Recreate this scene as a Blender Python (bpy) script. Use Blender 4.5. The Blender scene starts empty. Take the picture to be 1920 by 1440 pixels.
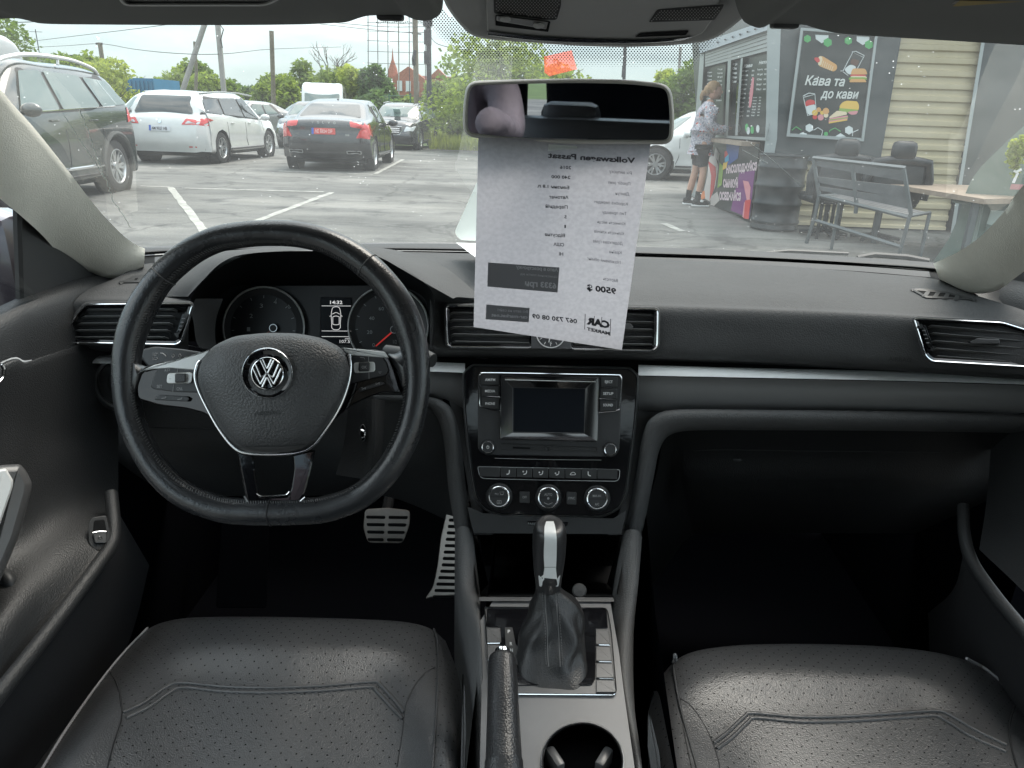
import bpy, bmesh, math, random
from mathutils import Vector, Matrix, geometry
from mathutils.bvhtree import BVHTree
sc = bpy.context.scene
COL = sc.collection
RND = random.Random(7)
PI = math.pi
R_ = math.radians
# ---------------------------------------------------------------- camera
FPX = 1390.0
PITCH, YAW, ROLL = R_(19.9), R_(1.9), R_(1.9)
CAMP = Vector((-0.033, 0.0, 1.22))
CR = (Matrix.Rotation(YAW, 3, 'Z') @ Matrix.Rotation(PI/2 - PITCH, 3, 'X') @ Matrix.Rotation(ROLL, 3, 'Z'))
cam_d = bpy.data.cameras.new("camera")
cam = bpy.data.objects.new("camera", cam_d); COL.objects.link(cam)
cam.matrix_world = Matrix.Translation(CAMP) @ CR.to_4x4()
cam_d.sensor_width = 36.0
cam_d.lens = FPX/1920*36.0
cam_d.clip_start = 0.02
cam_d.clip_end = 3000
sc.camera = cam
# ---------------------------------------------------------------- render settings
sc.view_settings.view_transform = 'Standard'
sc.view_settings.look = 'None'
sc.view_settings.exposure = 2.05
sc.view_settings.gamma = 1.0
sc.view_settings.use_curve_mapping = False
try:
    sc.cycles.use_denoising = True
    sc.cycles.denoiser = 'OPENIMAGEDENOISE'
    sc.cycles.max_bounces = 9
    sc.cycles.diffuse_bounces = 4
    sc.cycles.glossy_bounces = 4
    sc.cycles.transparent_max_bounces = 16
    sc.cycles.sample_clamp_indirect = 6
    sc.cycles.caustics_reflective = False
    sc.cycles.caustics_refractive = False
except Exception:
    pass
# ---------------------------------------------------------------- sky and sun
SUN_EL, SUN_AZ = R_(60), R_(35)
world = bpy.data.worlds.new("World"); sc.world = world; world.use_nodes = True
wn, wl = world.node_tree.nodes, world.node_tree.links
wn.clear()
wo = wn.new('ShaderNodeOutputWorld'); bg = wn.new('ShaderNodeBackground'); bg.inputs[1].default_value = 0.12
sky = wn.new('ShaderNodeTexSky'); sky.sky_type = 'NISHITA'; sky.sun_disc = False
sky.sun_elevation = SUN_EL; sky.sun_rotation = SUN_AZ; sky.air_density = 1.2; sky.dust_density = 2.5
tc = wn.new('ShaderNodeTexCoord')
mp = wn.new('ShaderNodeMapping'); mp.inputs['Scale'].default_value = (1.0, 1.0, 3.6)
wl.new(tc.outputs['Generated'], mp.inputs[0])
nz = wn.new('ShaderNodeTexNoise'); nz.inputs['Scale'].default_value = 2.1; nz.inputs['Detail'].default_value = 7; nz.inputs['Roughness'].default_value = 0.55
wl.new(mp.outputs[0], nz.inputs['Vector'])
cr = wn.new('ShaderNodeValToRGB')
cr.color_ramp.elements[0].position = 0.40; cr.color_ramp.elements[0].color = (1.1, 1.7, 2.1, 1)
cr.color_ramp.elements[1].position = 0.62; cr.color_ramp.elements[1].color = (2.9, 3.5, 3.75, 1)
wl.new(nz.outputs[0], cr.inputs[0])
sep = wn.new('ShaderNodeSeparateXYZ'); wl.new(tc.outputs['Generated'], sep.inputs[0])
hr = wn.new('ShaderNodeMapRange'); hr.inputs['From Min'].default_value = -0.02; hr.inputs['From Max'].default_value = 0.085
hr.inputs['To Min'].default_value = 1.0; hr.inputs['To Max'].default_value = 0.0
wl.new(sep.outputs['Z'], hr.inputs['Value'])
m1 = wn.new('ShaderNodeMix'); m1.data_type = 'RGBA'; m1.inputs[7].default_value = (2.8, 3.4, 3.4, 1)
wl.new(hr.outputs[0], m1.inputs[0]); wl.new(cr.outputs[0], m1.inputs[6])
m2 = wn.new('ShaderNodeMix'); m2.data_type = 'RGBA'; m2.inputs[0].default_value = 0.86
wl.new(sky.outputs[0], m2.inputs[6]); wl.new(m1.outputs[2], m2.inputs[7])
# an overcast sky grows brighter towards the zenith (CIE overcast sky)
zc = wn.new('ShaderNodeMath'); zc.operation = 'MAXIMUM'; zc.inputs[1].default_value = 0.0; wl.new(sep.outputs['Z'], zc.inputs[0])
zm = wn.new('ShaderNodeVectorMath'); zm.operation = 'MULTIPLY_ADD'; zm.inputs[1].default_value = (3.1, 2.4, 2.05); zm.inputs[2].default_value = (.88, .88, .88); wl.new(zc.outputs[0], zm.inputs[0])
vs = wn.new('ShaderNodeVectorMath'); vs.operation = 'MULTIPLY'; wl.new(m2.outputs[2], vs.inputs[0]); wl.new(zm.outputs[0], vs.inputs[1])
wl.new(vs.outputs[0], bg.inputs[0]); wl.new(bg.outputs[0], wo.inputs[0])
sl = bpy.data.lights.new("sun", 'SUN'); sl.energy = 1.0; sl.angle = R_(35); sl.color = (1.0, 0.96, 0.9)
so = bpy.data.objects.new("sun", sl); COL.objects.link(so)
sdir = Vector((math.sin(SUN_AZ)*math.cos(SUN_EL), math.cos(SUN_AZ)*math.cos(SUN_EL), math.sin(SUN_EL)))
so.rotation_euler = sdir.to_track_quat('Z', 'Y').to_euler(); so.location = (0, 0, 30)

# ================================================================ helpers
def ray(px, py):
    return (CR @ Vector(((px-960)/FPX, (720-py)/FPX, -1.0)))
def AY(px, py, y): d = ray(px, py); return CAMP + d*((y-CAMP.y)/d.y)
def AZ(px, py, z): d = ray(px, py); return CAMP + d*((z-CAMP.z)/d.z)
def AX(px, py, x): d = ray(px, py); return CAMP + d*((x-CAMP.x)/d.x)
def G(px, py): return AZ(px, py, 0.0)
def proj(p):
    q = CR.transposed() @ (Vector(p)-CAMP)
    return (960+FPX*q.x/-q.z, 720-FPX*q.y/-q.z)
class PL:
    """a flat surface in the place: point, normal towards the cabin"""
    def __init__(s, p, n):
        s.o = Vector(p); s.n = Vector(n).normalized()
        if s.n.dot(CAMP-s.o) < 0: s.n = -s.n
    @classmethod
    def three(c, a, b, d): return c(a, (b-a).cross(d-a))
    def p(s, px, py, h=0.0):
        d = ray(px, py); o = s.o + s.n*h
        return CAMP + d*((o-CAMP).dot(s.n)/d.dot(s.n))
class SURF:
    """a curved surface (mesh) that lines and patches are laid on"""
    def __init__(s, V, F): s.b = BVHTree.FromPolygons([tuple(v) for v in V], F); s.last = None
    def p(s, px, py, h=0.0):
        d = ray(px, py).normalized(); r = s.b.ray_cast(CAMP, d)
        if r[0] is None:
            if s.last is None: return AY(px, py, 1.0)
            q, n = s.last
            t = (q-CAMP).dot(n)/d.dot(n) if abs(d.dot(n)) > 1e-4 else (q-CAMP).length
            if t <= 0: t = (q-CAMP).length
            return CAMP + d*t + n*h
        n = r[1]
        if n.dot(d) > 0: n = -n
        s.last = (r[0], n)
        return r[0] + n*h
def cr4(a, b, c, d, t):
    return 0.5*((2*b) + (c-a)*t + (2*a-5*b+4*c-d)*t*t + (3*b-a-3*c+d)*t*t*t)
def crv(P, n, closed=False):
    P = [Vector(p) for p in P]; m = len(P)
    if m < 3 and not closed:
        return [P[0].lerp(P[-1], i/(n-1)) for i in range(n)]
    out = []; segs = m if closed else m-1; tot = n if closed else n-1
    for i in range(n):
        u = i/tot*segs; k = min(int(u), segs-1); t = u-k
        if closed: a, b, c, d = P[(k-1) % m], P[k % m], P[(k+1) % m], P[(k+2) % m]
        else: a, b, c, d = P[max(k-1, 0)], P[k], P[k+1], P[min(k+2, m-1)]
        if not closed:
            if k == 0: a = 2*b-c
            if k+2 > m-1: d = 2*c-b
        out.append(cr4(a, b, c, d, t))
    return out
def rp(P, r, k=4):
    """round the corners of a 2-D outline"""
    out = []; m = len(P); rs = r if isinstance(r, (list, tuple)) else [r]*m
    for i in range(m):
        p = Vector(P[i]).to_2d(); a = Vector(P[i-1]).to_2d(); b = Vector(P[(i+1) % m]).to_2d()
        ra = min(rs[i], (a-p).length*.45, (b-p).length*.45)
        if ra < 1e-6: out.append(p); continue
        s = p+(a-p).normalized()*ra; e = p+(b-p).normalized()*ra
        for j in range(k+1):
            t = j/k; out.append(s*(1-t)**2 + p*2*t*(1-t) + e*t*t)
    return out
def inset(P, d):
    P = [Vector(p) for p in P]; m = len(P)
    ar = sum(P[i].x*P[(i+1) % m].y-P[(i+1) % m].x*P[i].y for i in range(m))
    s = 1 if ar > 0 else -1; out = []
    for i in range(m):
        e1 = (P[i]-P[i-1]); e2 = (P[(i+1) % m]-P[i])
        if e1.length < 1e-9: e1 = e2
        if e2.length < 1e-9: e2 = e1
        e1.normalize(); e2.normalize()
        n1 = Vector((-e1.y, e1.x))*s; n2 = Vector((-e2.y, e2.x))*s
        n = n1+n2
        if n.length < 1e-6: n = n1.copy()
        n.normalize(); c = max(n.dot(n1), .5)
        out.append(P[i]+n*(d/c))
    return out
def circ(cx, cy, r, n=32, ry=None, a0=0): return [Vector((cx+r*math.cos(a0+2*PI*i/n), cy+(ry or r)*math.sin(a0+2*PI*i/n))) for i in range(n)]
def arc(cx, cy, r, d0, d1, n): return [Vector((cx+r*math.cos(R_(d0+(d1-d0)*i/(n-1))), cy+r*math.sin(R_(d0+(d1-d0)*i/(n-1))))) for i in range(n)]

INV = {}
def finish(name, V, F, mat, parent=None, smooth=38, kind=None, mats=None, fm=None):
    me = bpy.data.meshes.new(name)
    V = [tuple(v) for v in V]
    loc = None
    if parent is None:
        xs = [v[0] for v in V]; ys = [v[1] for v in V]; zs = [v[2] for v in V]
        loc = ((min(xs)+max(xs))/2, (min(ys)+max(ys))/2, min(zs))
        V = [(v[0]-loc[0], v[1]-loc[1], v[2]-loc[2]) for v in V]
    me.from_pydata(V, [], F); 
    if mats:
        for m in mats: me.materials.append(m)
        if fm: me.polygons.foreach_set('material_index', fm)
    else: me.materials.append(mat)
    me.validate(); me.update()
    if smooth:
        me.polygons.foreach_set('use_smooth', [True]*len(me.polygons))
        try: me.set_sharp_from_angle(angle=R_(smooth))
        except Exception: pass
    o = bpy.data.objects.new(name, me); COL.objects.link(o)
    if parent is not None:
        o.parent = parent
        if parent.name in INV: o.matrix_parent_inverse = INV[parent.name]
    else:
        o.location = loc
        INV[o.name] = Matrix.Translation(-Vector(loc))
    if kind: o['kind'] = kind
    return o
def tag(o, label=None, cat=None, group=None, kind=None):
    if label: o['label'] = label
    if cat: o['category'] = cat
    if group: o['group'] = group
    if kind: o['kind'] = kind
    return o
def thing(name, label, cat, loc=(0, 0, 0), group=None, rz=0, local=False):
    o = bpy.data.objects.new(name, None); COL.objects.link(o); o.location = loc; o.rotation_euler = (0, 0, rz)
    o.empty_display_size = 0.1
    if not local: INV[o.name] = (Matrix.Translation(Vector(loc)) @ Matrix.Rotation(rz, 4, 'Z')).inverted()
    return tag(o, label, cat, group)
def dup(root, loc=None, rz=None, label=None, cat=None):
    def cp(o, par):
        c = o.copy(); COL.objects.link(c)
        if par is not None: c.parent = par
        for ch in [x for x in list(KIDS.get(o.name, []))]: KIDS.setdefault(c.name, []).append(cp(ch, c))
        return c
    r = cp(root, None)
    if loc is not None: r.location = loc
    if rz is not None: r.rotation_euler = (0, 0, rz)
    if label: r['label'] = label
    return r
KIDS = {}
class B:
    def __init__(s): s.V = []; s.F = []
    def add(s, V, F):
        o = len(s.V); s.V += [Vector(v) for v in V]; s.F += [tuple(i+o for i in f) for f in F]; return s
    def grid(s, rows, closed=False, flip=False):
        nv, nu = len(rows), len(rows[0]); V = [p for r in rows for p in r]; F = []
        for i in range(nv-1):
            for j in range(nu if closed else nu-1):
                k = (j+1) % nu; f = (i*nu+j, i*nu+k, (i+1)*nu+k, (i+1)*nu+j)
                F.append(f[::-1] if flip else f)
        return s.add(V, F)
    def loft(s, rows, nu, nv, lin=False):
        R = [crv(r, nu) for r in rows]
        if lin: out = R
        else:
            C = [crv([R[i][j] for i in range(len(R))], nv) for j in range(nu)]
            out = [[C[j][i] for j in range(nu)] for i in range(nv)]
        return s.grid(out)
    def tube(s, P, r, seg=8, closed=False, cap=True, up=None, flat=1.0):
        P = [Vector(p) for p in P]; n = len(P); rows = []; pn = None
        for i in range(n):
            a = P[i-1] if (i > 0 or closed) else P[i]; b = P[(i+1) % n] if (i < n-1 or closed) else P[i]
            t = (b-a)
            if t.length < 1e-9: t = Vector((0, 0, 1))
            t.normalize()
            if up is not None: u = Vector(up)
            else: u = pn if pn is not None else (Vector((0, 0, 1)) if abs(t.z) < .9 else Vector((1, 0, 0)))
            u = u - t*u.dot(t)
            if u.length < 1e-5: u = t.orthogonal()
            u.normalize(); w = t.cross(u); pn = u
            ri = r[i] if isinstance(r, (list, tuple)) else r
            rows.append([P[i]+u*(ri*math.cos(2*PI*k/seg)*flat)+w*(ri*math.sin(2*PI*k/seg)) for k in range(seg)])
        if closed: rows.append(rows[0])
        s.grid(rows, closed=True)
        if cap and not closed:
            o = len(s.V); s.V += rows[0]+rows[-1]
            s.F += [tuple(o+k for k in range(seg))[::-1], tuple(o+seg+k for k in range(seg))]
        return s
    def box(s, c, d, rz=0, M=None, bev=0):
        x, y, z = d[0]/2, d[1]/2, d[2]/2
        V = [Vector(v) for v in [(-x, -y, -z), (x, -y, -z), (x, y, -z), (-x, y, -z), (-x, -y, z), (x, -y, z), (x, y, z), (-x, y, z)]]
        F = [(0, 3, 2, 1), (4, 5, 6, 7), (0, 1, 5, 4), (1, 2, 6, 5), (2, 3, 7, 6), (3, 0, 4, 7)]
        if bev:
            bm = bmesh.new(); vs = [bm.verts.new(v) for v in V]; [bm.faces.new([vs[i] for i in f]) for f in F]
            bmesh.ops.bevel(bm, geom=list(bm.edges), offset=bev, segments=2, affect='EDGES', profile=.5)
            bm.verts.index_update(); V = [v.co.copy() for v in bm.verts]; F = [tuple(v.index for v in f.verts) for f in bm.faces]; bm.free()
        T = M if M is not None else Matrix.Rotation(rz, 4, 'Z')
        return s.add([(T @ v)+Vector(c) for v in V], F)
    def lathe(s, prof, seg=24, c=(0, 0, 0), ax=(0, 0, 1)):
        q = Vector(ax).normalized().to_track_quat('Z', 'Y'); c = Vector(c)
        rows = [[c + q @ Vector((max(r, 1e-5)*math.cos(2*PI*k/seg), max(r, 1e-5)*math.sin(2*PI*k/seg), z)) for k in range(seg)] for r, z in prof]
        return s.grid(rows, closed=True)
    def ball(s, c, r, seg=12, rings=8, M=None):
        rr = r if isinstance(r, (list, tuple)) else (r, r, r); rows = []
        for i in range(rings+1):
            a = -PI/2+PI*i/rings
            row = []
            for k in range(seg):
                v = Vector((rr[0]*math.cos(a)*math.cos(2*PI*k/seg), rr[1]*math.cos(a)*math.sin(2*PI*k/seg), rr[2]*math.sin(a)))
                if M is not None: v = M @ v
                row.append(Vector(c)+v)
            rows.append(row)
        return s.grid(rows, closed=True)
    def ringp(s, pl, P, prof, cap=True, capb=False):
        """outline on a surface with a height profile [(inset_px, height_m), ...]"""
        rows = []
        for ins, h in prof:
            Q = inset(P, ins) if abs(ins) > 1e-9 else P
            rows.append([pl.p(q[0], q[1], h) for q in Q])
        s.grid(rows, closed=True)
        n = len(P)
        if cap: o = len(s.V); s.V += rows[-1]; s.F.append(tuple(range(o, o+n)))
        if capb: o = len(s.V); s.V += rows[0]; s.F.append(tuple(range(o, o+n))[::-1])
        return s
    def panel(s, pl, P, h0, h1, bev=1.0, bh=None):
        bh = bh if bh is not None else bev/FPX
        return s.ringp(pl, P, [(0, h0), (0, h1-bh), (bev*.3, h1-bh*.3), (bev, h1)])
    def dome(s, pl, P, h0, h1, k=6, reach=None):
        c = sum((Vector(p).to_2d() for p in P), Vector((0, 0)))/len(P)
        rows = [[pl.p(p[0], p[1], h0) for p in P]]
        for i in range(k+1):
            a = i/k*PI/2; f = 1-(1-math.cos(a))*1.0; hh = h0+(h1-h0)*math.sin(a)
            rows.append([pl.p(c.x+(p[0]-c.x)*f, c.y+(p[1]-c.y)*f, hh) for p in P])
        return s.grid(rows, closed=True)
    def patch(s, pl, P, h=0.001, step=6.0):
        """fill an outline so that it follows a curved surface"""
        P2 = [Vector((p[0], p[1])) for p in P]; n = len(P2)
        xs = [p.x for p in P2]; ys = [p.y for p in P2]; pts = list(P2)
        def ins(x, y):
            c = False
            for i in range(n):
                a, b = P2[i], P2[i-1]
                if (a.y > y) != (b.y > y) and x < (b.x-a.x)*(y-a.y)/(b.y-a.y)+a.x: c = not c
            return c
        y = min(ys)+step/2
        while y < max(ys):
            x = min(xs)+step/2
            while x < max(xs):
                if ins(x, y): pts.append(Vector((x, y)))
                x += step
            y += step
        r = geometry.delaunay_2d_cdt(pts, [(i, (i+1) % n) for i in range(n)], [list(range(n))], 1, 1e-5)
        V = [pl.p(v.x, v.y, h) for v in r[0]]
        return s.add(V, [tuple(f) for f in r[2]])
    def line(s, pl, P, w, h=0.001, seg=6, closed=False, n=None, flat=1.0):
        """a raised cord that follows a surface along pixel points; w in metres"""
        Q = crv([Vector((p[0], p[1], 0)) for p in P], n or max(6, len(P)*5), closed) if n != 0 else [Vector((p[0], p[1], 0)) for p in P]
        return s.tube([pl.p(q.x, q.y, h) for q in Q], w, seg, closed)
    def band(s, pl, A, C, h, n=24, drop=None):
        a = crv([Vector((p[0], p[1], 0)) for p in A], n); c = crv([Vector((p[0], p[1], 0)) for p in C], n)
        rows = [[pl.p(q.x, q.y, h) for q in a], [pl.p((q.x+w.x)/2, (q.y+w.y)/2, h) for q, w in zip(a, c)], [pl.p(q.x, q.y, h) for q in c]]
        if drop is not None: rows = [[pl.p(q.x, q.y, drop) for q in a]]+rows+[[pl.p(q.x, q.y, drop) for q in c]]
        return s.grid(rows)
    def text(s, pl, t, a, b, hpx, h=0.0008, bold=0.0, shear=0.0, res=2):
        """flat print from pixel a to pixel b (baseline), letters hpx tall"""
        V, F, wd = glyphs(t, bold, shear, res)
        if wd <= 0: return s
        a = Vector(a); b = Vector(b)
        up = Vector((0, -1))*hpx
        out = []
        for v in V:
            q = a + (b-a)*(v[0]/wd) + up*(v[1]/0.73)
            out.append(pl.p(q.x, q.y, h))
        return s.add(out, F)
    def textm(s, t, M, width=None, height=0.1, bold=0.0, shear=0.0, res=2, center=False):
        V, F, wd = glyphs(t, bold, shear, res)
        if wd <= 0: return s
        sy = height/0.73; sx = (width/wd) if width else sy
        cx = wd*sx/2 if center else 0
        return s.add([M @ Vector((v[0]*sx-cx, v[1]*sy, 0)) for v in V], F)
    def out(s, name, mat, parent=None, smooth=38, kind=None):
        o = finish(name, s.V, s.F, mat, parent, smooth, kind)
        if parent is not None: KIDS.setdefault(parent.name, []).append(o)
        return o
    def surf(s): return SURF(s.V, s.F)
_gc = {}
def glyphs(t, bold=0.0, shear=0.0, res=2):
    key = (t, bold, shear, res)
    if key in _gc: return _gc[key]
    cu = bpy.data.curves.new("lettering", 'FONT'); cu.body = t; cu.resolution_u = res; cu.offset = bold; cu.shear = shear
    ob = bpy.data.objects.new("lettering", cu); COL.objects.link(ob)
    dg = bpy.context.evaluated_depsgraph_get()
    me = bpy.data.meshes.new_from_object(ob.evaluated_get(dg))
    V = [v.co.copy() for v in me.vertices]; F = [tuple(p.vertices) for p in me.polygons]
    wd = max([v.x for v in V], default=0)-min([v.x for v in V], default=0); x0 = min([v.x for v in V], default=0)
    V = [Vector((v.x-x0, v.y, 0)) for v in V]
    bpy.data.objects.remove(ob); bpy.data.curves.remove(cu); bpy.data.meshes.remove(me)
    _gc[key] = (V, F, wd); return _gc[key]

# ---------------------------------------------------------------- materials
def mat(name, col, rough=.5, metal=0, bump=None, spec=.5, coat=0, coatr=.05, var=None, emit=None, sss=None, perf=None, trans=0, sheen=0):
    m = bpy.data.materials.new(name); m.use_nodes = True; N, L = m.node_tree.nodes, m.node_tree.links
    b = N['Principled BSDF']; c = (col[0], col[1], col[2], 1) if not isinstance(col, (int, float)) else (col, col, col, 1)
    b.inputs['Base Color'].default_value = c; b.inputs['Roughness'].default_value = rough; b.inputs['Metallic'].default_value = metal
    b.inputs['Specular IOR Level'].default_value = spec
    b.inputs['Coat Weight'].default_value = coat; b.inputs['Coat Roughness'].default_value = coatr
    if trans: b.inputs['Transmission Weight'].default_value = trans
    if sheen: b.inputs['Sheen Weight'].default_value = sheen
    if emit: b.inputs['Emission Color'].default_value = (*emit[0], 1); b.inputs['Emission Strength'].default_value = emit[1]
    tcn = N.new('ShaderNodeTexCoord')
    if var:   # (scale, amount[, second colour])
        n = N.new('ShaderNodeTexNoise'); n.inputs['Scale'].default_value = var[0]; n.inputs['Detail'].default_value = 6; n.inputs['Roughness'].default_value = .65
        L.new(tcn.outputs['Object'], n.inputs['Vector'])
        r = N.new('ShaderNodeMapRange'); r.inputs['From Min'].default_value = .3; r.inputs['From Max'].default_value = .7
        L.new(n.outputs[0], r.inputs['Value'])
        mx = N.new('ShaderNodeMix'); mx.data_type = 'RGBA'
        c2 = var[2] if len(var) > 2 else tuple(x*(1-var[1]) for x in c[:3])
        mx.inputs[6].default_value = (*c2, 1); mx.inputs[7].default_value = tuple(min(1, x*(1+var[1])) for x in c[:3])+(1,)
        L.new(r.outputs[0], mx.inputs[0]); L.new(mx.outputs[2], b.inputs['Base Color'])
        r2 = N.new('ShaderNodeMapRange'); r2.inputs['To Min'].default_value = max(0.02, rough-.07); r2.inputs['To Max'].default_value = min(1, rough+.07)
        L.new(n.outputs[0], r2.inputs['Value']); L.new(r2.outputs[0], b.inputs['Roughness'])
    prev = None
    if bump:
        for sc_, st, kind in (bump if isinstance(bump, list) else [bump]):
            if kind == 'v':
                n = N.new('ShaderNodeTexVoronoi'); n.feature = 'F1'; n.inputs['Scale'].default_value = sc_; o = n.outputs['Distance']
            else:
                n = N.new('ShaderNodeTexNoise'); n.inputs['Scale'].default_value = sc_; n.inputs['Detail'].default_value = 4; o = n.outputs[0]
            L.new(tcn.outputs['Object'], n.inputs['Vector'])
            bp = N.new('ShaderNodeBump'); bp.inputs['Strength'].default_value = st; bp.inputs['Distance'].default_value = 0.6/sc_
            if kind == 'v': bp.invert = True
            L.new(o, bp.inputs['Height'])
            if prev: L.new(prev.outputs[0], bp.inputs['Normal'])
            prev = bp
        L.new(prev.outputs[0], b.inputs['Normal'])
    if perf:
        mpn = N.new('ShaderNodeMapping'); mpn.inputs['Rotation'].default_value = (0, 0, R_(45)); L.new(tcn.outputs['Object'], mpn.inputs[0])
        v = N.new('ShaderNodeTexVoronoi'); v.voronoi_dimensions = '2D'; v.inputs['Scale'].default_value = perf; v.inputs['Randomness'].default_value = 0.0
        L.new(mpn.outputs[0], v.inputs['Vector'])
        lt = N.new('ShaderNodeMapRange'); lt.inputs['From Min'].default_value = .05; lt.inputs['From Max'].default_value = .11
        L.new(v.outputs['Distance'], lt.inputs['Value'])
        mx = N.new('ShaderNodeMix'); mx.data_type = 'RGBA'; mx.inputs[6].default_value = (.002, .002, .002, 1); mx.inputs[7].default_value = c
        L.new(lt.outputs[0], mx.inputs[0]); L.new(mx.outputs[2], b.inputs['Base Color'])
        sp = N.new('ShaderNodeMath'); sp.operation = 'MULTIPLY'; sp.inputs[1].default_value = spec; L.new(lt.outputs[0], sp.inputs[0]); L.new(sp.outputs[0], b.inputs['Specular IOR Level'])
    return m
MT = {}
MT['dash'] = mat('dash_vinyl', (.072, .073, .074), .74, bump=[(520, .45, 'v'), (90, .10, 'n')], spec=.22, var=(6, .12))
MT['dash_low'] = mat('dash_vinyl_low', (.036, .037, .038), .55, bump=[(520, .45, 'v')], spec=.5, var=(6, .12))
MT['knee'] = mat('knee_pad_vinyl', (.085, .086, .087), .6, bump=[(480, .6, 'v')], spec=.4, var=(6, .1))
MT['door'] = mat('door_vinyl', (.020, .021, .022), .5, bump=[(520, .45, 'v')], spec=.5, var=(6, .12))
MT['black'] = mat('black_plastic', (.032, .033, .034), .45, bump=(700, .25, 'n'), spec=.4)
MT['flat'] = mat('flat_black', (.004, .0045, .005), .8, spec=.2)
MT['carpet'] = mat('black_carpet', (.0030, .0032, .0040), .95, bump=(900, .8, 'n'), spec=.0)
MT['gloss'] = mat('piano_black', (.005, .005, .006), .06, spec=.5, bump=(60, .01, 'n'))
MT['gloss2'] = mat('bezel_black', (.006, .006, .007), .08, spec=.9)
MT['satin'] = mat('satin_grey', (.085, .085, .086), .36, spec=.5, var=(30, .08))
MT['chrome'] = mat('chrome', (.80, .81, .82), .12, 1.0)
MT['satinmetal'] = mat('brushed_metal', (.52, .53, .54), .30, 1.0, bump=(900, .15, 'n'), var=(40, .06))
MT['whitetrim'] = mat('silver_paint', (.72, .73, .72), .34, .1, var=(50, .04))
MT['strip'] = mat('knurled_strip', (.74, .76, .76), .38, .0, bump=(1400, .5, 'v'))
MT['rim'] = mat('wheel_leather', (.020, .021, .023), .27, bump=[(420, .12, 'v'), (25, .06, 'n')], spec=.6, var=(9, .12))
MT['hub'] = mat('airbag_vinyl', (.056, .057, .059), .48, bump=[(430, .5, 'v')], spec=.5)
MT['seat'] = mat('seat_leather', (.043, .044, .046), .33, bump=[(520, .30, 'v'), (7, .04, 'n')], spec=.65, var=(9, .10))
MT['seatp'] = mat('seat_leather_perforated', (.045, .046, .048), .33, bump=[(520, .30, 'v'), (7, .04, 'n')], spec=.65, perf=76)
MT['thread'] = mat('black_thread', (.012, .012, .013), .8)
MT['greythread'] = mat('grey_thread', (.10, .10, .10), .8)
MT['cream'] = mat('cream_cloth', (.80, .77, .68), .95, bump=(520, .6, 'n'), spec=.1, var=(60, .03))
MT['visor'] = mat('visor_fabric', (.20, .205, .20), .85, bump=(700, .2, 'n'), spec=.15)
MT['ohc'] = mat('console_grey', (.42, .425, .42), .55, bump=(800, .15, 'n'), spec=.3)
MT['white'] = mat('white_print', (.75, .75, .75), .6)
MT['dimwhite'] = mat('dim_print', (.30, .32, .32), .6)
MT['grey'] = mat('grey_print', (.30, .30, .31), .7)
MT['mirror'] = mat('mirror_glass', (.42, .44, .46), .015, 1.0)
MT['screen'] = mat('screen_glass', (.004, .006, .010), .35, spec=.15)
MT['lcd'] = mat('lcd_lines', (.45, .45, .45), .6, emit=((.8, .8, .8), .18))
MT['red'] = mat('red_needle', (.35, .02, .02), .5, emit=((.8, .05, .04), .08))
MT['rub'] = mat('rubber_black', (.012, .012, .012), .7)
# ================================================================ car body round the cabin
BODY = thing('car', 'cabin shell of the car the photo is taken in, cream pillars framing the windscreen', 'car', (0, 0, .12))
# windscreen (curved sheet) ------------------------------------------------
def ws(u, v):      # u -1..1 across, v 0 base .. 1 top
    xb, xt = .86, .80
    x = u*(xb+(xt-xb)*v)
    y = (1.60-.34*u*u)*(1-v) + (.86-.10*u*u)*v
    z = (.962-.0*u*u)*(1-v) + 1.385*v + .035*math.sin(PI*v)
    return Vector((x, y, z))
wrows = [[ws(-1+2*i/40, j/16) for i in range(41)] for j in range(17)]
m = bpy.data.materials.new('windscreen_glass'); m.use_nodes = True; N, L = m.node_tree.nodes, m.node_tree.links; N.clear()
o = N.new('ShaderNodeOutputMaterial'); tr = N.new('ShaderNodeBsdfTransparent'); tr.inputs[0].default_value = (.67, .685, .665, 1)
gl = N.new('ShaderNodeBsdfGlossy'); gl.inputs['Roughness'].default_value = .03
fr = N.new('ShaderNodeFresnel'); fr.inputs[0].default_value = 1.45
mx = N.new('ShaderNodeMixShader'); L.new(fr.outputs[0], mx.inputs[0]); L.new(tr.outputs[0], mx.inputs[1]); L.new(gl.outputs[0], mx.inputs[2])
tlu = N.new('ShaderNodeBsdfTranslucent'); tlu.inputs[0].default_value = (.85, .88, .86, 1)
tcn = N.new('ShaderNodeTexCoord'); n1 = N.new('ShaderNodeTexNoise'); n1.inputs['Scale'].default_value = 5; n1.inputs['Detail'].default_value = 8; n1.inputs['Roughness'].default_value = .7
L.new(tcn.outputs['Object'], n1.inputs['Vector'])
r1 = N.new('ShaderNodeMapRange'); r1.inputs['From Min'].default_value = .3; r1.inputs['From Max'].default_value = .75; r1.inputs['To Min'].default_value = .012; r1.inputs['To Max'].default_value = .05
L.new(n1.outputs[0], r1.inputs['Value'])
v1 = N.new('ShaderNodeTexVoronoi'); v1.inputs['Scale'].default_value = 95; L.new(tcn.outputs['Object'], v1.inputs['Vector'])
r2 = N.new('ShaderNodeMapRange'); r2.inputs['From Min'].default_value = .05; r2.inputs['From Max'].default_value = .10; r2.inputs['To Min'].default_value = .55; r2.inputs['To Max'].default_value = 0
L.new(v1.outputs['Distance'], r2.inputs['Value'])
n2 = N.new('ShaderNodeTexNoise'); n2.inputs['Scale'].default_value = 18; L.new(tcn.outputs['Object'], n2.inputs['Vector'])
r3 = N.new('ShaderNodeMapRange'); r3.inputs['From Min'].default_value = .52; r3.inputs['From Max'].default_value = .62; L.new(n2.outputs[0], r3.inputs['Value'])
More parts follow.
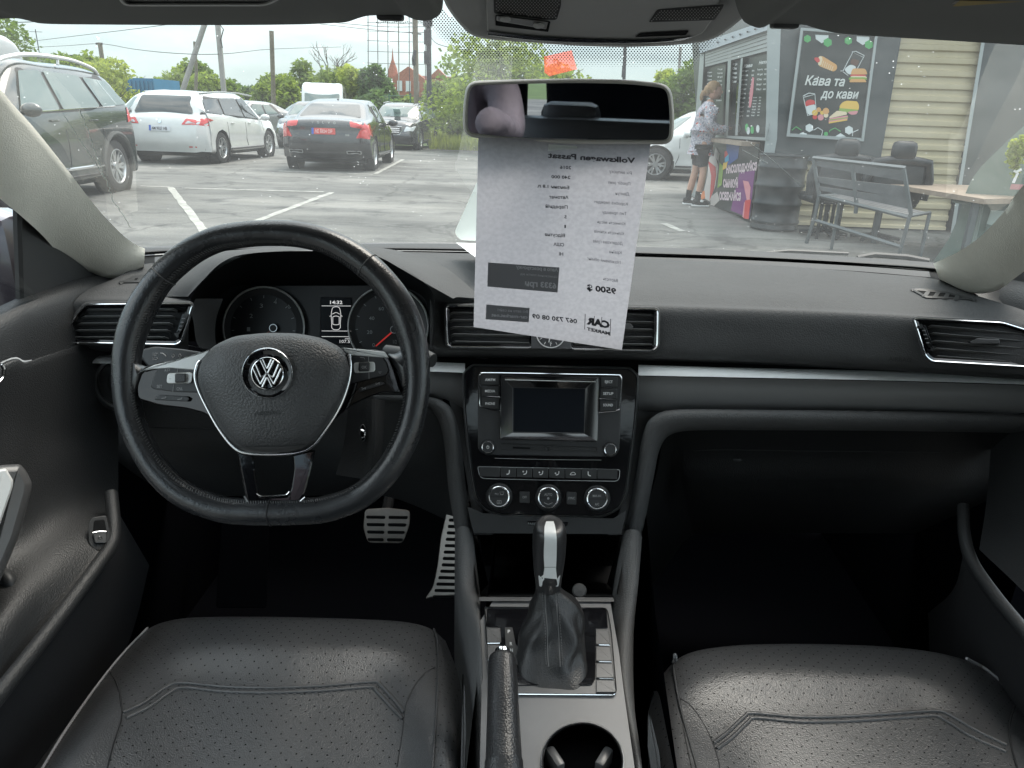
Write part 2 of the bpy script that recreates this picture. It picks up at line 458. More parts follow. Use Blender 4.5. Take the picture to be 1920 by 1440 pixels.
ml = N.new('ShaderNodeMath'); ml.operation = 'MULTIPLY'; L.new(r2.outputs[0], ml.inputs[0]); L.new(r3.outputs[0], ml.inputs[1])
ad = N.new('ShaderNodeMath'); ad.operation = 'ADD'; L.new(r1.outputs[0], ad.inputs[0]); L.new(ml.outputs[0], ad.inputs[1])
mx2 = N.new('ShaderNodeMixShader'); L.new(ad.outputs[0], mx2.inputs[0]); L.new(mx.outputs[0], mx2.inputs[1]); L.new(tlu.outputs[0], mx2.inputs[2])
L.new(mx2.outputs[0], o.inputs[0]); MT['ws'] = m
b = B(); b.grid(wrows); WS = b.out('windscreen', MT['ws'], BODY, smooth=80)
WSS = SURF(b.V, b.F)
# black dotted shade print round the mirror foot
b = B(); R = RND
top = lambda x: 30 if x < 830 else (30+(x-830)*.9 if x < 880 else (80 if x < 1330 else 80-(x-1330)*.7))
bot = lambda x: 22+(x-770)*.9 if x < 880 else (119+(x-880)*.02 if x < 1300 else 123-(x-1300)*1.0)
yy = 18.0; row = 0
while yy < 132:
    xx = 772.0+(row % 2)*2.9
    while xx < 1425:
        t = bot(xx)-yy
        if yy > top(xx)-14 and t > 0:
            r = 1.5*min(1, .35+t/26)
            c = WSS.p(xx, yy, .001); e = WSS.p(xx+r, yy, .001)-c; f = WSS.p(xx, yy+r, .001)-c
            k = len(b.V); b.V += [c+e*math.cos(a*PI/3)+f*math.sin(a*PI/3) for a in range(6)]; b.F.append(tuple(range(k, k+6)))
        xx += 5.8
    yy += 3.5; row += 1
b.out('shade_dots', MT['flat'], WS, kind='stuff')
# crack running down the left of the glass
b = B()
ck = [(150, 205), (168, 250), (182, 292), (196, 330), (204, 352), (214, 378), (232, 405), (250, 432)]
ck2 = []
for i in range(len(ck)-1):
    for j in range(5):
        t = j/5; ck2.append((ck[i][0]*(1-t)+ck[i+1][0]*t+R.uniform(-2.2, 2.2), ck[i][1]*(1-t)+ck[i+1][1]*t))
b.line(WSS, ck2, .0006, .001, seg=4, n=0); b.out('crack', mat('crack_white', (.55, .6, .58), .5, trans=.5), WS); b = B()
b.line(WSS, [(120, 215), (150, 262), (176, 300), (196, 335)], .0004, .001, seg=4)
b.out('crack', bpy.data.materials['crack_white'], WS)
for q_ in ([(1408, 268), (1450, 300), (1500, 345)], [(1392, 280), (1440, 305)]): b = B(); b.line(WSS, q_, .00025, .001, seg=4); b.out('scratch', bpy.data.materials['crack_white'], WS)
# black painted rim of the glass along both pillars and its top
b = B()
for s in (-1, 1):
    b.grid([[ws(s*(1.0), v/12)+Vector((0, -.002, 0)) for v in range(13)], [ws(s*.965, v/12)+Vector((0, -.002, 0)) for v in range(13)]])
b.grid([[ws(-1+i/10, 1)+Vector((0, -.002, -.001)) for i in range(21)], [ws(-1+i/10, .95)+Vector((0, -.002, -.001)) for i in range(21)]])
b.out('glass_border', MT['flat'], WS)
# red reflection put in as a see-through patch; card on the glass
b = B()
P = [(1020, 104), (1072, 92), (1082, 128), (1030, 141), (1021, 134)]
b.patch(WSS, P, .0015, 12)
m = bpy.data.materials.new('red_reflection_tint'); m.use_nodes = True; N, L = m.node_tree.nodes, m.node_tree.links; N.clear()
o = N.new('ShaderNodeOutputMaterial'); a = N.new('ShaderNodeBsdfTransparent'); c = N.new('ShaderNodeBsdfTranslucent'); c.inputs[0].default_value = (.75, .12, .08, 1)
a.inputs[0].default_value = (1, .62, .55, 1); x = N.new('ShaderNodeMixShader'); x.inputs[0].default_value = .35
L.new(a.outputs[0], x.inputs[1]); L.new(c.outputs[0], x.inputs[2]); L.new(x.outputs[0], o.inputs[0])
tag(b.out('red_reflection_patch', m), 'see-through red sticker high on the windscreen above the mirror', 'sticker')
m = bpy.data.materials.new('paper_back'); m.use_nodes = True; N, L = m.node_tree.nodes, m.node_tree.links; N.clear()
o = N.new('ShaderNodeOutputMaterial'); a = N.new('ShaderNodeBsdfDiffuse'); a.inputs[0].default_value = (.75, .8, .76, 1); c = N.new('ShaderNodeBsdfTranslucent'); c.inputs[0].default_value = (.85, .9, .86, 1)
x = N.new('ShaderNodeMixShader'); x.inputs[0].default_value = .6
L.new(a.outputs[0], x.inputs[1]); L.new(c.outputs[0], x.inputs[2]); L.new(x.outputs[0], o.inputs[0]); MT['stick'] = m
b = B(); ps = PL(AY(880, 430, 1.40), (0, -.75, .25))
b.panel(ps, rp([(935, 250), (1000, 250), (1010, 456), (862, 450), (852, 436)], [4, 4, 10, 8, 14]), 0, .0008, 1)
tag(b.out('white_card', MT['stick']), 'white rounded card leaning on the windscreen behind the hanging price sheet', 'card')
b = B(); b.grid([[AY(855, 455, 1.42), AY(950, 458, 1.42)], [AY(895, 485, 1.22), AY(950, 490, 1.22)]])
tag(b.out('folded_leaflet', MT['white']), 'corner of a white leaflet lying on the dashboard behind the price sheet', 'leaflet')

# pillars ------------------------------------------------------------------
def pillar(inner, outer, ys, bulge, name, mt):
    b = B(); n = 40
    a = crv([Vector((p[0], p[1], 0)) for p in inner], n); c = crv([Vector((p[0], p[1], 0)) for p in outer], n); y = crv([Vector((v, 0, 0)) for v in ys], n)
    rows = []
    for k in range(-2, 13):
        t = max(0, min(1, k/10)); r = []
        for i in range(n):
            px = a[i].x*(1-t)+c[i].x*t; py = a[i].y*(1-t)+c[i].y*t
            dep = y[i].x - bulge*math.sin(PI*min(1, max(0, t)))
            if k < 0: dep = y[i].x+.03*(-k)
            if k > 10: dep = y[i].x+.035*(k-10)
            r.append(AY(px, py, dep))
        rows.append(r)
    b.grid(rows); return b.out(name, mt, BODY, smooth=70)
pillar([(-420, -420), (-200, -90), (0, 166), (60, 235), (120, 310), (180, 388), (225, 436), (250, 456), (272, 466)],
       [(-620, -160), (-330, 100), (-40, 340), (36, 402), (78, 440), (118, 482), (165, 508), (215, 522), (270, 500)],
       [.60, .78, .96, 1.01, 1.06, 1.12, 1.17, 1.20, 1.21], .006, 'pillar_trim', MT['cream'])
pillar([(2380, -160), (2100, 150), (1925, 340), (1885, 394), (1840, 442), (1800, 470), (1772, 484), (1750, 494)],
       [(2580, 60), (2300, 300), (2010, 430), (1950, 486), (1905, 520), (1868, 545), (1820, 549), (1762, 524)],
       [.60, .78, .96, 1.02, 1.08, 1.14, 1.18, 1.20], .006, 'pillar_trim', MT['cream'])
# headliner, roof, floor, sides ---------------------------------------------
b = B()
b.loft([[(-.62, .80, 1.34), (0, .90, 1.385), (.62, .80, 1.34)], [(-.62, .60, 1.375), (0, .60, 1.41), (.62, .60, 1.375)],
        [(-.62, -.6, 1.39), (0, -.6, 1.44), (.62, -.6, 1.39)], [(-.60, -1.6, 1.34), (0, -1.6, 1.39), (.60, -1.6, 1.34)]], 41, 61)
SR0 = lambda b: [f for f in b.F if not (abs(sum(b.V[i].x for i in f)/4) < .43 and -.85 < sum(b.V[i].y for i in f)/4 < .36)]  # cuts the added roof opening that lets daylight into the cabin
b.F = SR0(b); b.out('headliner', MT['cream'], BODY)
paint = mat('body_paint', (.02, .02, .022), .2, coat=1, spec=.5); MT['paint'] = paint
b = B()
b.loft([[(-.66, .84, 1.36), (0, .93, 1.40), (.66, .84, 1.36)], [(-.66, -.6, 1.41), (0, -.6, 1.465), (.66, -.6, 1.41)], [(-.66, -1.65, 1.36), (0, -1.65, 1.41), (.66, -1.65, 1.36)]], 41, 61)
b.F = SR0(b); b.out('roof', paint, BODY)
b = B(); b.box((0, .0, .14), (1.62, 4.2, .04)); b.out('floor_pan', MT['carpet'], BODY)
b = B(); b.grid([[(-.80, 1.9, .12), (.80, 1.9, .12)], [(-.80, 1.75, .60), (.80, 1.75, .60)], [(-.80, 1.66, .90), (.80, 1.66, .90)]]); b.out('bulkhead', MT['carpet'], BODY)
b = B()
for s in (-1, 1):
    b = B(); b.box((s*.80, 1.45, .50), (.05, .75, .80)); b.box((s*.80, -1.85, .52), (.05, .8, .84)); b.box((s*.80, -.8, .22), (.05, 1.3, .16)); b.box((s*.74, -.28, 1.15), (.07, .10, .50)); b.box((s*.70, -1.62, 1.15), (.08, .3, .5))  # rear doors left out as added openings that light the cabin
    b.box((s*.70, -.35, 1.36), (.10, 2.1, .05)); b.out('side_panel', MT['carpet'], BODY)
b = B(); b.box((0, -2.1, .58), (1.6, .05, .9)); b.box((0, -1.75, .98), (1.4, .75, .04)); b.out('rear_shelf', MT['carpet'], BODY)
tint = bpy.data.materials.new('tinted_glass'); tint.use_nodes = True; N, L = tint.node_tree.nodes, tint.node_tree.links; N.clear()
o = N.new('ShaderNodeOutputMaterial'); a = N.new('ShaderNodeBsdfTransparent'); a.inputs[0].default_value = (.90, .92, .91, 1); c = N.new('ShaderNodeBsdfGlossy'); c.inputs['Roughness'].default_value = .02
f = N.new('ShaderNodeFresnel'); x = N.new('ShaderNodeMixShader'); L.new(f.outputs[0], x.inputs[0]); L.new(a.outputs[0], x.inputs[1]); L.new(c.outputs[0], x.inputs[2]); L.new(x.outputs[0], o.inputs[0])
b = B()
for s in (-1, 1):
    b = B(); b.grid([[(s*.76, -.22, .92), (s*.76, 1.05, .92)], [(s*.69, -.22, 1.36), (s*.69, .62, 1.36)]]); b.out('side_glass', tint, BODY)
b = B(); b.grid([[(-.42, -.86, 1.445), (.42, -.86, 1.445)], [(-.42, .37, 1.43), (.42, .37, 1.43)]]); b.out('added_roof_glass', tint, BODY); b = B(); b.grid([[(-.62, -2.05, 1.0), (.62, -2.05, 1.0)], [(-.56, -1.62, 1.36), (.56, -1.62, 1.36)]])  # pane of the roof opening added to light the cabin; then rear window
b.out('rear_glass', tint, BODY)
b = B(); b.loft([[(-.86, 1.62, .80), (0, 1.80, .86), (.86, 1.62, .80)], [(-.86, 2.2, .76), (0, 2.3, .82), (.86, 2.2, .76)], [(-.75, 2.75, .62), (0, 2.95, .70), (.75, 2.75, .62)]], 15, 8)
b.out('bonnet', paint, BODY)
b = B(); b.tube([AY(1395, 478, 1.68), AY(1480, 471, 1.69), AY(1590, 476, 1.70)], .004, 6); b.tube([AY(1608, 484, 1.62), AY(1640, 478, 1.62), AY(1700, 482, 1.60), AY(1742, 490, 1.58)], .006, 6)
b.out('wiper', MT['black'], BODY)
# rear bench, seen in the mirror only
RB = thing('rear_bench', 'dark leather rear bench seat seen only in the rear-view mirror', 'seat', (0, -1.0, .15))
b = B(); b.box((0, -.95, .40), (1.3, .5, .26), bev=.05); b.out('seat_cushion', MT['seat'], RB)
b = B(); b.box((0, -1.30, .78), (1.3, .18, .62), M=Matrix.Rotation(R_(14), 4, 'X'), bev=.06); b.out('backrest', MT['seat'], RB)
for s in (-1, 1):
    b = B(); b.box((s*.40, -1.42, 1.08), (.24, .10, .12), bev=.04); b.out('headrest', MT['seat'], RB)

# ---------------------------------------------------------------- door panels
def door(s, label):
    D = thing('door', label, 'car door', (s*.78, .4, .2))
    X = lambda px, py, x: AX(px, py, x)
    return D
DL = door(-1, 'left front door with silver pull handle and boot release switch')
DR = door(1, 'right front door with padded armrest edge beyond the passenger seat')
def dgrid(rows, par, name, mt, nu=24, nv=16):
    b = B(); b.loft(rows, nu, nv); o = b.out(name, mt, par, smooth=60); return o, b.surf()
X = AX
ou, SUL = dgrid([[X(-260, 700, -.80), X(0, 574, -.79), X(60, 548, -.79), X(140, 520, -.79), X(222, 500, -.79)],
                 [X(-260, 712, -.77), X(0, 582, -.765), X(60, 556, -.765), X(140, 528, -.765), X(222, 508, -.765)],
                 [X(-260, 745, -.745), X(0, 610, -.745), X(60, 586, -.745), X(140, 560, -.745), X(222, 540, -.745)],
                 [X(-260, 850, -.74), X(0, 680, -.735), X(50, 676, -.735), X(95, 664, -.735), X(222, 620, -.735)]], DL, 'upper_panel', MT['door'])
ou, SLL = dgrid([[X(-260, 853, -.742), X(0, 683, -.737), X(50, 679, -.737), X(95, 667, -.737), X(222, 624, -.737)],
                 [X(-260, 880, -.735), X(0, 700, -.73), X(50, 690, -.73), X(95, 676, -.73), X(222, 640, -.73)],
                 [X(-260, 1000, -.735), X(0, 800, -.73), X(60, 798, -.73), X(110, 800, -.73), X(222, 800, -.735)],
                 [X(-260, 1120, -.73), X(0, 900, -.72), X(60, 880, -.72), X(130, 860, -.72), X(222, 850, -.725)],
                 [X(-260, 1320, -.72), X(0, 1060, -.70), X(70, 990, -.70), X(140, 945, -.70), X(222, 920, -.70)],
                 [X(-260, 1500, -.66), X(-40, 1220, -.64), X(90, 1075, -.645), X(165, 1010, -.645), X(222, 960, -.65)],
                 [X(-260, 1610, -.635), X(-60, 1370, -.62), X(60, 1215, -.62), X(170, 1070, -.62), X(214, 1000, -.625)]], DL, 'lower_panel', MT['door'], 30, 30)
b = B(); b.tube(crv([X(208, 925, -.655), X(213, 985, -.63), X(208, 1022, -.62), X(180, 1064, -.615), (X(100, 1172, -.61)), X(0, 1300, -.605), X(-120, 1450, -.60)], 40), .0095, 12)
b.out('armrest_edge', MT['door'], DL, smooth=80)
o_, _ = dgrid([[X(210, 940, -.66), X(216, 1020, -.635), X(110, 1180, -.62), X(0, 1312, -.615), X(-120, 1460, -.61)],
               [X(245, 1000, -.70), X(235, 1100, -.68), X(150, 1250, -.66), X(50, 1390, -.65), X(-60, 1540, -.64)],
               [X(280, 1060, -.72), X(250, 1180, -.70), X(190, 1320, -.68), X(100, 1460, -.67), X(0, 1600, -.66)]], DL, 'map_pocket', mat('speaker_cloth', (.012, .012, .014), .9, bump=(1500, 1, 'v')))
# switch bezel
sp = PL(X(188, 1005, -.632), (.55, -.5, .62))
b = B(); b.panel(sp, rp([(172, 970), (200, 966), (207, 1000), (203, 1036), (180, 1032), (166, 1020), (165, 985)], 5), -.004, .0035, 1.5); SWB = b.out('switch_bezel', MT['black'], DL)
b = B(); b.panel(sp, rp([(176, 976), (196, 974), (201, 1000), (198, 1021), (178, 1019), (174, 1000)], 4), .0036, .004, .3); b.out('switch_well', MT['flat'], SWB)
b = B(); b.panel(sp, rp([(174, 999), (200, 997), (199, 1018), (178, 1018)], 3), .004, .007, 1.5); b.out('boot_switch', MT['satin'], SWB)
b = B(); b.line(sp, [(174, 999), (187, 996.5), (199, 997)], .0008, .0075); b.line(sp, [(184, 1008), (187, 1006), (191, 1008), (190, 1010), (185, 1010)], .0003, .0073, closed=True); b.out('switch_mark', MT['chrome'], SWB)
# door pull
hp = PL(X(20, 930, -.66), (.8, -.5, .35))
b = B(); b.ringp(hp, rp([(-60, 900), (0, 872), (38, 870), (50, 884), (60, 905), (58, 925), (34, 1010), (0, 1090), (-60, 1200)], 6), [(0, -.03), (0, .0), (2, .006), (6, .010), (14, .012)]); b.out('pull_handle', MT['satin'], DL)
b = B(); b.ringp(hp, rp([(-60, 905), (0, 880), (12, 878), (26, 902), (24, 915), (0, 985), (-60, 1100)], 5), [(0, .010), (1, .014), (4, .016)]); b.out('handle_insert', MT['whitetrim'], DL)
b = B(); b.dome(SLL, circ(12, 1085, 20, 20, 16), -.002, .012); b.out('pull_foot', MT['black'], DL)
# trim edge on the left frame border
b = B(); b.line(SLL, [(0, 684), (6, 690), (4, 705), (-4, 716)], .0016, .002); b.out('release_bezel', MT['chrome'], DL)
# right door
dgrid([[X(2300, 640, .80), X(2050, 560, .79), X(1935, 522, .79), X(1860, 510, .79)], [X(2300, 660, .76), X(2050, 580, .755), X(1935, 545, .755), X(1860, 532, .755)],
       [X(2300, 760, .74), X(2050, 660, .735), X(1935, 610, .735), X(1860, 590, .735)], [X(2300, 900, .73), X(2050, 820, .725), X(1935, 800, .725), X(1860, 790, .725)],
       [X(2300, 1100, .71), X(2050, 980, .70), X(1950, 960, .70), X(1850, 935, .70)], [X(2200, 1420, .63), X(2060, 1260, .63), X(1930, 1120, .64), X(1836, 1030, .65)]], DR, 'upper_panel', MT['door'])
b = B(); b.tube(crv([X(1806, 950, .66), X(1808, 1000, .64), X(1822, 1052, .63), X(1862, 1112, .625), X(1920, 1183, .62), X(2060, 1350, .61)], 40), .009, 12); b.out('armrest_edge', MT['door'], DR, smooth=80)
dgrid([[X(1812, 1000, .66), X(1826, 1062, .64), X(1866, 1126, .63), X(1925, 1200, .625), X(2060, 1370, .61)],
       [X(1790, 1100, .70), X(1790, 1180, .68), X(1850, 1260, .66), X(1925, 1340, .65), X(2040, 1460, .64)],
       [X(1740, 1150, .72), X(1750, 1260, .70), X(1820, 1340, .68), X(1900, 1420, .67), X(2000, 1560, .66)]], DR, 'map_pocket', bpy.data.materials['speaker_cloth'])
# black corner panels between pillars and doors, window channels
b = B(); q = PL(AX(80, 480, -.77), (1, 0, 0))
b.panel(q, [(38, 330), (80, 400), (120, 470), (170, 500), (215, 512), (150, 535), (44, 560), (36, 540)], -.01, 0, 1); b.out('corner_panel', MT['black'], DL)
b = B(); b.tube([AX(30, 250, -.75), AX(33, 420, -.765), AX(38, 560, -.775)], .006, 6); b.out('window_channel', MT['rub'], DL)
b = B(); q = PL(AX(1900, 520, .77), (-1, 0, 0)); b.panel(q, [(1880, 470), (2000, 400), (2040, 560), (1940, 545), (1840, 520)], -.01, 0, 1); b.out('corner_panel', MT['black'], DR)
b = B(); M0 = Matrix.Rotation(R_(8), 4, 'Z'); b.box(AY(-78, 492, 1.14), (.22, .10, .17), M=M0, bev=.03)
mm = b.out('side_mirror', mat('mauve_paint', (.06, .052, .062), .25, coat=1)); tag(mm, 'dark mauve door mirror housing outside the left side window', 'door mirror')

# ---------------------------------------------------------------- sun visors
def visor(P, y, name, label, tail=.26, extra=None):
    T = thing(name, label, 'sun visor', tuple(AY(P[0][0], P[0][1], y)))
    pts = [AY(p[0], p[1], y) for p in P]
    b = B(); n = len(pts)
    rows = []
    for (dy, dz) in ((.0, .014), (-.006, .004), (-.004, -.0), (-.02, -.003), (-.06, .001), (-tail, .022)):
        rows.append([Vector((p.x*(1 if dy > -.1 else 1.0), p.y+dy, p.z+dz)) for p in pts])
    b.grid(rows); b.out('visor_body', MT['visor'], T, smooth=70)
    b = B(); b.grid([[Vector((p.x, p.y, p.z+.014)) for p in pts], [Vector((p.x, p.y-tail, p.z+.045)) for p in pts]]); b.out('visor_back', MT['visor'], T)
    return T
PV = [(-300, 45), (-60, 38), (0, 36), (40, 33), (62, 33), (85, 38), (110, 42.5), (200, 44), (400, 45), (560, 44), (640, 41), (662, 39), (680, 33), (700, 28), (730, 27), (764, 27), (775, 31), (790, 36), (806, 37), (820, 33), (829, 22), (832, 5), (834, -40)]
PVs = crv([Vector((p[0], p[1], 0)) for p in PV], 90)
VL = visor([(p.x, p.y) for p in PVs], .70, 'sun_visor', 'dark grey left sun visor folded up over the driver side')
pv = PL(AY(400, 30, .66)+Vector((0, 0, -.0015)), (0, -.04, -1))
b = B(); b.ringp(pv, rp([(190, -60), (640, -60), (500, 12), (230, 12)], 14), [(0, -.002), (0, .0015), (3, .003), (6, .0015), (7, 0)]); b.out('mirror_cover', MT['ohc'], VL)
b = B(); b.box(AY(732, 29, .685)+Vector((0, 0, -.001)), (.022, .012, .006), bev=.002); b.out('visor_clip', MT['black'], VL)
PV = [(1372, -30), (1378, 10), (1388, 34), (1396, 44), (1410, 50), (1422, 48), (1434, 43), (1462, 43), (1500, 45), (1520, 52), (1560, 60), (1640, 66), (1740, 72), (1840, 78), (1920, 83), (2200, 98)]
PVs = crv([Vector((p[0], p[1], 0)) for p in PV], 70)
VR = visor([(p.x, p.y) for p in PVs], .70, 'sun_visor', 'brownish grey right sun visor with a warning label at its outer end')
b = B(); b.box(AY(1471, 46, .685), (.022, .012, .006), bev=.002); b.out('visor_clip', MT['black'], VR)
pv = PL(AY(1800, 40, .66)+Vector((0, 0, -.004)), (0, -.06, -1))
b = B(); b.panel(pv, [(1738, 39), (1792, 2), (2100, 8), (2100, 58)], 0, .0008, .5); b.out('warning_label', mat('label_white', (.30, .29, .27), .7), VR)
b = B(); b.panel(pv, [(1800, 1), (2100, 6), (2100, 14), (1786, 12)], .0009, .0012, .3); b.out('label_stripe', mat('label_yellow', (.32, .24, .07), .7), VR)
b = B(); b.text(pv, 'AIRBAG', (1762, 37), (1842, 43), 13, .0012, bold=.02); b.out('lettering', mat('label_ink', (.03, .03, .03), .7), VR)

# ---------------------------------------------------------------- overhead console
OC = thing('overhead_console', 'grey overhead console with two mesh grilles and a chrome strip above the mirror', 'overhead console', (.1, .7, 1.36))
oy = .80
ocp = PL(AY(1120, 80, oy), (0, -.28, -.96))
outl = [(816, -60), (832, 0), (848, 28), (868, 52), (890, 68), (930, 75), (1000, 80), (1070, 85), (1150, 88), (1220, 87), (1290, 82), (1335, 73), (1365, 56), (1400, 28), (1432, 0), (1490, -60)]
b = B(); oo = [(p.x, p.y) for p in crv([Vector((p[0], p[1], 0)) for p in outl], 60)]
rows = []
for s, h in ((0, -.035), (0, -.006), (1, -.002), (4, 0)):
    rows.append([ocp.p(1120+(p[0]-1120)*(1-s/330), p[1]-s*.9, h) for p in oo])
b.grid(rows); k = len(b.V); b.V += rows[-1]; b.F.append(tuple(range(k, k+len(oo)))); b.out('shell', MT['ohc'], OC, smooth=50)
b = B(); b.ringp(ocp, rp([(912, -60), (912, 18), (914, 62), (1000, 72), (1070, 77), (1150, 78), (1230, 77), (1300, 70), (1318, 62), (1340, 30), (1365, -60)], [2, 2, 6, 30, 30, 30, 30, 8, 8, 6, 2]), [(0, 0), (0, .003), (1.5, .005)]); b.out('face_plate', MT['ohc'], OC)
b = B(); b.band(ocp, [(914, 59), (980, 67), (1050, 72), (1120, 75), (1200, 76), (1270, 73), (1297, 69)], [(915, 66), (980, 74), (1050, 79), (1120, 81), (1200, 81), (1270, 77), (1297, 70)], .0075, drop=.002); b.out('chrome_strip', MT['chrome'], OC)
def grille(P, nm):
    b = B(); b.panel(ocp, rp(P, 4), .004, .0056, .6); g = b.out('mesh_grille', MT['black'], OC)
    b = B(); xs = [p[0] for p in P]; ys = [p[1] for p in P]; y = min(ys); r = 0; PP = [Vector(p) for p in inset(P, 3)]
    while y < max(ys):
        x = min(xs)+(r % 2)*3
        while x < max(xs):
            c = False
            for i in range(len(PP)):
                a, d = PP[i], PP[i-1]
                if (a.y > y) != (d.y > y) and x < (d.x-a.x)*(y-a.y)/(d.y-a.y)+a.x: c = not c
            if c: b.panel(ocp, [(x-1.6, y), (x, y-1.5), (x+1.6, y), (x, y+1.5)], .0056, .0066, .4)
            x += 6
        y += 3.1; r += 1
    b.out('grille_studs', MT['ohc'], g, kind='stuff')
grille([(925, -20), (1052, -20), (1052, 10), (1044, 37), (1035, 38), (926, 25)], 'l'); grille([(1232, 18), (1358, 8), (1356, 14), (1340, 38), (1216, 42)], 'r')
b = B(); b.panel(ocp, rp([(929, 28), (1032, 40), (1028, 60), (929, 48)], 2), .004, .0055, .3); b.out('lamp_recess', MT['flat'], OC); b = B(); b.panel(ocp, rp([(1190, 70), (1200, 62), (1292, 57), (1286, 66)], 3), .0052, .006, .3); b.out('lamp_recess', MT['flat'], OC)
b = B(); b.panel(ocp, rp([(931, 29), (1028, 41), (1024, 55), (931, 39)], 2), .0055, .009, 1.5)
SW = b.out('lamp_lens', mat('lamp_plastic', (.24, .24, .235), .3), OC)
for cx, cy in ((948, 36), (1010, 48)):
    b = B(); b.dome(ocp, circ(cx, cy, 11, 20, 6), .009, .013); b.out('lamp_button', MT['ohc'], SW)

# ---------------------------------------------------------------- rear-view mirror
MR = thing('rear_view_mirror', 'frameless grey rear-view mirror hanging in front of the windscreen', 'mirror', tuple(AY(1065, 210, .88)))
mp_ = PL(AY(1065, 210, .875), (-.10, -1, -.03))
mo = rp([(875, 152), (960, 149), (1080, 147), (1180, 149), (1258, 158), (1265, 215), (1262, 271), (1080, 270), (960, 266), (868, 256), (868, 200)], [28, 30, 30, 30, 24, 30, 22, 30, 30, 24, 30], 6)
b = B(); b.ringp(mp_, mo, [(30, -.045), (14, -.040), (4, -.022), (0, -.006), (0, 0), (1.5, .004), (4, .006), (6, .0055), (8, .003), (8.5, .001)], cap=False, capb=True); b.out('housing', mat('mirror_housing', (.55, .54, .50), .38, bump=(900, .1, 'n')), MR, smooth=60)
b = B(); b.ringp(mp_, inset(mo, 8), [(0, .0012), (.5, .0014)]); b.out('mirror_glass', MT['mirror'], MR)
b = B(); b.tube([mp_.p(1065, 215, -.03), mp_.p(1065, 213, -.10), WSS.p(1065, 208)], [.016, .013, .020], 12); b.out('mirror_arm', MT['black'], MR)

# ---------------------------------------------------------------- price sheet hanging from the mirror
def paperm():
    m = bpy.data.materials.new('backlit_paper'); m.use_nodes = True; N, L = m.node_tree.nodes, m.node_tree.links; N.clear()
    o = N.new('ShaderNodeOutputMaterial'); a = N.new('ShaderNodeBsdfDiffuse'); c = N.new('ShaderNodeBsdfTranslucent'); x = N.new('ShaderNodeMixShader'); x.inputs[0].default_value = .5
    t = N.new('ShaderNodeTexCoord'); n = N.new('ShaderNodeTexNoise'); n.inputs['Scale'].default_value = 190; n.inputs['Detail'].default_value = 3; L.new(t.outputs['Object'], n.inputs['Vector'])
    r = N.new('ShaderNodeValToRGB'); r.color_ramp.elements[0].position = .36; r.color_ramp.elements[0].color = (.40, .40, .435, 1); r.color_ramp.elements[1].position = .64; r.color_ramp.elements[1].color = (.45, .45, .485, 1)
    L.new(n.outputs[0], r.inputs[0]); L.new(r.outputs[0], a.inputs[0]); L.new(r.outputs[0], c.inputs[0])
    L.new(a.outputs[0], x.inputs[1]); L.new(c.outputs[0], x.inputs[2]); L.new(x.outputs[0], o.inputs[0]); return m
SH = thing('price_sheet', 'grey backlit price sheet with mirrored print hanging below the rear-view mirror', 'paper sheet', tuple(AY(1050, 270, .9)))
b = B(); nu, nv = 24, 30; rows = []
for j in range(nv+1):
    v = j/nv; r = []
    for i in range(nu+1):
        u = i/nu
        lx, ly = 897-9*v, 258+355*v; rx, ry = 1221-55*v, 262+394*v
        px = lx+(rx-lx)*u; py = ly+(ry-ly)*u - 9*math.sin(PI*u)*v*0 + (4*math.sin(PI*u) if v > .9 else 0)*0
        y = .872+.13*v+.035*u*v+.006*math.sin(PI*u*1.0+.5)*v
        r.append(AY(px, py, y))
    rows.append(r)
b.grid(rows); paper = b.out('sheet', paperm(), SH, smooth=80); PS = b.surf()
ink = mat('print_ink', (.055, .055, .065), .8); ink3 = mat('print_box', (.26, .26, .28), .8); ink2 = mat('print_ink_grey', (.13, .13, .15), .8)
def zz(x, y): return (820+x/3.274, 240+y/3.274)
b = B(); hh = .0006
def T(t, xa, ya, xb, yb, h, bold=0.02, pl=PS, q=None): (q or b).text(pl, t, zz(xa, ya), zz(xb, yb), h/3.274, hh, bold=bold)
T('Volkswagen Passat', 1215, 214, 680, 180, 34, .035)
for t, x0, x1, y0, y1 in (('2016', 822, 752, 251, 248), ('240 000', 817, 700, 311, 306), ('Бензин 1.8 л.', 810, 612, 374, 362), ('Автомат', 805, 686, 434, 430), ('Передній', 800, 664, 494, 487),
                          ('5', 794, 780, 553, 553), ('1', 789, 780, 612, 612), ('Відсутня', 784, 660, 668, 660), ('США', 778, 713, 725, 721), ('Ні', 773, 746, 782, 780)):
    T(t, x0, y0, x1, y1, 20, .025)
T('9500 $', 1098, 1018, 918, 992, 36, .04); T('067 730 08 09', 858, 1198, 582, 1165, 28, .03)
T('CAR', 1058, 1228, 915, 1200, 42, .06); T('MARKET', 1058, 1270, 918, 1240, 20, .05)
b.out('bold_print', ink, paper, kind='stuff')
for xx, ya, yb in ((1062, 1170, 1275), (1008, 1158, 1222), (962, 1152, 1214), (906, 1140, 1235)):
    b = B(); b.band(PS, [zz(xx, ya), zz(xx-4, yb)], [zz(xx+4, ya), zz(xx, yb)], hh, 4); b.out('logo_bar', ink, paper)
b = B()
for t, x0, x1, y0, y1 in (('Рік випуску', 1193, 1055, 285, 272), ('Пробіг (км)', 1184, 1050, 350, 340), ('Двигун', 1178, 1093, 413, 408), ('Коробка передач', 1169, 962, 475, 458), ('Тип приводу', 1161, 1012, 534, 523),
                          ('Кількість місць', 1153, 980, 596, 582), ('Кількість ключів', 1145, 962, 657, 640), ('Додаткова гума', 1138, 956, 717, 700), ('Країна', 1130, 1056, 773, 766), ('Можливий обмін?', 1124, 922, 834, 808), ('Вартість', 1108, 1016, 945, 932)):
    T(t, x0, y0, x1, y1, 19, .0)
b.out('thin_print', ink2, paper, kind='stuff')
b = B()
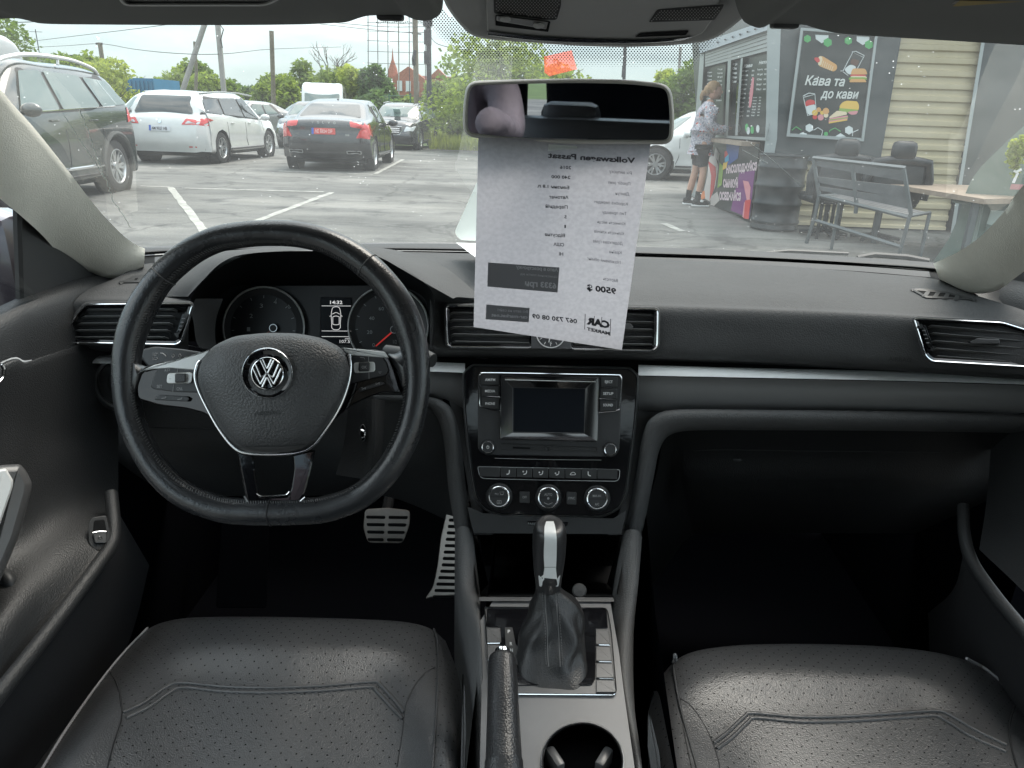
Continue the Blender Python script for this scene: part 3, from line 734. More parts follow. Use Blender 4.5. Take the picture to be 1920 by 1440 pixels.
for P in ([(312, 824), (749, 855), (738, 1009), (307, 972)], [(300, 1082), (566, 1104), (561, 1192), (297, 1173)]):
    q = [zz(*p) for p in P]; b = B(); b.band(PS, [q[0], q[1]], [q[3], q[2]], .0004, 16); b.out('dark_box', ink3, paper)
b = B()
T('Авто в розстрочку', 740, 880, 484, 860, 20, .03); T('Щомісячний платіж від', 736, 919, 510, 900, 14, .0); T('6333 грн', 731, 984, 538, 966, 34, .04)
T('Всі авто на сайті', 556, 1134, 370, 1122, 16, .01); T('car-market.net', 554, 1168, 332, 1154, 20, .035)
b.out('light_print', mat('print_light', (.62, .62, .66), .8), paper, kind='stuff')
b = B(); b.patch(PS, [zz(682, 96), zz(858, 108), zz(858, 122), zz(770, 126), zz(680, 136)], .0012, 6); tag(b.out('tape', MT['stick'], SH))
# ================================================================ dashboard
DA = thing('dashboard', 'dark grey grained dashboard with silver strip across the whole cabin', 'dashboard', (0, 1.3, .5))
def R3(*a): return [AY(x, y, d) for x, y, d in a]
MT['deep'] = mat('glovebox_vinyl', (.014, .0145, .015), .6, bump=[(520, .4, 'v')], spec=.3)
for s_, P_ in ((1, ((1752, 496, 1.33), (1985, 470, 1.33), (1985, 620, 1.2), (1752, 540, 1.2))), (-1, ((120, 470, 1.36), (290, 470, 1.36), (290, 520, 1.26), (120, 545, 1.2)))):
    b = B(); b.grid([R3(*P_[:2]), R3(P_[3], P_[2])]); b.out('corner_filler', MT['black'], DA)
# main pad (left end .. right end)
b = B()
b.loft([
    R3((232, 520, 1.22), (268, 496, 1.24), (400, 484, 1.34), (560, 476, 1.42), (720, 474, 1.46), (860, 478, 1.47), (1030, 481, 1.47), (1200, 485, 1.45), (1350, 491, 1.41), (1500, 501, 1.35), (1650, 513, 1.28), (1752, 523, 1.22), (1800, 545, 1.20)),
    R3((205, 526, 1.17), (250, 512, 1.19), (400, 500, 1.26), (560, 494, 1.32), (720, 494, 1.35), (860, 496, 1.36), (1030, 498, 1.36), (1200, 503, 1.34), (1350, 510, 1.31), (1500, 520, 1.27), (1650, 533, 1.21), (1770, 545, 1.17), (1850, 560, 1.16)),
    R3((165, 543, 1.12), (225, 535, 1.13), (400, 535, 1.17), (560, 532, 1.20), (720, 532, 1.215), (860, 532, 1.22), (1030, 534, 1.22), (1200, 538, 1.21), (1350, 544, 1.20), (1500, 552, 1.17), (1650, 564, 1.14), (1790, 574, 1.11), (1925, 584, 1.10)),
    R3((148, 556, 1.09), (215, 553, 1.10), (400, 556, 1.13), (560, 556, 1.14), (720, 558, 1.145), (860, 560, 1.15), (1030, 562, 1.15), (1200, 565, 1.145), (1350, 570, 1.14), (1500, 576, 1.12), (1650, 583, 1.10), (1800, 592, 1.08), (1945, 602, 1.07)),
    R3((135, 572, 1.075), (212, 568, 1.08), (400, 570, 1.10), (560, 572, 1.115), (720, 573, 1.12), (860, 574, 1.125), (1030, 576, 1.125), (1200, 579, 1.12), (1350, 583, 1.115), (1500, 589, 1.10), (1650, 595, 1.08), (1800, 604, 1.06), (1960, 615, 1.05)),
    R3((108, 610, 1.07), (205, 610, 1.075), (400, 612, 1.09), (560, 612, 1.105), (720, 612, 1.11), (860, 614, 1.112), (1030, 616, 1.112), (1200, 619, 1.11), (1350, 623, 1.105), (1500, 629, 1.09), (1650, 636, 1.07), (1800, 645, 1.05), (1985, 658, 1.04)),
    R3((92, 640, 1.075), (200, 645, 1.075), (400, 647, 1.09), (560, 648, 1.10), (720, 650, 1.105), (860, 652, 1.107), (1030, 655, 1.107), (1200, 658, 1.105), (1350, 663, 1.10), (1500, 669, 1.085), (1650, 677, 1.065), (1800, 687, 1.045), (2000, 702, 1.03)),
    R3((90, 650, 1.085), (200, 656, 1.085), (400, 658, 1.10), (560, 659, 1.11), (720, 661, 1.115), (860, 664, 1.117), (1030, 667, 1.117), (1200, 670, 1.115), (1350, 675, 1.11), (1500, 681, 1.095), (1650, 689, 1.075), (1800, 699, 1.055), (2000, 714, 1.04)),
    R3((92, 655, 1.13), (200, 662, 1.13), (400, 664, 1.14), (560, 665, 1.15), (720, 667, 1.15), (860, 670, 1.15), (1030, 673, 1.15), (1200, 676, 1.15), (1350, 681, 1.15), (1500, 687, 1.13), (1650, 695, 1.11), (1800, 705, 1.09), (2000, 720, 1.08)),
], 110, 60)
UP = b.surf(); _q = [Vector(p) for p in ((350, 562), (380, 530), (462, 482), (655, 482), (700, 484), (798, 538), (806, 562), (808, 720), (352, 720))]
def _in(x, y):
    c = False
    for i in range(len(_q)):
        a, d = _q[i], _q[i-1]
        if (a.y > y) != (d.y > y) and x < (d.x-a.x)*(y-a.y)/(d.y-a.y)+a.x: c = not c
    return c
b.F = [f for f in b.F if not _in(*proj(sum((b.V[i] for i in f), Vector())/len(f)))]
b.out('upper_pad', MT['dash'], DA, smooth=75)
# defroster ledge along the glass
b = B()
b.loft([R3((238, 470, 1.30), (272, 463, 1.34), (420, 458, 1.44), (700, 456, 1.54), (880, 457, 1.57), (1030, 459, 1.57), (1200, 463, 1.55), (1400, 470, 1.50), (1600, 482, 1.42), (1745, 492, 1.33), (1785, 502, 1.28)),
        R3((240, 476, 1.27), (272, 468, 1.31), (420, 463, 1.41), (700, 461, 1.50), (880, 463, 1.52), (1030, 465, 1.52), (1200, 470, 1.50), (1400, 477, 1.45), (1600, 488, 1.37), (1748, 499, 1.29), (1788, 508, 1.25)),
        R3((242, 482, 1.26), (272, 474, 1.30), (420, 468, 1.40), (700, 466, 1.485), (880, 468, 1.505), (1030, 470, 1.505), (1200, 475, 1.485), (1400, 482, 1.435), (1600, 493, 1.355), (1752, 505, 1.28), (1790, 514, 1.24)),
        R3((243, 486, 1.29), (272, 478, 1.33), (420, 471, 1.43), (700, 469, 1.51), (880, 471, 1.53), (1030, 473, 1.53), (1200, 478, 1.51), (1400, 485, 1.46), (1600, 496, 1.38), (1753, 508, 1.30), (1791, 517, 1.26))], 70, 14)
b.out('windscreen_ledge', mat('ledge_plastic', (.034, .035, .037), .6, bump=(400, .2, 'v')), DA)
b = B()
b.loft([R3((262, 480, 1.30), (420, 472, 1.42), (700, 470, 1.50), (880, 472, 1.52), (1030, 474, 1.52), (1200, 478, 1.50), (1400, 485, 1.45), (1600, 496, 1.37), (1768, 509, 1.28)),
        R3((262, 495, 1.24), (420, 485, 1.345), (700, 478, 1.465), (880, 482, 1.475), (1030, 485, 1.475), (1200, 489, 1.455), (1400, 496, 1.405), (1600, 509, 1.315), (1768, 525, 1.215))], 60, 4)
b.out('defroster_slot', MT['flat'], DA)
b = B()
b.loft([R3((290, 482, 1.27), (420, 474, 1.36), (700, 471.5, 1.475), (880, 475, 1.49), (1030, 477, 1.49), (1200, 481.5, 1.47), (1400, 488, 1.42), (1600, 498.5, 1.34), (1742, 509, 1.26)),
        R3((290, 492, 1.235), (420, 483, 1.34), (700, 477.5, 1.46), (880, 482, 1.47), (1030, 485, 1.47), (1200, 489, 1.45), (1400, 496, 1.40), (1600, 508, 1.31), (1745, 520, 1.225))], 60, 4)
b.out('defroster_panel', bpy.data.materials['ledge_plastic'], DA)
# small side demisters
def demist(P, slats):
    b = B(); b.ringp(UP, rp(P, 3), [(0, -.001), (0, .002), (1.5, .003), (4, .0015)], cap=False); d = b.out('demister', MT['black'], DA)
    b = B(); b.patch(UP, inset(rp(P, 3), 3), .0008, 5); b.out('demister_slot', MT['flat'], d)
    for x0, y0, x1, y1 in slats:
        b = B(); b.band(UP, [(x0, y0), (x1, y1)], [(x0+8, y0), (x1+10, y1)], .002, 3); b.out('slat', MT['black'], d)
demist([(1706, 544), (1722, 542), (1770, 547), (1812, 557), (1832, 565), (1735, 560)], [(1738, 546, 1728, 558), (1756, 548, 1746, 561), (1774, 550, 1766, 562), (1792, 554, 1786, 564)])
demist([(222, 532), (250, 520), (282, 514), (284, 524), (262, 531)], [(246, 524, 240, 530), (262, 519, 256, 529)])
# lower panels -------------------------------------------------------------
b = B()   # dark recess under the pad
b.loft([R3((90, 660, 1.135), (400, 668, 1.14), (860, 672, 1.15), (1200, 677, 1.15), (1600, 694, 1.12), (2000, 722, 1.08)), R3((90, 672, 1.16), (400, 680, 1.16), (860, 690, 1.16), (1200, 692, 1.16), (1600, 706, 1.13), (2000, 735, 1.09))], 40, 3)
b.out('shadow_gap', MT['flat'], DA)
def strip(A, C, y, name, mt, bulge=.004, n=40):
    a = crv([Vector((p[0], p[1], 0)) for p in A], n); c = crv([Vector((p[0], p[1], 0)) for p in C], n); b = B(); rows = []
    for t, h in ((0, -.02), (0, 0), (.25, bulge*.8), (.5, bulge), (.75, bulge*.8), (1, 0), (1, -.02)):
        rows.append([AY(p.x*(1-t)+q.x*t, p.y*(1-t)+q.y*t, (y(p.x) if callable(y) else y)-h-(t*.022 if name == 'silver_strip' else 0)) for p, q in zip(a, c)])
    b.grid(rows); return b.out(name, mt, DA, smooth=60)
yd = lambda x: 1.118-.05*max(0, (x-1000)/1000)**2
MT['panelgrey'] = mat('panel_grey', (.23, .228, .228), .42, spec=.4)
strip([(1197, 684), (1400, 690), (1600, 694), (1800, 701), (2000, 710)], [(1197, 704), (1400, 708), (1600, 712), (1800, 717), (2000, 724)], yd, 'silver_strip', MT['strip'])
strip([(700, 676), (815, 679), (872, 681)], [(700, 694), (815, 697), (872, 699)], yd, 'silver_strip', MT['strip'])
strip([(125, 665), (208, 667)], [(125, 680), (208, 682)], 1.10, 'silver_strip', MT['strip'])
strip([(1197, 705.5), (1400, 709.5), (1600, 713.5), (1800, 718.5), (2000, 725.5)], [(1197, 770), (1400, 771), (1600, 772), (1800, 773), (2000, 776)], lambda x: yd(x)+.012, 'trim_panel', MT['panelgrey'], .008)
strip([(690, 695), (815, 698.5), (876, 700.5)], [(690, 742), (815, 744), (878, 770)], lambda x: yd(x)+.012, 'trim_panel', MT['panelgrey'], .008)
strip([(125, 681), (212, 683)], [(128, 722), (212, 724)], 1.11, 'trim_panel', MT['satin'], .004)
# side infill between stack and legs
b = B(); b.loft([R3((812, 700, 1.145), (868, 700, 1.145)), R3((840, 745, 1.13), (880, 780, 1.13)), R3((866, 850, 1.11), (892, 860, 1.11)), R3((885, 960, 1.08), (905, 960, 1.08)), R3((888, 1003, 1.07), (925, 1003, 1.07))], 4, 12); b.out('stack_side', MT['satin'], DA)
b = B(); b.loft([R3((1190, 700, 1.145), (1245, 715, 1.145)), R3((1188, 770, 1.13), (1240, 782, 1.13)), R3((1180, 850, 1.11), (1206, 850, 1.11)), R3((1168, 940, 1.09), (1188, 940, 1.09)), R3((1140, 1003, 1.07), (1172, 1003, 1.07))], 4, 12); b.out('stack_side', MT['satin'], DA)
# padded knee arcs
def arcpad(O, I, y, name, n=60, thick=.03):
    o = crv([Vector((p[0], p[1], 0)) for p in O], n); i_ = crv([Vector((p[0], p[1], 0)) for p in I], n); b = B(); rows = []
    for t, h in ((0, -.02), (0, .010), (.06, .020), (.2, .027), (.5, .028), (.8, .020), (.95, .005), (1, -.01), (1.02, -.06)):
        rows.append([AY(p.x*(1-t)+q.x*t, p.y*(1-t)+q.y*t, y[0]+(y[1]-y[0])*(k/(n-1))-h) for k, (p, q) in enumerate(zip(o, i_))])
    b.grid(rows); return b.out(name, MT['knee'], DA, smooth=75)
arcpad([(1167, 1003), (1180, 955), (1190, 903), (1196, 870), (1202, 830), (1212, 796), (1226, 780), (1250, 770), (1300, 767), (1400, 768), (1700, 771), (2000, 778)],
       [(1204, 1008), (1212, 960), (1222, 912), (1228, 880), (1234, 850), (1244, 826), (1258, 814), (1280, 808), (1320, 806), (1420, 806), (1700, 808), (2000, 814)], (1.09, 1.10), 'knee_pad')
arcpad([(887, 1001), (884, 975), (876, 927), (870, 880), (864, 830), (856, 790), (846, 765), (828, 751), (800, 743), (760, 741), (700, 740)],
       [(855, 1001), (850, 970), (842, 920), (838, 880), (834, 840), (828, 806), (820, 784), (806, 768), (788, 760), (755, 755), (700, 754)], (1.09, 1.12), 'knee_pad')
# glovebox side and driver side lower faces
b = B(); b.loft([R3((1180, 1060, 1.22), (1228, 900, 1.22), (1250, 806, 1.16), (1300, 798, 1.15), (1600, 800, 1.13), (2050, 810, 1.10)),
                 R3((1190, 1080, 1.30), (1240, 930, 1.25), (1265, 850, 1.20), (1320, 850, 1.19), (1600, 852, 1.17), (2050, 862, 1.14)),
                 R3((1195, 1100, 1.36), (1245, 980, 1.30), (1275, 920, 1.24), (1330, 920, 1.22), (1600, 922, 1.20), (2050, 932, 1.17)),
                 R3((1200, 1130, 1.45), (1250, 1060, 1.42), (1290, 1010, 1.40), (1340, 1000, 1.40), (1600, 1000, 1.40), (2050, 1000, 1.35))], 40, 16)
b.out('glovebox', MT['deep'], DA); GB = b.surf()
b = B(); b.dome(GB, circ(1383, 862, 9, 16, 3.5), 0, .004); b.line(GB, [(1300, 845), (1360, 843), (1500, 845), (1800, 848)], .0006, .0005); b.out('glovebox_latch', MT['black'], DA)
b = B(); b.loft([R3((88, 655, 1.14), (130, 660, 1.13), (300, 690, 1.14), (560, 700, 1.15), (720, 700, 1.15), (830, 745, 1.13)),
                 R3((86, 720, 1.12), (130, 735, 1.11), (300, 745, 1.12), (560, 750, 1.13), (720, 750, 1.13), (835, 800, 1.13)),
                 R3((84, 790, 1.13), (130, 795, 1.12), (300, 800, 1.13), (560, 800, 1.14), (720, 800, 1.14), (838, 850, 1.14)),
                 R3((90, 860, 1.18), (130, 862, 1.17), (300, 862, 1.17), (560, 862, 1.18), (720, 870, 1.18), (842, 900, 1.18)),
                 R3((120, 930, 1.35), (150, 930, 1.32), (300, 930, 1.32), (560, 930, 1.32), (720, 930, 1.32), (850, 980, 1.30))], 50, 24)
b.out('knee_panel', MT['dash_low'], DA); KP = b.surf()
b = B(); b.line(KP, [(268, 801), (330, 803), (470, 804)], .0008, .0005); b.line(KP, [(128, 684), (130, 705), (140, 725), (160, 733), (185, 735)], .003, .001, flat=.5); b.out('panel_seam', MT['black'], DA)
# headlamp switch
lp = PL(AY(222, 720, 1.085), (0, -1, .25))
LS = thing('light_switch', 'round headlamp switch with brushed ring left of the steering wheel', 'switch', tuple(AY(222, 720, 1.08)))
b = B(); b.ringp(lp, circ(224, 718, 50, 40), [(-3, -.02), (0, .002), (3, .005), (7, .005), (10, .001)], cap=False); b.out('bezel_ring', MT['satinmetal'], LS)
b = B(); b.ringp(lp, circ(224, 718, 41, 40), [(0, -.01), (0, .002), (2, .004), (18, .004), (20, .008), (24, .012)]); b.out('switch_knob', MT['black'], LS)

# ---------------------------------------------------------------- instrument hood + cluster
b = B()
# raised hood over the cluster
outer = [(345, 556, 1.10), (372, 522, 1.10), (410, 486, 1.12), (460, 470, 1.16), (560, 464, 1.19), (660, 464, 1.19), (705, 470, 1.17), (760, 498, 1.13), (810, 528, 1.11), (858, 557, 1.10)]
rim2 = [(352, 556, 1.08), (378, 528, 1.08), (416, 492, 1.09), (462, 476, 1.11), (560, 470, 1.12), (655, 470, 1.12), (700, 476, 1.11), (752, 504, 1.095), (800, 532, 1.085), (850, 560, 1.08)]
back = [(250, 556, 1.13), (330, 505, 1.20), (380, 478, 1.30), (450, 468, 1.38), (560, 463, 1.42), (660, 463, 1.42), (715, 465, 1.40), (780, 478, 1.32), (840, 505, 1.24), (905, 560, 1.14)]
b.loft([R3(*back), R3(*[( (p[0]+q[0])/2, (p[1]+q[1])/2, (p[2]+q[2])/2) for p, q in zip(back, outer)]), R3(*outer), R3(*rim2)], 60, 16)
b.out('cluster_hood', MT['dash'], DA, smooth=75)
b = B(); inn = [(402, 640, 1.24), (408, 600, 1.25), (420, 560, 1.26), (470, 542, 1.26), (560, 538, 1.26), (660, 538, 1.26), (740, 545, 1.26), (790, 560, 1.26), (800, 600, 1.25), (800, 640, 1.24)]
rim3 = [(345, 640, 1.085), (348, 590, 1.08), (378, 530, 1.085), (462, 478, 1.115), (560, 472, 1.125), (655, 472, 1.125), (702, 478, 1.115), (800, 534, 1.085), (815, 590, 1.08), (812, 650, 1.085)]
b.loft([R3(*rim3), R3(*[((p[0]+q[0])/2, (p[1]+q[1])/2, (p[2]+q[2])/2) for p, q in zip(rim3, inn)]), R3(*inn)], 60, 10)
b.out('hood_lining', MT['flat'], DA)
b = B(); b.loft([R3((352, 560, 1.10), (362, 600, 1.095), (368, 640, 1.095), (382, 662, 1.09)), R3((418, 560, 1.12), (405, 600, 1.13), (404, 640, 1.14), (410, 668, 1.14))], 12, 4)
b.out('hood_cheek', MT['dash'], DA)
b = B(); b.loft([R3((340, 645, 1.09), (430, 662, 1.09), (560, 668, 1.09), (700, 668, 1.09), (815, 655, 1.09)), R3((400, 655, 1.22), (470, 665, 1.24), (560, 668, 1.24), (700, 664, 1.24), (800, 640, 1.22))], 20, 3); b.out('hood_sill', MT['black'], DA)
IC = thing('instrument_cluster', 'black instrument cluster with two chrome-ringed dials and a small screen', 'instrument cluster', tuple(AY(610, 640, 1.2)))
ip = PL(AY(610, 600, 1.215), (0, -1, .28))
b = B(); b.panel(ip, rp([(395, 535), (820, 535), (815, 690), (400, 690)], 20), -.01, 0, 1); b.out('face', mat('cluster_face', (.010, .011, .013), .5), IC)
for cx, cy, r, name in ((494, 614, 76, 'rev_counter'), (728, 612, 75, 'speedometer')):
    b = B(); b.ringp(ip, circ(cx, cy, r, 72), [(-2, .0), (-1.3, .010), (.3, .011), (1.6, .008), (2, .0)], cap=False); dl = b.out('dial_ring', MT['whitetrim'], IC)
    b = B(); b.ringp(ip, circ(cx, cy, r-2, 60), [(0, .0045), (12, .001)]); b.out('dial_face', mat('dial_black', (.008, .009, .011), .45), dl)
    hx, hy = (cx+18, cy+1) if cx < 600 else (cx+11, cy+6)
    b = B(); b.ringp(ip, circ(hx, hy, 7.2, 32), [(-.4, .006), (-.2, .010), (.9, .010), (1.2, .006)], cap=False); b.out('hub_ring', MT['satinmetal'], dl)
    b = B(); b.ringp(ip, circ(hx, hy, 6.6, 32), [(0, .006), (0, .009)]); b.out('needle_hub', MT['black'], dl)
    b = B()
    if cx < 600: b.band(ip, [(hx-6, hy+4), (478, 640)], [(hx-5, hy+6), (479, 642)], .007, 3)
    else: b.band(ip, [(hx-5.5, hy+4), (704, 648)], [(hx-4, hy+6.5), (705, 650)], .007, 3)
    b.out('needle', MT['red'] if cx > 600 else mat('needle_dim', (.28, .10, .09), .5), dl)
b = B()
for t, x, y in (('1', 463, 617), ('2', 468, 592), ('3', 487, 573), ('4', 513, 566), ('5', 540, 574), ('6', 557, 593)): b.text(ip, t, (x, y+4), (x+6, y+4), 8, .0015)
for t, x, y, w in (('20', 688, 623, 10), ('40', 692, 597, 10), ('60', 710, 579, 10), ('80', 735, 572, 10), ('0', 698, 647, 5), ('1/2', 737, 641, 7)): b.text(ip, t, (x, y+3), (x+w, y+3), 7, .0015)
for cx, cy, r in ((494, 614, 60), (728, 612, 62)):
    for k in range(11):
        a = R_(150+k*24); 
        if cy+r*math.sin(a) > 645: continue
        b.band(ip, [(cx+r*math.cos(a), cy+r*math.sin(a)), (cx+(r-5)*math.cos(a), cy+(r-5)*math.sin(a))], [(cx+r*math.cos(a+.018), cy+r*math.sin(a+.018)), (cx+(r-5)*math.cos(a+.018), cy+(r-5)*math.sin(a+.018))], .0016, 2)
b.out('dial_print', MT['dimwhite'], IC, kind='stuff')
b = B(); b.ringp(ip, [(601, 557), (659, 558), (657, 646), (600, 646)], [(0, .001), (1, .0035)]); dsp = b.out('display', MT['screen'], IC)
b = B(); b.text(ip, '14:32', (619, 570), (642, 570), 6.5, .004, bold=.02); b.text(ip, '107.5', (637, 643), (656, 643), 6, .004); b.text(ip, 'mph', (647, 636), (656, 636), 3.5, .004)
for y in (573, 620, 630.5): b.band(ip, [(603, y), (658, y+.3)], [(603, y+.9), (658, y+1.2)], .004, 3)
def cl(P, closed=False, w=.0005): b.line(ip, P, w, .004, 4, closed, n=30)
cl([(622, 583), (624, 577), (630, 575), (636, 577), (638, 583), (639, 592), (638, 606), (638, 614), (634, 618), (626, 618), (622, 614), (622, 606), (621, 592)], True)
cl([(623, 589), (630, 586), (637, 589)]); cl([(624, 594), (630, 592.5), (636, 594)]); cl([(624, 608), (630, 609), (636, 608)]); cl([(624, 594), (624, 608)]); cl([(636, 594), (636, 608)]); cl([(621, 592), (618, 593)]); cl([(639, 592), (642, 593)])
b.out('display_print', MT['lcd'], dsp)
b = B(); b.panel(ip, rp([(403, 640), (420, 646), (424, 660), (408, 662)], 3), 0, .004, 1); b.out('reset_button', MT['black'], IC)

# ---------------------------------------------------------------- air vents
def vent(label, outl, n, top, bot, y, nrm, wheel=None, tab=None, slatx=None, group='air vents of the dashboard'):
    T = thing('air_vent', label, 'air vent', tuple(AY(outl[0][0], outl[0][1], y)), group)
    pl = PL(AY(sum(p[0] for p in outl)/len(outl), sum(p[1] for p in outl)/len(outl), y), nrm)
    P = rp(outl, 9)
    b = B(); b.ringp(pl, P, [(-4, -.01), (-3, .002), (-.6, .0035)], cap=False); b.out('surround', MT['dash'], T)
    b = B(); b.ringp(pl, P, [(-.6, .001), (-.4, .0045), (1.0, .005), (2.4, .0045), (2.6, -.004)], cap=False); b.out('chrome_frame', MT['chrome'], T)
    b = B(); b.ringp(pl, P, [(2.6, .002), (7, .0005), (8, -.02), (9, -.035)], cap=True); b.out('duct', MT['gloss'], T)
    for k in range(n):
        t = (k+.5)/n
        x0, y0 = slatx[0][0]+(slatx[1][0]-slatx[0][0])*t, slatx[0][1]+(slatx[1][1]-slatx[0][1])*t
        x1, y1 = slatx[2][0]+(slatx[3][0]-slatx[2][0])*t, slatx[2][1]+(slatx[3][1]-slatx[2][1])*t
        b = B(); rows = []
        for (dy, h) in ((1.6, -.018), (-1.8, -.001), (-.4, .0008), (2.4, -.002), (4.5, -.018)):
            rows.append([pl.p(x0, y0+dy+2, h-.006), pl.p(x0+7, y0+dy-1, h), pl.p(x0*.5+x1*.5, (y0+y1)/2+dy-1, h), pl.p(x1-7, y1+dy-1, h), pl.p(x1, y1+dy+2, h-.006)])
        b.grid(rows); b.out('slat', MT['slat'], T, smooth=15)
    if tab:
        b = B(); b.panel(pl, rp(tab, 2), -.004, .006, 1.5); b.out('tab', MT['satin'], T)
    if wheel:
        b = B(); b.panel(pl, rp(wheel, 3), -.006, .001, .5); b.out('wheel_well', MT['gloss'], T)
        b = B(); c = inset(rp(wheel, 3), 3)
        b.ringp(pl, c, [(0, .001), (1, .004), (3, .006)]); tw = b.out('thumbwheel', MT['black'], T)
        x0, x1 = wheel[0][0], wheel[1][0]; y0, y1 = wheel[0][1], wheel[2][1]; xb = wheel[3][0]
        b = B()
        for k in range(4):
            t = .2+.17*k; yy = y0+(y1-y0)*t; xx = (x0+x1)/2+(xb-x0)*t
            b.band(pl, [(xx-3, yy), (xx+3, yy)], [(xx-3, yy+1.4), (xx+3, yy+1.4)], .0066, 2)
        b.out('thumbwheel_mark', MT['grey'], tw)
    return T
MT['slat'] = mat('slat_plastic', (.13, .132, .13), .34, spec=.5)
vent('left outer air vent with black slats partly behind the steering wheel', [(160, 570), (357, 568), (361, 574), (340, 641), (330, 647), (126, 643), (120, 636), (140, 592)], 5, 0, 0, 1.062, (0, -1, .2),
     wheel=[(342, 588), (352, 588), (338, 630), (328, 630)], slatx=[(162, 575), (128, 640), (335, 574), (314, 640)])
VCL = vent('centre left air vent with thin slats below the hanging sheet', [(835, 573), (1000, 574), (1000, 653), (845, 651), (838, 645)], 5, 0, 0, 1.098, (0, -1, .2), slatx=[(842, 580), (846, 648), (998, 582), (998, 651)])
vent('centre right air vent with thin slats beside the small clock', [(1068, 576), (1234, 579), (1233, 650), (1224, 658), (1068, 655)], 5, 0, 0, 1.098, (0, -1, .2), slatx=[(1070, 582), (1070, 652), (1229, 584), (1228, 654)],
     tab=[(1158, 607), (1182, 606), (1188, 613), (1184, 619), (1158, 617)])
vent('right outer air vent with thin bright slats at the passenger end', [(1713, 598), (1722, 596), (1880, 604), (1925, 618), (1945, 640), (1952, 690), (1747, 678), (1735, 668)], 5, 0, 0, 1.045, (0, -1, .2),
     wheel=[(1724, 610), (1735, 610), (1752, 655), (1738, 655)], slatx=[(1738, 604), (1754, 676), (1935, 622), (1955, 690)], tab=[(1818, 641), (1832, 634), (1874, 636), (1875, 645), (1822, 645)])
# clock
CK = thing('dashboard_clock', 'small square analogue clock between the centre air vents', 'clock', tuple(AY(1033, 620, 1.09)))
cp = PL(AY(1033, 620, 1.094), (0, -1, .2))
b = B(); b.panel(cp, rp([(997, 577), (1070, 578), (1071, 655), (996, 654)], 3), -.01, .004, 1.5); b.out('clock_body', mat('clock_grey', (.10, .10, .105), .35), CK)
b = B(); b.ringp(cp, circ(1033, 625, 27, 48), [(-1, .004), (-.6, .006), (.8, .006), (1.2, .004)], cap=False); b.out('clock_ring', MT['white'], CK)
b = B(); b.ringp(cp, circ(1033, 625, 26, 48), [(0, .0042), (1, .0045)]); fc = b.out('clock_face', mat('clock_dial', (.06, .06, .065), .5), CK)
b = B()
for k in range(12):
    a = k*PI/6; c, s = math.cos(a), math.sin(a); b.band(cp, [(1033+24*c, 625+24*s), (1033+19*c, 625+19*s)], [(1033+24*c-s*1.2, 625+24*s+c*1.2), (1033+19*c-s*1.2, 625+19*s+c*1.2)], .005, 2)
b.text(cp, '6', (1031, 645), (1035, 645), 5, .005); b.text(cp, '9', (1012, 629), (1016, 629), 5, .005)
b.band(cp, [(1032, 625), (1028, 642)], [(1034.5, 625), (1030, 642)], .0055, 2); b.band(cp, [(1033, 625), (1046, 622)], [(1033, 627), (1046, 624)], .0055, 2); b.out('clock_print', MT['white'], fc)

# embossed airbag mark on the passenger side
b = B(); b.text(UP, 'AIRBAG', (1666, 676), (1708, 679), 8, .0006, bold=.01); b.out('airbag_mark', MT['black'], DA)
# ================================================================ centre stack
S0 = AY(1030, 690, 1.100); S1 = AY(1030, 966, 1.035); S2 = AY(1190, 695, 1.100)
sp_ = PL.three(S0, S1, S2)
def zs(x, y): return (840+x/4.115, 660+y/4.115)
ST = thing('centre_stack', 'gloss black centre panel with chrome edge that holds radio and climate controls', 'centre panel', tuple(S1))
SO = rp([(868, 698), (886, 684), (1030, 686.5), (1181, 690), (1197, 704), (1193, 781), (1184, 854), (1175, 927), (1161, 954), (1130, 969), (1030, 969), (937, 966), (910, 957), (892, 936), (885, 903), (876, 830), (869, 757)], [8, 6, 40, 6, 8, 40, 40, 14, 12, 14, 40, 12, 14, 12, 20, 40, 30])
b = B(); b.ringp(sp_, SO, [(-2, -.02), (-.5, .003), (1, .0045), (2.2, .003)], cap=False); b.out('chrome_edge', MT['satinmetal'], ST)
b = B(); b.ringp(sp_, SO, [(1.8, .0), (2.2, .002), (4, .0035)]); b.out('gloss_panel', MT['gloss'], ST)
# lower dash piece under the stack
b = B(); b.panel(sp_, [(876, 950), (890, 955), (905, 962), (1150, 972), (1176, 955), (1165, 1002), (888, 1000)], -.03, .0, 1); b.out('lower_trim', MT['black'], ST)
b = B(); b.ringp(sp_, rp([(988, 977), (1066, 979), (1064, 986), (990, 985)], 2), [(0, 0), (0, .001), (.8, .0012), (1, .0004)]); b.out('indicator_window', MT['gloss'], ST)
b = B(); b.text(sp_, 'PASSENGER', (990, 984), (1024, 984.5), 4.5, .0014); b.out('lettering', MT['dimwhite'], ST)
# ---- radio
RA = thing('car_radio', 'car radio with dark screen, two knobs and six text buttons', 'radio', tuple(AY(1030, 780, 1.07)))
b = B(); b.panel(sp_, rp([(896, 703), (905, 700), (1160, 705), (1167, 709), (1161, 845), (1150, 857), (908, 853), (896, 842)], 6), .002, .0055, 1.5); FP = b.out('face_plate', mat('radio_plastic', (.034, .035, .037), .42, bump=(900, .15, 'n'), spec=.45), RA)
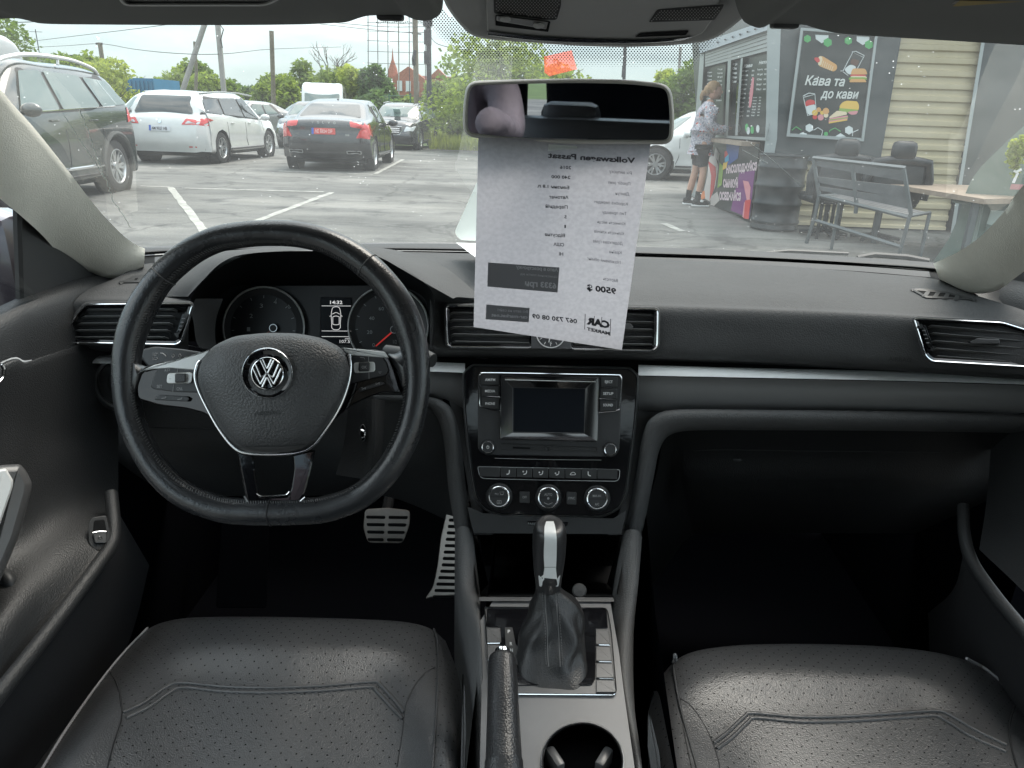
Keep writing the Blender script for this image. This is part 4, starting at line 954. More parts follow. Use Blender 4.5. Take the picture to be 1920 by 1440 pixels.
# screen funnel
O = rp([(937, 702.5), (1124, 706), (1121, 829), (937, 824)], 2, 2); I = rp([(961, 726), (1098, 728), (1096, 813), (961, 811)], 1, 2)
b = B(); b.grid([[sp_.p(p.x, p.y, .0056) for p in O], [sp_.p(p.x, p.y, .0135) for p in inset(O, .8)], [sp_.p(p.x, p.y, .0140) for p in inset(O, 2.5)], [sp_.p(p.x, p.y, .0062) for p in I]], closed=True); b.out('screen_bezel', MT['gloss2'], RA, smooth=20)
b = B(); k = len(b.V); b.V += [sp_.p(p.x, p.y, .0064) for p in I]; b.F.append(tuple(range(len(I)))); b.out('screen', MT['screen'], RA)
b = B(); b.ringp(sp_, inset(I, .2), [(0, .0064), (.2, .0069), (1.0, .0065)], cap=False); b.out('screen_edge', MT['satin'], RA)
b = B(); b.band(sp_, [(947, 711.2), (1117, 715.3)], [(947, 712.6), (1117, 716.6)], .0150, 4, drop=.012); b.out('disc_slot', MT['chrome'], RA)
for t, P in (('AM/FM', [(903, 702.5), (936, 703), (936, 721.5), (903, 721)]), ('MEDIA', [(903, 723.5), (936, 724), (936, 743), (903, 743)]), ('PHONE', [(903, 745.5), (936, 746), (937, 768), (903, 764)]),
             ('EJECT', [(1126, 706), (1158, 707), (1157, 726), (1126, 725)]), ('SETUP', [(1125, 728), (1157, 729), (1157, 748), (1125, 747)]), ('SOUND', [(1124, 750), (1157, 751), (1156, 769), (1124, 772)])):
    b = B(); b.panel(sp_, rp(P, 1.5), .0055, .0085, 1.2); bt = b.out('button', MT['black'], RA)
    w = 19 if t in ('AM/FM', 'MEDIA', 'SETUP') else 18; cx = (P[0][0]+P[1][0])/2-.5; cy = (P[0][1]+P[2][1])/2+2.2
    if t == 'EJECT': w = 14.5
    b = B(); b.text(sp_, t, (cx-w/2, cy), (cx+w/2, cy+.2), 5.0, .0088, bold=.015); b.out('lettering', MT['white'], bt)
b = B()
b.line(sp_, [zs(402, 452), zs(350, 447), zs(290, 432), zs(255, 420), zs(246, 400), zs(245, 300), zs(246, 190), zs(256, 168), zs(285, 161), zs(600, 165), zs(1000, 173), zs(1300, 178), zs(1330, 188), zs(1338, 210), zs(1332, 320), zs(1325, 430), zs(1310, 448), zs(1250, 460), zs(1165, 468)], .0010, .0062, 6, n=90, flat=.8)
b.out('chrome_bracket', MT['chrome'], RA)
for x0, y0, x1, y1 in ((298, 255, 400, 260), (298, 344, 402, 349), (1170, 272, 1272, 275), (1166, 362, 1270, 366)):
    b = B(); b.line(sp_, [zs(x0, y0), zs(x1, y1)], .0007, .0086, 6); b.out('button_divider', MT['chrome'], RA)
def knob(par, pl, cx, cy, r, h, name='knob', ringmat=None, flare=1.16):
    n = 40
    b = B(); b.ringp(pl, circ(cx, cy, r*flare, n), [(0, .004), (0, .006), (r*.10, .0075), (r*.16, h*.8), (r*.19, h)], cap=True); k = b.out(name, MT['rubknob'], par, smooth=50)
    b = B(); b.ringp(pl, circ(cx, cy, r*.93, n), [(-.3, h*.8), (0, h+.0010), (r*.045, h+.0016), (r*.13, h+.0012), (r*.15, h)], cap=False); b.out('knob_ring', ringmat or MT['chrome'], k, smooth=50)
    return k
MT['rubknob'] = mat('knob_plastic', (.03, .031, .033), .35, spec=.5)
k = knob(RA, sp_, 914.5, 838.5, 12.5, .016); b = B(); b.line(sp_, circ(914.5, 838.5, 2.6, 12), .0003, .0168, 4, closed=True, n=16); b.band(sp_, [(914.2, 835), (914.2, 839)], [(915, 835), (915, 839)], .017, 2); b.out('power_mark', MT['white'], k)
knob(RA, sp_, 1144.5, 843, 12.5, .016)
b = B(); b.ringp(sp_, rp([zs(400, 702), zs(1150, 735), zs(1150, 772), zs(402, 756)], 2), [(0, .0056), (0, .0068), (.8, .0068), (1.4, .0058)]); PT = b.out('port_strip', MT['black'], RA)
b = B(); b.ringp(sp_, [zs(500, 730), zs(635, 736), zs(635, 750), zs(500, 745)], [(0, .0059), (.3, .0066)]); b.out('card_slot', MT['flat'], PT)
b = B(); b.ringp(sp_, circ(1028, 841, 6.3, 24), [(0, .006), (0, .0075), (2.2, .0078), (3.2, .0055)]); b.out('jack_socket', MT['black'], PT)
b = B(); b.line(sp_, [zs(360, 820), zs(770, 830), zs(1183, 834)], .0005, .0040, 4); b.out('trim_line', MT['satinmetal'], ST)
# ---- climate
CLM = thing('climate_panel', 'climate control panel with three ringed dials and a row of seat heater buttons', 'climate control', tuple(AY(1028, 930, 1.04)))
b = B(); b.ringp(sp_, rp([zs(225, 882), zs(400, 885), zs(1330, 905), zs(1322, 1000), zs(770, 992), zs(245, 978)], [5, 1, 5, 10, 30, 10]), [(0, .003), (.2, .0048), (1.1, .0048), (1.4, .0035)], cap=False); b.out('button_bar_frame', MT['satinmetal'], CLM)
bx = [240, 403, 528, 653, 777, 902, 1027, 1150, 1310]
for i in range(8):
    x0, x1 = bx[i]+2, bx[i+1]-2; yo = lambda x: 886+(x-240)*.019
    b = B(); b.panel(sp_, rp([zs(x0, yo(x0)), zs(x1, yo(x1)), zs(x1-2, yo(x1)+76), zs(x0+1, yo(x0)+74)], 1), .003, .0055, .8); bt = b.out('button', MT['black'], CLM)
    if 0 < i < 7:
        cx, cy = (x0+x1)/2, yo((x0+x1)/2)+38; b = B()
        if i in (1, 6):
            s = 1 if i == 1 else -1
            b.line(sp_, [zs(cx+s*8, cy-18), zs(cx+s*6, cy+6), zs(cx-s*4, cy+14), zs(cx-s*14, cy+15)], .0009, .0057, 4, n=10)
        elif i == 5:
            b.line(sp_, [zs(cx-22, cy+8), zs(cx-12, cy-4), zs(cx, cy-10), zs(cx+12, cy-6), zs(cx+20, cy+6), zs(cx+8, cy+10), zs(cx-12, cy+10)], .0005, .0057, 4, closed=True, n=18)
        else:
            b.line(sp_, [zs(cx+16, cy-16), zs(cx+14, cy+4), zs(cx+4, cy+12), zs(cx-8, cy+13)], .0007, .0057, 4, n=8); b.ringp(sp_, circ(*zs(cx-10, cy-8+4*(i-2)), 1.6, 8), [(0, .0056), (.2, .006)])
        b.out('button_symbol', MT['white'], bt)
MT['dull'] = mat('grey_lettering', (.35, .35, .35), .6)
for cx, cy, a, c in ((936, 931.5, 'MAX', None), (1028, 933.5, 'AUTO', None), (1119.5, 935.5, 'MAX A/C', 'A/C')):
    b = B(); b.ringp(sp_, circ(cx, cy-1, 26.5, 48), [(0, .003), (0, .0042)]); b.out('dial_well', MT['flat'], CLM)
    k = knob(CLM, sp_, cx, cy, 21.5, .017, 'dial')
    b = B(); b.line(sp_, [(cx-16, cy), (cx+16, cy+.4)], .0003, .0172, 4); b.out('dial_split', MT['flat'], k)
    b = B()
    if a == 'AUTO':
        b.text(sp_, 'AUTO', (cx-7.5, cy-4), (cx+7.5, cy-4), 5, .0175, bold=.01); b.line(sp_, [(cx-8, cy+9), (cx, cy+12), (cx+8, cy+9)], .0004, .0175, 4)
        b.ringp(sp_, circ(cx, cy+1, 2.2, 12), [(0, .0172), (.3, .0185)])
    elif c: b.text(sp_, 'MAX A/C', (cx-8, cy-4), (cx+8, cy-4), 4, .0175, bold=.02); b.text(sp_, 'A/C', (cx-4, cy+12), (cx+4, cy+12), 4.6, .0175, bold=.02)
    else:
        b.text(sp_, 'MAX', (cx-8, cy-4), (cx-1, cy-4), 3.2, .0175); b.line(sp_, [(cx+1, cy-9), (cx+9, cy-9), (cx+7, cy-4), (cx+3, cy-4)], .0004, .0175, 4, closed=True, n=0)
        b.line(sp_, rp([(cx-4, cy+7), (cx+4, cy+7), (cx+4, cy+12.5), (cx-4, cy+12.5)], 1), .0003, .0175, 4, closed=True, n=0); b.band(sp_, [(cx-2, cy+9), (cx+2, cy+9)], [(cx-2, cy+10.5), (cx+2, cy+10.5)], .0175, 2)
    b.out('lettering', MT['dull'], k)
for t, P in (('OFF', [zs(552, 1075), zs(630, 1077), zs(630, 1168), zs(552, 1164)]), ('SYNC', [zs(915, 1078), zs(992, 1082), zs(990, 1180), zs(915, 1176)])):
    b = B(); b.panel(sp_, rp(P, 2), .003, .0062, 1); bt = b.out('button', MT['black'], CLM)
    cx = (P[0][0]+P[1][0])/2; cy = (P[0][1]+P[2][1])/2; w = 8 if t == 'OFF' else 13
    b = B(); b.text(sp_, t, (cx-w/2, cy+2), (cx+w/2, cy+2), 4.8, .0066, bold=.01); b.out('lettering', MT['dull'], bt)

# ================================================================ centre console
CZ = lambda y: .545+.05*(y-.6)
CN = thing('centre_console', 'centre console between the seats with padded side rails and cup holder', 'console', (.05, .7, .2))
pc = PL.three(Vector((0, .6, CZ(.6))), Vector((.3, .6, CZ(.6))), Vector((0, .9, CZ(.9))))
def rail(Lp, Rp, ys, y2):
    b = B(); n = 50; a = crv([Vector((p[0], p[1], 0)) for p in Lp], n); c = crv([Vector((p[0], p[1], 0)) for p in Rp], n); yy = crv([Vector((v, 0, 0)) for v in ys], n); rows = []
    for k in range(-2, 13):
        t = max(0, min(1, k/10)); r = []
        for i in range(n):
            p = a[i].lerp(c[i], t); q = AY(p.x, p.y, yy[i].x)
            hgt = .016*math.sin(PI*t)**.6
            if k < 0: q = q+Vector((0, 0, -.12*(-k)))
            elif k > 10: q = q+Vector((0, 0, -.12*(k-10)))
            else: q = q+Vector((0, -hgt*.5, hgt))
            r.append(q)
        rows.append(r)
    b.grid(rows); return b.out('side_rail', MT['knee'], CN, smooth=75)
rail([(853, 998), (860, 1093), (870, 1160), (885, 1293), (893, 1440), (898, 1600)], [(886, 998), (900, 1110), (900, 1140), (904, 1230), (910, 1440), (914, 1600)], [1.04, .97, .90, .78, .66, .58], 0)
rail([(1168, 1001), (1148, 1118), (1152, 1193), (1166, 1293), (1183, 1440), (1195, 1600)], [(1204, 1007), (1197, 1093), (1188, 1193), (1190, 1327), (1204, 1440), (1215, 1600)], [1.04, .97, .90, .78, .66, .58], 0)
b = B(); b.loft([[pc.p(895, 1122, .0), pc.p(1150, 1122, .0)], [pc.p(905, 1250, 0), pc.p(1160, 1250, 0)], [pc.p(905, 1440, 0), pc.p(1188, 1440, 0)], [pc.p(905, 1700, 0), pc.p(1230, 1700, 0)]], 6, 6)
# plate with a round opening for the cup holder
b = B(); cc = (1092, 1428); cr_ = (76, 72)
outer = rp([(893, 1122), (1152, 1122), (1158, 1200), (1170, 1300), (1190, 1440), (1215, 1640), (895, 1640), (903, 1300), (896, 1180)], 1, 1)
hole = circ(cc[0], cc[1], cr_[0], 40, cr_[1])
oc = []
for h in hole:    # outline point along the same ray
    d = (h-Vector(cc)).normalized(); best = None
    for i in range(len(outer)):
        a, e = Vector(outer[i-1]), Vector(outer[i]); den = d.x*(e.y-a.y)-d.y*(e.x-a.x)
        if abs(den) < 1e-9: continue
        t = ((a.x-cc[0])*(e.y-a.y)-(a.y-cc[1])*(e.x-a.x))/den; s = ((a.x-cc[0])*d.y-(a.y-cc[1])*d.x)/den
        if t > 0 and -1e-6 <= s <= 1+1e-6 and (best is None or t < best): best = t
    oc.append(Vector(cc)+d*best)
b.grid([[pc.p(p.x, p.y, 0) for p in oc], [pc.p(p.x, p.y, 0) for p in hole], [pc.p(p.x, p.y, -.003) for p in inset(hole, 1)]], closed=True)
b.add([pc.p(893, 1122, 0), pc.p(1152, 1122, 0), pc.p(oc[0].x, oc[0].y, 0)], [])
# corners missed by the rays
b.out('top_plate', mat('console_plate', (.13, .13, .132), .42, spec=.45, var=(20, .06)), CN)
b = B(); b.ringp(pc, outer, [(0, -.004), (0, -.0015)], cap=False); 
b.out('plate_rim', MT['black'], CN)
b = B(); b.ringp(pc, hole, [(-2.2, 0), (-1.6, .0025), (.5, .003), (2.2, .0), (3.5, -.03), (5, -.085)], cap=True); b.out('cup_holder', mat('cup_black', (.012, .012, .013), .25), CN)
b = B(); b.ringp(pc, hole, [(-2.6, .0005), (-2.0, .0028), (-1.2, .0030), (-.8, .001)], cap=False); b.out('cup_ring', MT['satinmetal'], CN)
for cx, cy, r in ((1040, 1425, .5), (1132, 1425, -.5)):
    b = B(); b.box(pc.p(cx, cy+4, -.025), (.012, .03, .022), rz=r, bev=.004); b.out('cup_grip', MT['satin'], CN)
# storage recess ahead of the lever
b = B()
b.loft([R3((884, 990, 1.06), (1174, 993, 1.06)), R3((900, 1010, 1.28), (1160, 1012, 1.28)), R3((905, 1070, 1.28), (1150, 1070, 1.28)), R3((903, 1105, 1.15), (1150, 1105, 1.15)), R3((900, 1118, .95), (1150, 1118, .95))], 4, 12); b.out('storage_recess', MT['flat'], CN)
for s, xs in ((-1, (882, 1005, 896, 1115)), (1, (1175, 1005, 1158, 1115))):
    b = B(); b.loft([[AY(xs[0], xs[1], 1.05), AY(xs[0]-s*12, xs[1], 1.28)], [AY(xs[2], xs[3], .94), AY(xs[2]-s*20, xs[3]-20, 1.2)]], 3, 3); b.out('recess_wall', MT['flat'], CN)
b = B(); b.panel(pc, rp([(898, 1119), (1150, 1120), (1152, 1128), (898, 1127)], 2), -.002, .004, 1.5); b.out('recess_lip', MT['satin'], CN)
b = B(); q = AY(1086, 1108, .93); b.lathe([(0, 0), (.010, 0), (.011, .003), (.009, .006), (0, .007)], 20, q, (0, -.7, .7)); b.out('power_socket', mat('socket_metal', (.05, .05, .05), .4, .2), CN)
# gear plate
GPo = rp([(908, 1137), (1139, 1139), (1147, 1180), (1157, 1296), (1152, 1304), (918, 1302), (912, 1240)], [4, 8, 20, 5, 6, 4, 10])
b = B(); b.ringp(pc, GPo, [(0, .0), (.3, .0035), (1.6, .004), (2.6, .0022)], cap=False); b.out('gear_plate_frame', MT['chrome'], CN)
b = B(); b.ringp(pc, GPo, [(2, .0), (2.4, .0018), (3, .002)]); GPL = b.out('gear_plate', MT['satin'], CN)
b = B(); b.ringp(pc, rp([(913, 1141), (1137, 1142), (1140, 1178), (1117, 1178), (1116, 1274), (1110, 1285), (945, 1285), (938, 1280), (936, 1176), (912, 1175)], [3, 3, 2, 2, 3, 5, 5, 3, 2, 2]), [(0, .002), (.5, .0032), (1.2, .0036)]); b.out('gloss_insert', MT['gloss'], CN)
for i in range(4):
    y0 = 1180+i*31.5; y1 = y0+28; x0 = 1117+i*.3; x1 = 1141+i*3.6
    if i == 3: y1 = 1298
    b = B(); b.panel(pc, rp([(x0, y0), (x1, y0+1), (x1+3.4, y1), (x0, y1)], 1), .002, .005, 1.2); k = b.out('button', MT['satin'], CN)
    if i < 3: b = B(); b.line(pc, [(x0+6, y1+1), (x1+2, y1+1.6)], .0006, .0045, 4); b.out('button_divider', MT['chrome'], k)
for i in range(3):
    y0 = 1177+i*31.5; x1 = 938; x0 = 912+i*1.2
    b = B(); b.panel(pc, rp([(x0, y0), (x1, y0), (x1+2, y0+28), (x0+1, y0+28)], 1), .002, .005, 1.2); k = b.out('button', MT['satin'], CN)
    b = B(); b.line(pc, [(x0+2, y0+29.2), (x1-1, y0+29)], .0006, .0045, 4); b.out('button_divider', MT['chrome'], k)
b = B(); b.panel(pc, rp([(946, 1176), (961, 1176), (967, 1208), (979, 1221), (981, 1246), (965, 1248), (950, 1246)], 2), .003, .0052, .8); GI = b.out('gear_indicator', MT['black'], CN)
b = B()
for t, x, y in (('P', 952, 1187), ('R', 956, 1210), ('N', 957, 1222), ('D', 959, 1233), ('+', 969, 1226), ('-', 971, 1237)): b.text(pc, t, (x, y), (x+(4.5 if t not in '-' else 3), y), 6.5 if t not in '+-' else 5, .0056, bold=.01)
b.out('lettering', MT['white'], GI)
# outer skirts of the console, down to the floor
b = B()
b.grid([[Vector((-.085, 1.25, .62)), Vector((-.09, .9, .55)), Vector((-.09, .4, .53)), Vector((-.09, .2, .53))], [Vector((-.11, 1.25, .15)), Vector((-.11, .9, .15)), Vector((-.11, .4, .15)), Vector((-.11, .2, .15))]])
b.grid([[Vector((.17, 1.25, .62)), Vector((.155, .9, .55)), Vector((.135, .4, .53)), Vector((.135, .2, .53))], [Vector((.19, 1.25, .15)), Vector((.17, .9, .15)), Vector((.16, .4, .15)), Vector((.16, .2, .15))]])
b.out('side_skirt', MT['carpet'], CN)
# gear lever
GL = thing('gear_lever', 'automatic gear lever with black and silver knob over a stitched leather boot', 'gear lever', tuple(AZ(1040, 1270, .56)))
def ringat(cx, cy, y, rx, ry, n=28, nrm=None, sq=2.0, wob=0.0):
    """a horizontal-ish ring round the lever, centre from pixel + depth"""
    c = AY(cx, cy, y); out = []
    for i in range(n):
        a = 2*PI*i/n; ca, sa = math.cos(a), math.sin(a)
        f = (abs(ca)**sq+abs(sa)**sq)**(-1/sq)
        w = 1+.45*wob*math.sin(3*a+cy*.11)+wob*.25*math.sin(5*a+cy*.07)
        out.append(c+Vector((rx*ca*f*w, ry*sa*f*w, 0)))
    return out
b = B(); rr = [(1037, 1258, .775, .042, .050, 3, .02), (1036, 1245, .785, .045, .052, 3.2, .03), (1035, 1215, .80, .043, .048, 3, .05), (1037, 1185, .81, .041, .042, 2.6, .07), (1040, 1160, .815, .037, .036, 2.4, .10), (1040, 1138, .82, .032, .030, 2.3, .12), (1034, 1118, .82, .023, .022, 2, .06), (1028, 1104, .82, .0165, .0165, 2, 0), (1028, 1098, .82, .016, .016, 2, 0)]
R_rows = []
C = [crv([Vector((r[0], r[1], r[2])) for r in rr], 34), crv([Vector((r[3], r[4], r[5])) for r in rr], 34), crv([Vector((r[6], 0, 0)) for r in rr], 34)]
for t_, (c, d, e) in enumerate(zip(*C)):
    t_ /= 33; rg = ringat(c.x, c.y, c.z, d.x, d.y, 72, sq=d.z, wob=max(0, e.x)); cen = sum(rg, Vector())/72
    for i in range(72):
        a = 360*i/72; k = 0
        for a0, sl, w_, am, tc_, tw in ((300, -95, 13, .13, .55, .26), (238, 80, 12, .11, .50, .24), (345, -60, 15, .20, .68, .16), (262, 40, 10, -.10, .60, .2), (200, 70, 14, .12, .45, .25), (285, -120, 11, .10, .30, .2), (318, 60, 12, -.09, .40, .2)):
            dd = (a-(a0+sl*(t_-tc_))+180) % 360-180; k += am*math.exp(-(dd/w_)**2)*math.exp(-((t_-tc_)/tw)**2)
        rg[i] = cen+(rg[i]-cen)*(1+k)
    R_rows.append(rg)
b.grid(R_rows, closed=True); b.out('leather_boot', mat('boot_leather', (.012, .012, .0125), .38, bump=[(450, .3, 'v')]), GL, smooth=80); BS = SURF(b.V, b.F)
b = B()
for off in (-11, -7, 14, 18):
    P = [(1028+off*.9, 1106), (1030+off, 1140), (1033+off, 1180), (1034+off*1.05, 1220), (1036+off*1.05, 1250)]
    if off in (-7, 14): b.line(BS, P, .0007, .0002, 4)
    else:
        q = crv([Vector((p[0], p[1], 0)) for p in P], 60)
        for i in range(0, 58, 2): b.tube([BS.p(q[i].x, q[i].y, .0006), BS.p(q[i+1].x, q[i+1].y, .0006)], .0006, 4)
b.out('boot_stitching', MT['greythread'], GL, kind='stuff')
b = B(); rr = [(1028, 1100, .82, .0165, .0165, 2), (1028, 1085, .82, .0175, .0175, 2), (1028, 1075, .82, .0185, .019, 2.2), (1029, 1050, .82, .0205, .021, 2.4), (1030, 1020, .82, .0215, .023, 2.4), (1030.5, 1000, .82, .0212, .025, 2.3), (1031, 986, .82, .0185, .023, 2.2), (1031, 978, .825, .013, .017, 2), (1031, 975.5, .83, .005, .006, 2), (1031, 975.2, .83, .0002, .0002, 2)]
C = [crv([Vector((r[0], r[1], r[2])) for r in rr], 30), crv([Vector((r[3], r[4], r[5])) for r in rr], 30)]
rws = [ringat(c.x, c.y, c.z, max(d.x, .0001), max(d.y, .0001), 36, sq=d.z) for c, d in zip(*C)]
b.grid(rws, closed=True); b.out('knob_body', mat('knob_leather', (.018, .018, .019), .36, bump=(500, .12, 'v')), GL, smooth=80); KS = SURF(b.V, b.F)
b = B(); L_ = [(1021, 1062), (1020, 1040), (1021, 1010), (1021, 990), (1024, 979)]; Rr = [(1042, 1062), (1043, 1040), (1043, 1010), (1041, 990), (1038, 979)]
b.band(KS, L_, Rr, .0012, 24, drop=-.001); b.out('knob_insert', MT['whitetrim'], GL, smooth=70)
b = B(); b.band(KS, [(1014, 1082), (1021, 1075), (1021, 1063)][::-1], [(1044, 1085), (1042, 1076), (1042, 1063)][::-1], .001, 10, drop=-.001)
b.ringp(KS, rp([(1010, 1078), (1018, 1086), (1021, 1064), (1042, 1064), (1044, 1086), (1050, 1078), (1046, 1099), (1012, 1099)], 2), [(0, -.001), (0, .0008)]); b.out('knob_collar', MT['whitetrim'], GL)
# hand brake
HB = thing('hand_brake', 'black leather hand brake lever with chrome release button beside the gear plate', 'hand brake', tuple(AZ(945, 1440, .55)))
b = B(); a0 = AZ(942, 1228, .635); a1 = AZ(945, 1440, .59); ax = (a1-a0)
P = [a0+ax*t for t in (0, .02, .06, .5, .93, .95, .97, 1.1, 1.6)]
b.tube(P, [.0125, .0150, .0162, .0175, .0190, .0200, .0200, .0205, .021], 20); b.out('grip', mat('grip_leather', (.018, .018, .019), .33, bump=(420, .3, 'v')), HB, smooth=60)
b = B(); b.tube([a0-ax*.055, a0-ax*.05, a0-ax*.03, a0+ax*.02], [.006, .0085, .009, .009], 16); b.out('release_button', MT['chrome'], HB)

# ================================================================ steering wheel
WC = AY(509, 700, .80); wa = R_(22)
wp = PL(WC, (0, -math.cos(wa), math.sin(wa)))
SWH = thing('steering_wheel', 'black leather flat-bottomed steering wheel with chrome badge and button pods', 'steering wheel', tuple(WC))
RP = [(509, 437), (560, 440), (612, 453), (664, 480), (712, 520), (748, 570), (772, 630), (782, 700), (777, 765), (758, 828), (722, 888), (672, 932), (612, 954), (560, 959), (509, 960), (455, 959), (405, 952), (343, 926), (295, 882), (260, 822), (241, 762), (236, 700), (243, 640), (264, 582), (300, 524), (350, 478), (404, 450), (458, 440)]
RQ = crv([Vector((p[0], p[1], 0)) for p in RP], 160, True)
rim_c = [wp.p(q.x, q.y, 0) for q in RQ]
def rrad(q):
    ang = math.degrees(math.atan2(-(q.y-700), q.x-509)) % 360
    r = .0150
    for a0_, w_, k_ in ((22, 14, .0022), (158, 14, .0022), (50, 10, .0008), (130, 10, .0008), (270, 30, .0005)):
        d = min(abs(ang-a0_), 360-abs(ang-a0_)); r += k_*math.exp(-(d/w_)**2)
    return r
b = B(); b.tube(rim_c, [rrad(q) for q in RQ], 20, closed=True, up=wp.n, flat=1.05); b.out('rim', MT['rim'], SWH, smooth=85); RS = SURF(b.V, b.F)
# seams across the rim at ten, two and six o'clock
for i in (min(range(160), key=lambda k: (RQ[k]-Vector((306, 518, 0))).length), min(range(160), key=lambda k: (RQ[k]-Vector((690, 497, 0))).length), min(range(160), key=lambda k: (RQ[k]-Vector((512, 960, 0))).length)):
    c = rim_c[i]; t = (rim_c[(i+1) % 160]-rim_c[i-1]).normalized(); u = wp.n; w = t.cross(u); r = rrad(RQ[i])+.0003
    b = B(); b.tube([c+u*r*1.05*math.cos(a*PI/12)+w*r*math.sin(a*PI/12) for a in range(24)], .0007, 6, closed=True); b.out('rim_seam', MT['greythread'] if RQ[i].y < 600 else MT['thread'], SWH)
b = B(); prev = None
for i in range(160):
    if 215 < 0: pass
    q = RQ[i]; n = (Vector((509, 700, 0))-q).normalized(); 
    for s in range(2):
        j = i+s*.5; q0 = RQ[i].lerp(RQ[(i+1) % 160], s*.5); c = rim_c[i].lerp(rim_c[(i+1) % 160], s*.5)
        t = (rim_c[(i+1) % 160]-rim_c[i]).normalized(); w = t.cross(wp.n).normalized()
        inw = (WC-c); w = w if w.dot(inw) > 0 else -w; r = rrad(q0)
        d = w*math.cos(.55)+wp.n*math.sin(.55); e = w*math.cos(.80)+wp.n*math.sin(.80)
        b.tube([c+d*(r+.0004)+t*.0008, c+e*(r+.0006)-t*.0008], .00045, 4)
b.out('rim_stitching', MT['greythread'], SWH, kind='stuff')
# hub
HP = rp([(500, 625), (440, 631), (398, 651), (374, 682), (369, 712), (382, 748), (410, 800), (438, 834), (462, 846), (510, 850), (556, 846), (586, 832), (622, 786), (646, 742), (657, 706), (654, 676), (640, 654), (604, 635), (556, 626)], 16, 3)
cH = Vector((510, 728))
b = B(); rows = []
for s, h in ((1.012, -.035), (1.0, .020), (.985, .030), (.955, .037), (.88, .044), (.72, .050), (.5, .054), (.25, .056), (.01, .0565)):
    rows.append([wp.p(cH.x+(p.x-cH.x)*s, cH.y+(p.y-cH.y)*s, h) for p in HP])
b.grid(rows, closed=True); b.out('airbag_cover', MT['hub'], SWH, smooth=80); HS = SURF(b.V, b.F)
b = B(); tp = [(655, 664), (657, 690), (652, 722), (638, 760), (616, 797), (588, 834), (560, 848), (510, 852), (462, 849), (438, 838), (412, 806), (388, 764), (372, 730), (366, 706), (370, 684), (376, 676)]
b.line(wp, tp, .0021, .022, 8, n=80, flat=.8); b.out('chrome_trim', MT['chrome'], SWH, smooth=80)
b = B(); b.band(HS, [(450, 838), (480, 836), (510, 836), (545, 835), (572, 832)], [(466, 846), (486, 848), (510, 849), (540, 848), (560, 845)], .0012, 16); b.out('lower_lip', MT['satin'], SWH)
b = B(); b.text(HS, 'AIRBAG', (477, 779), (526, 777), 8, .0007, bold=.015); b.out('airbag_mark', MT['black'], SWH)
# badge
bc = HS.p(501, 700); bp_ = PL(bc, wp.n)
b = B(); b.ringp(bp_, circ(501, 700, 48.5, 64), [(0, -.004), (.3, .0022), (1.6, .0030), (3, .0015)], cap=False); b.out('badge_ring', MT['chrome'], SWH, smooth=60)
b = B(); rows = [[bp_.p(p.x, p.y, h) for p in circ(501, 700, r, 64)] for r, h in ((46, .0012), (42, .0008), (36, -.0008), (33, -.001), (31, .0015), (20, .002), (.1, .002))]
b.grid(rows, closed=True); BG = b.out('badge_dish', MT['gloss'], SWH, smooth=60)
b = B(); b.ringp(bp_, circ(501, 700, 31.5, 64), [(0, .0), (.6, .0045), (2.4, .005), (3.8, .003), (4, .002)], cap=False)
cx, cy, r = 501, 700, 27.6
def stroke(P, w=2.9):
    b.line(bp_, P, w/FPX*.5, .0040, 6, n=0, flat=.8)
a = lambda d: (cx+r*math.cos(R_(d)), cy-r*math.sin(R_(d)))
for s in (-1, 1):
    stroke([(cx+s*12.5, cy-24.5), (cx+s*1.2, cy-1)]); stroke([(cx+s*8.0, cy-26.4), (cx+s*.2, cy-9)])
    stroke([(cx+s*26.2, cy-9), (cx+s*12.5, cy+20)]); stroke([(cx+s*21.5, cy-17.0), (cx+s*11.8, cy+6)]);
    stroke([(cx+s*11.8, cy+7), (cx+s*3.0, cy+3)][::-1]); stroke([(cx+s*12.5, cy+20), (cx+s*2.6, cy+2)]); stroke([(cx+s*9.2, cy+25.5), (cx+s*1.0, cy+8)])
stroke([(cx-3, cy+1), (cx+3, cy+1)]); stroke([(cx-1.2, cy+8), (cx+1.2, cy+8)])
b.out('badge_emblem', MT['chrome'], BG, smooth=70)
# spokes
wz = lambda x, y: (200+x/2.4, 400+y/2.4)
def sq(P, h0, h1, name, mt, par=SWH, r=4, bev=2.5): b = B(); b.panel(wp, rp(P, r), h0, h1, bev); return b.out(name, mt, par, smooth=50)
sq([(268, 690), (300, 680), (372, 668), (392, 740), (410, 800), (385, 775), (350, 766), (300, 760), (258, 748), (256, 725)], -.012, .008, 'spoke', MT['gloss'], r=8)
sq([(648, 660), (700, 655), (724, 660), (738, 690), (752, 738), (720, 735), (690, 745), (660, 760), (612, 800), (628, 765), (645, 720)], -.012, .008, 'spoke', MT['gloss'], r=8)
sq([(262, 696), (290, 684), (345, 672), (396, 655), (372, 682), (366, 694), (320, 690), (288, 692)], .008, .014, 'spoke_trim', MT['whitetrim'], r=2, bev=1.5)
sq([(640, 652), (680, 655), (722, 660), (729, 671), (690, 668), (656, 666), (650, 662)], .008, .014, 'spoke_trim', MT['whitetrim'], r=2, bev=1.5)
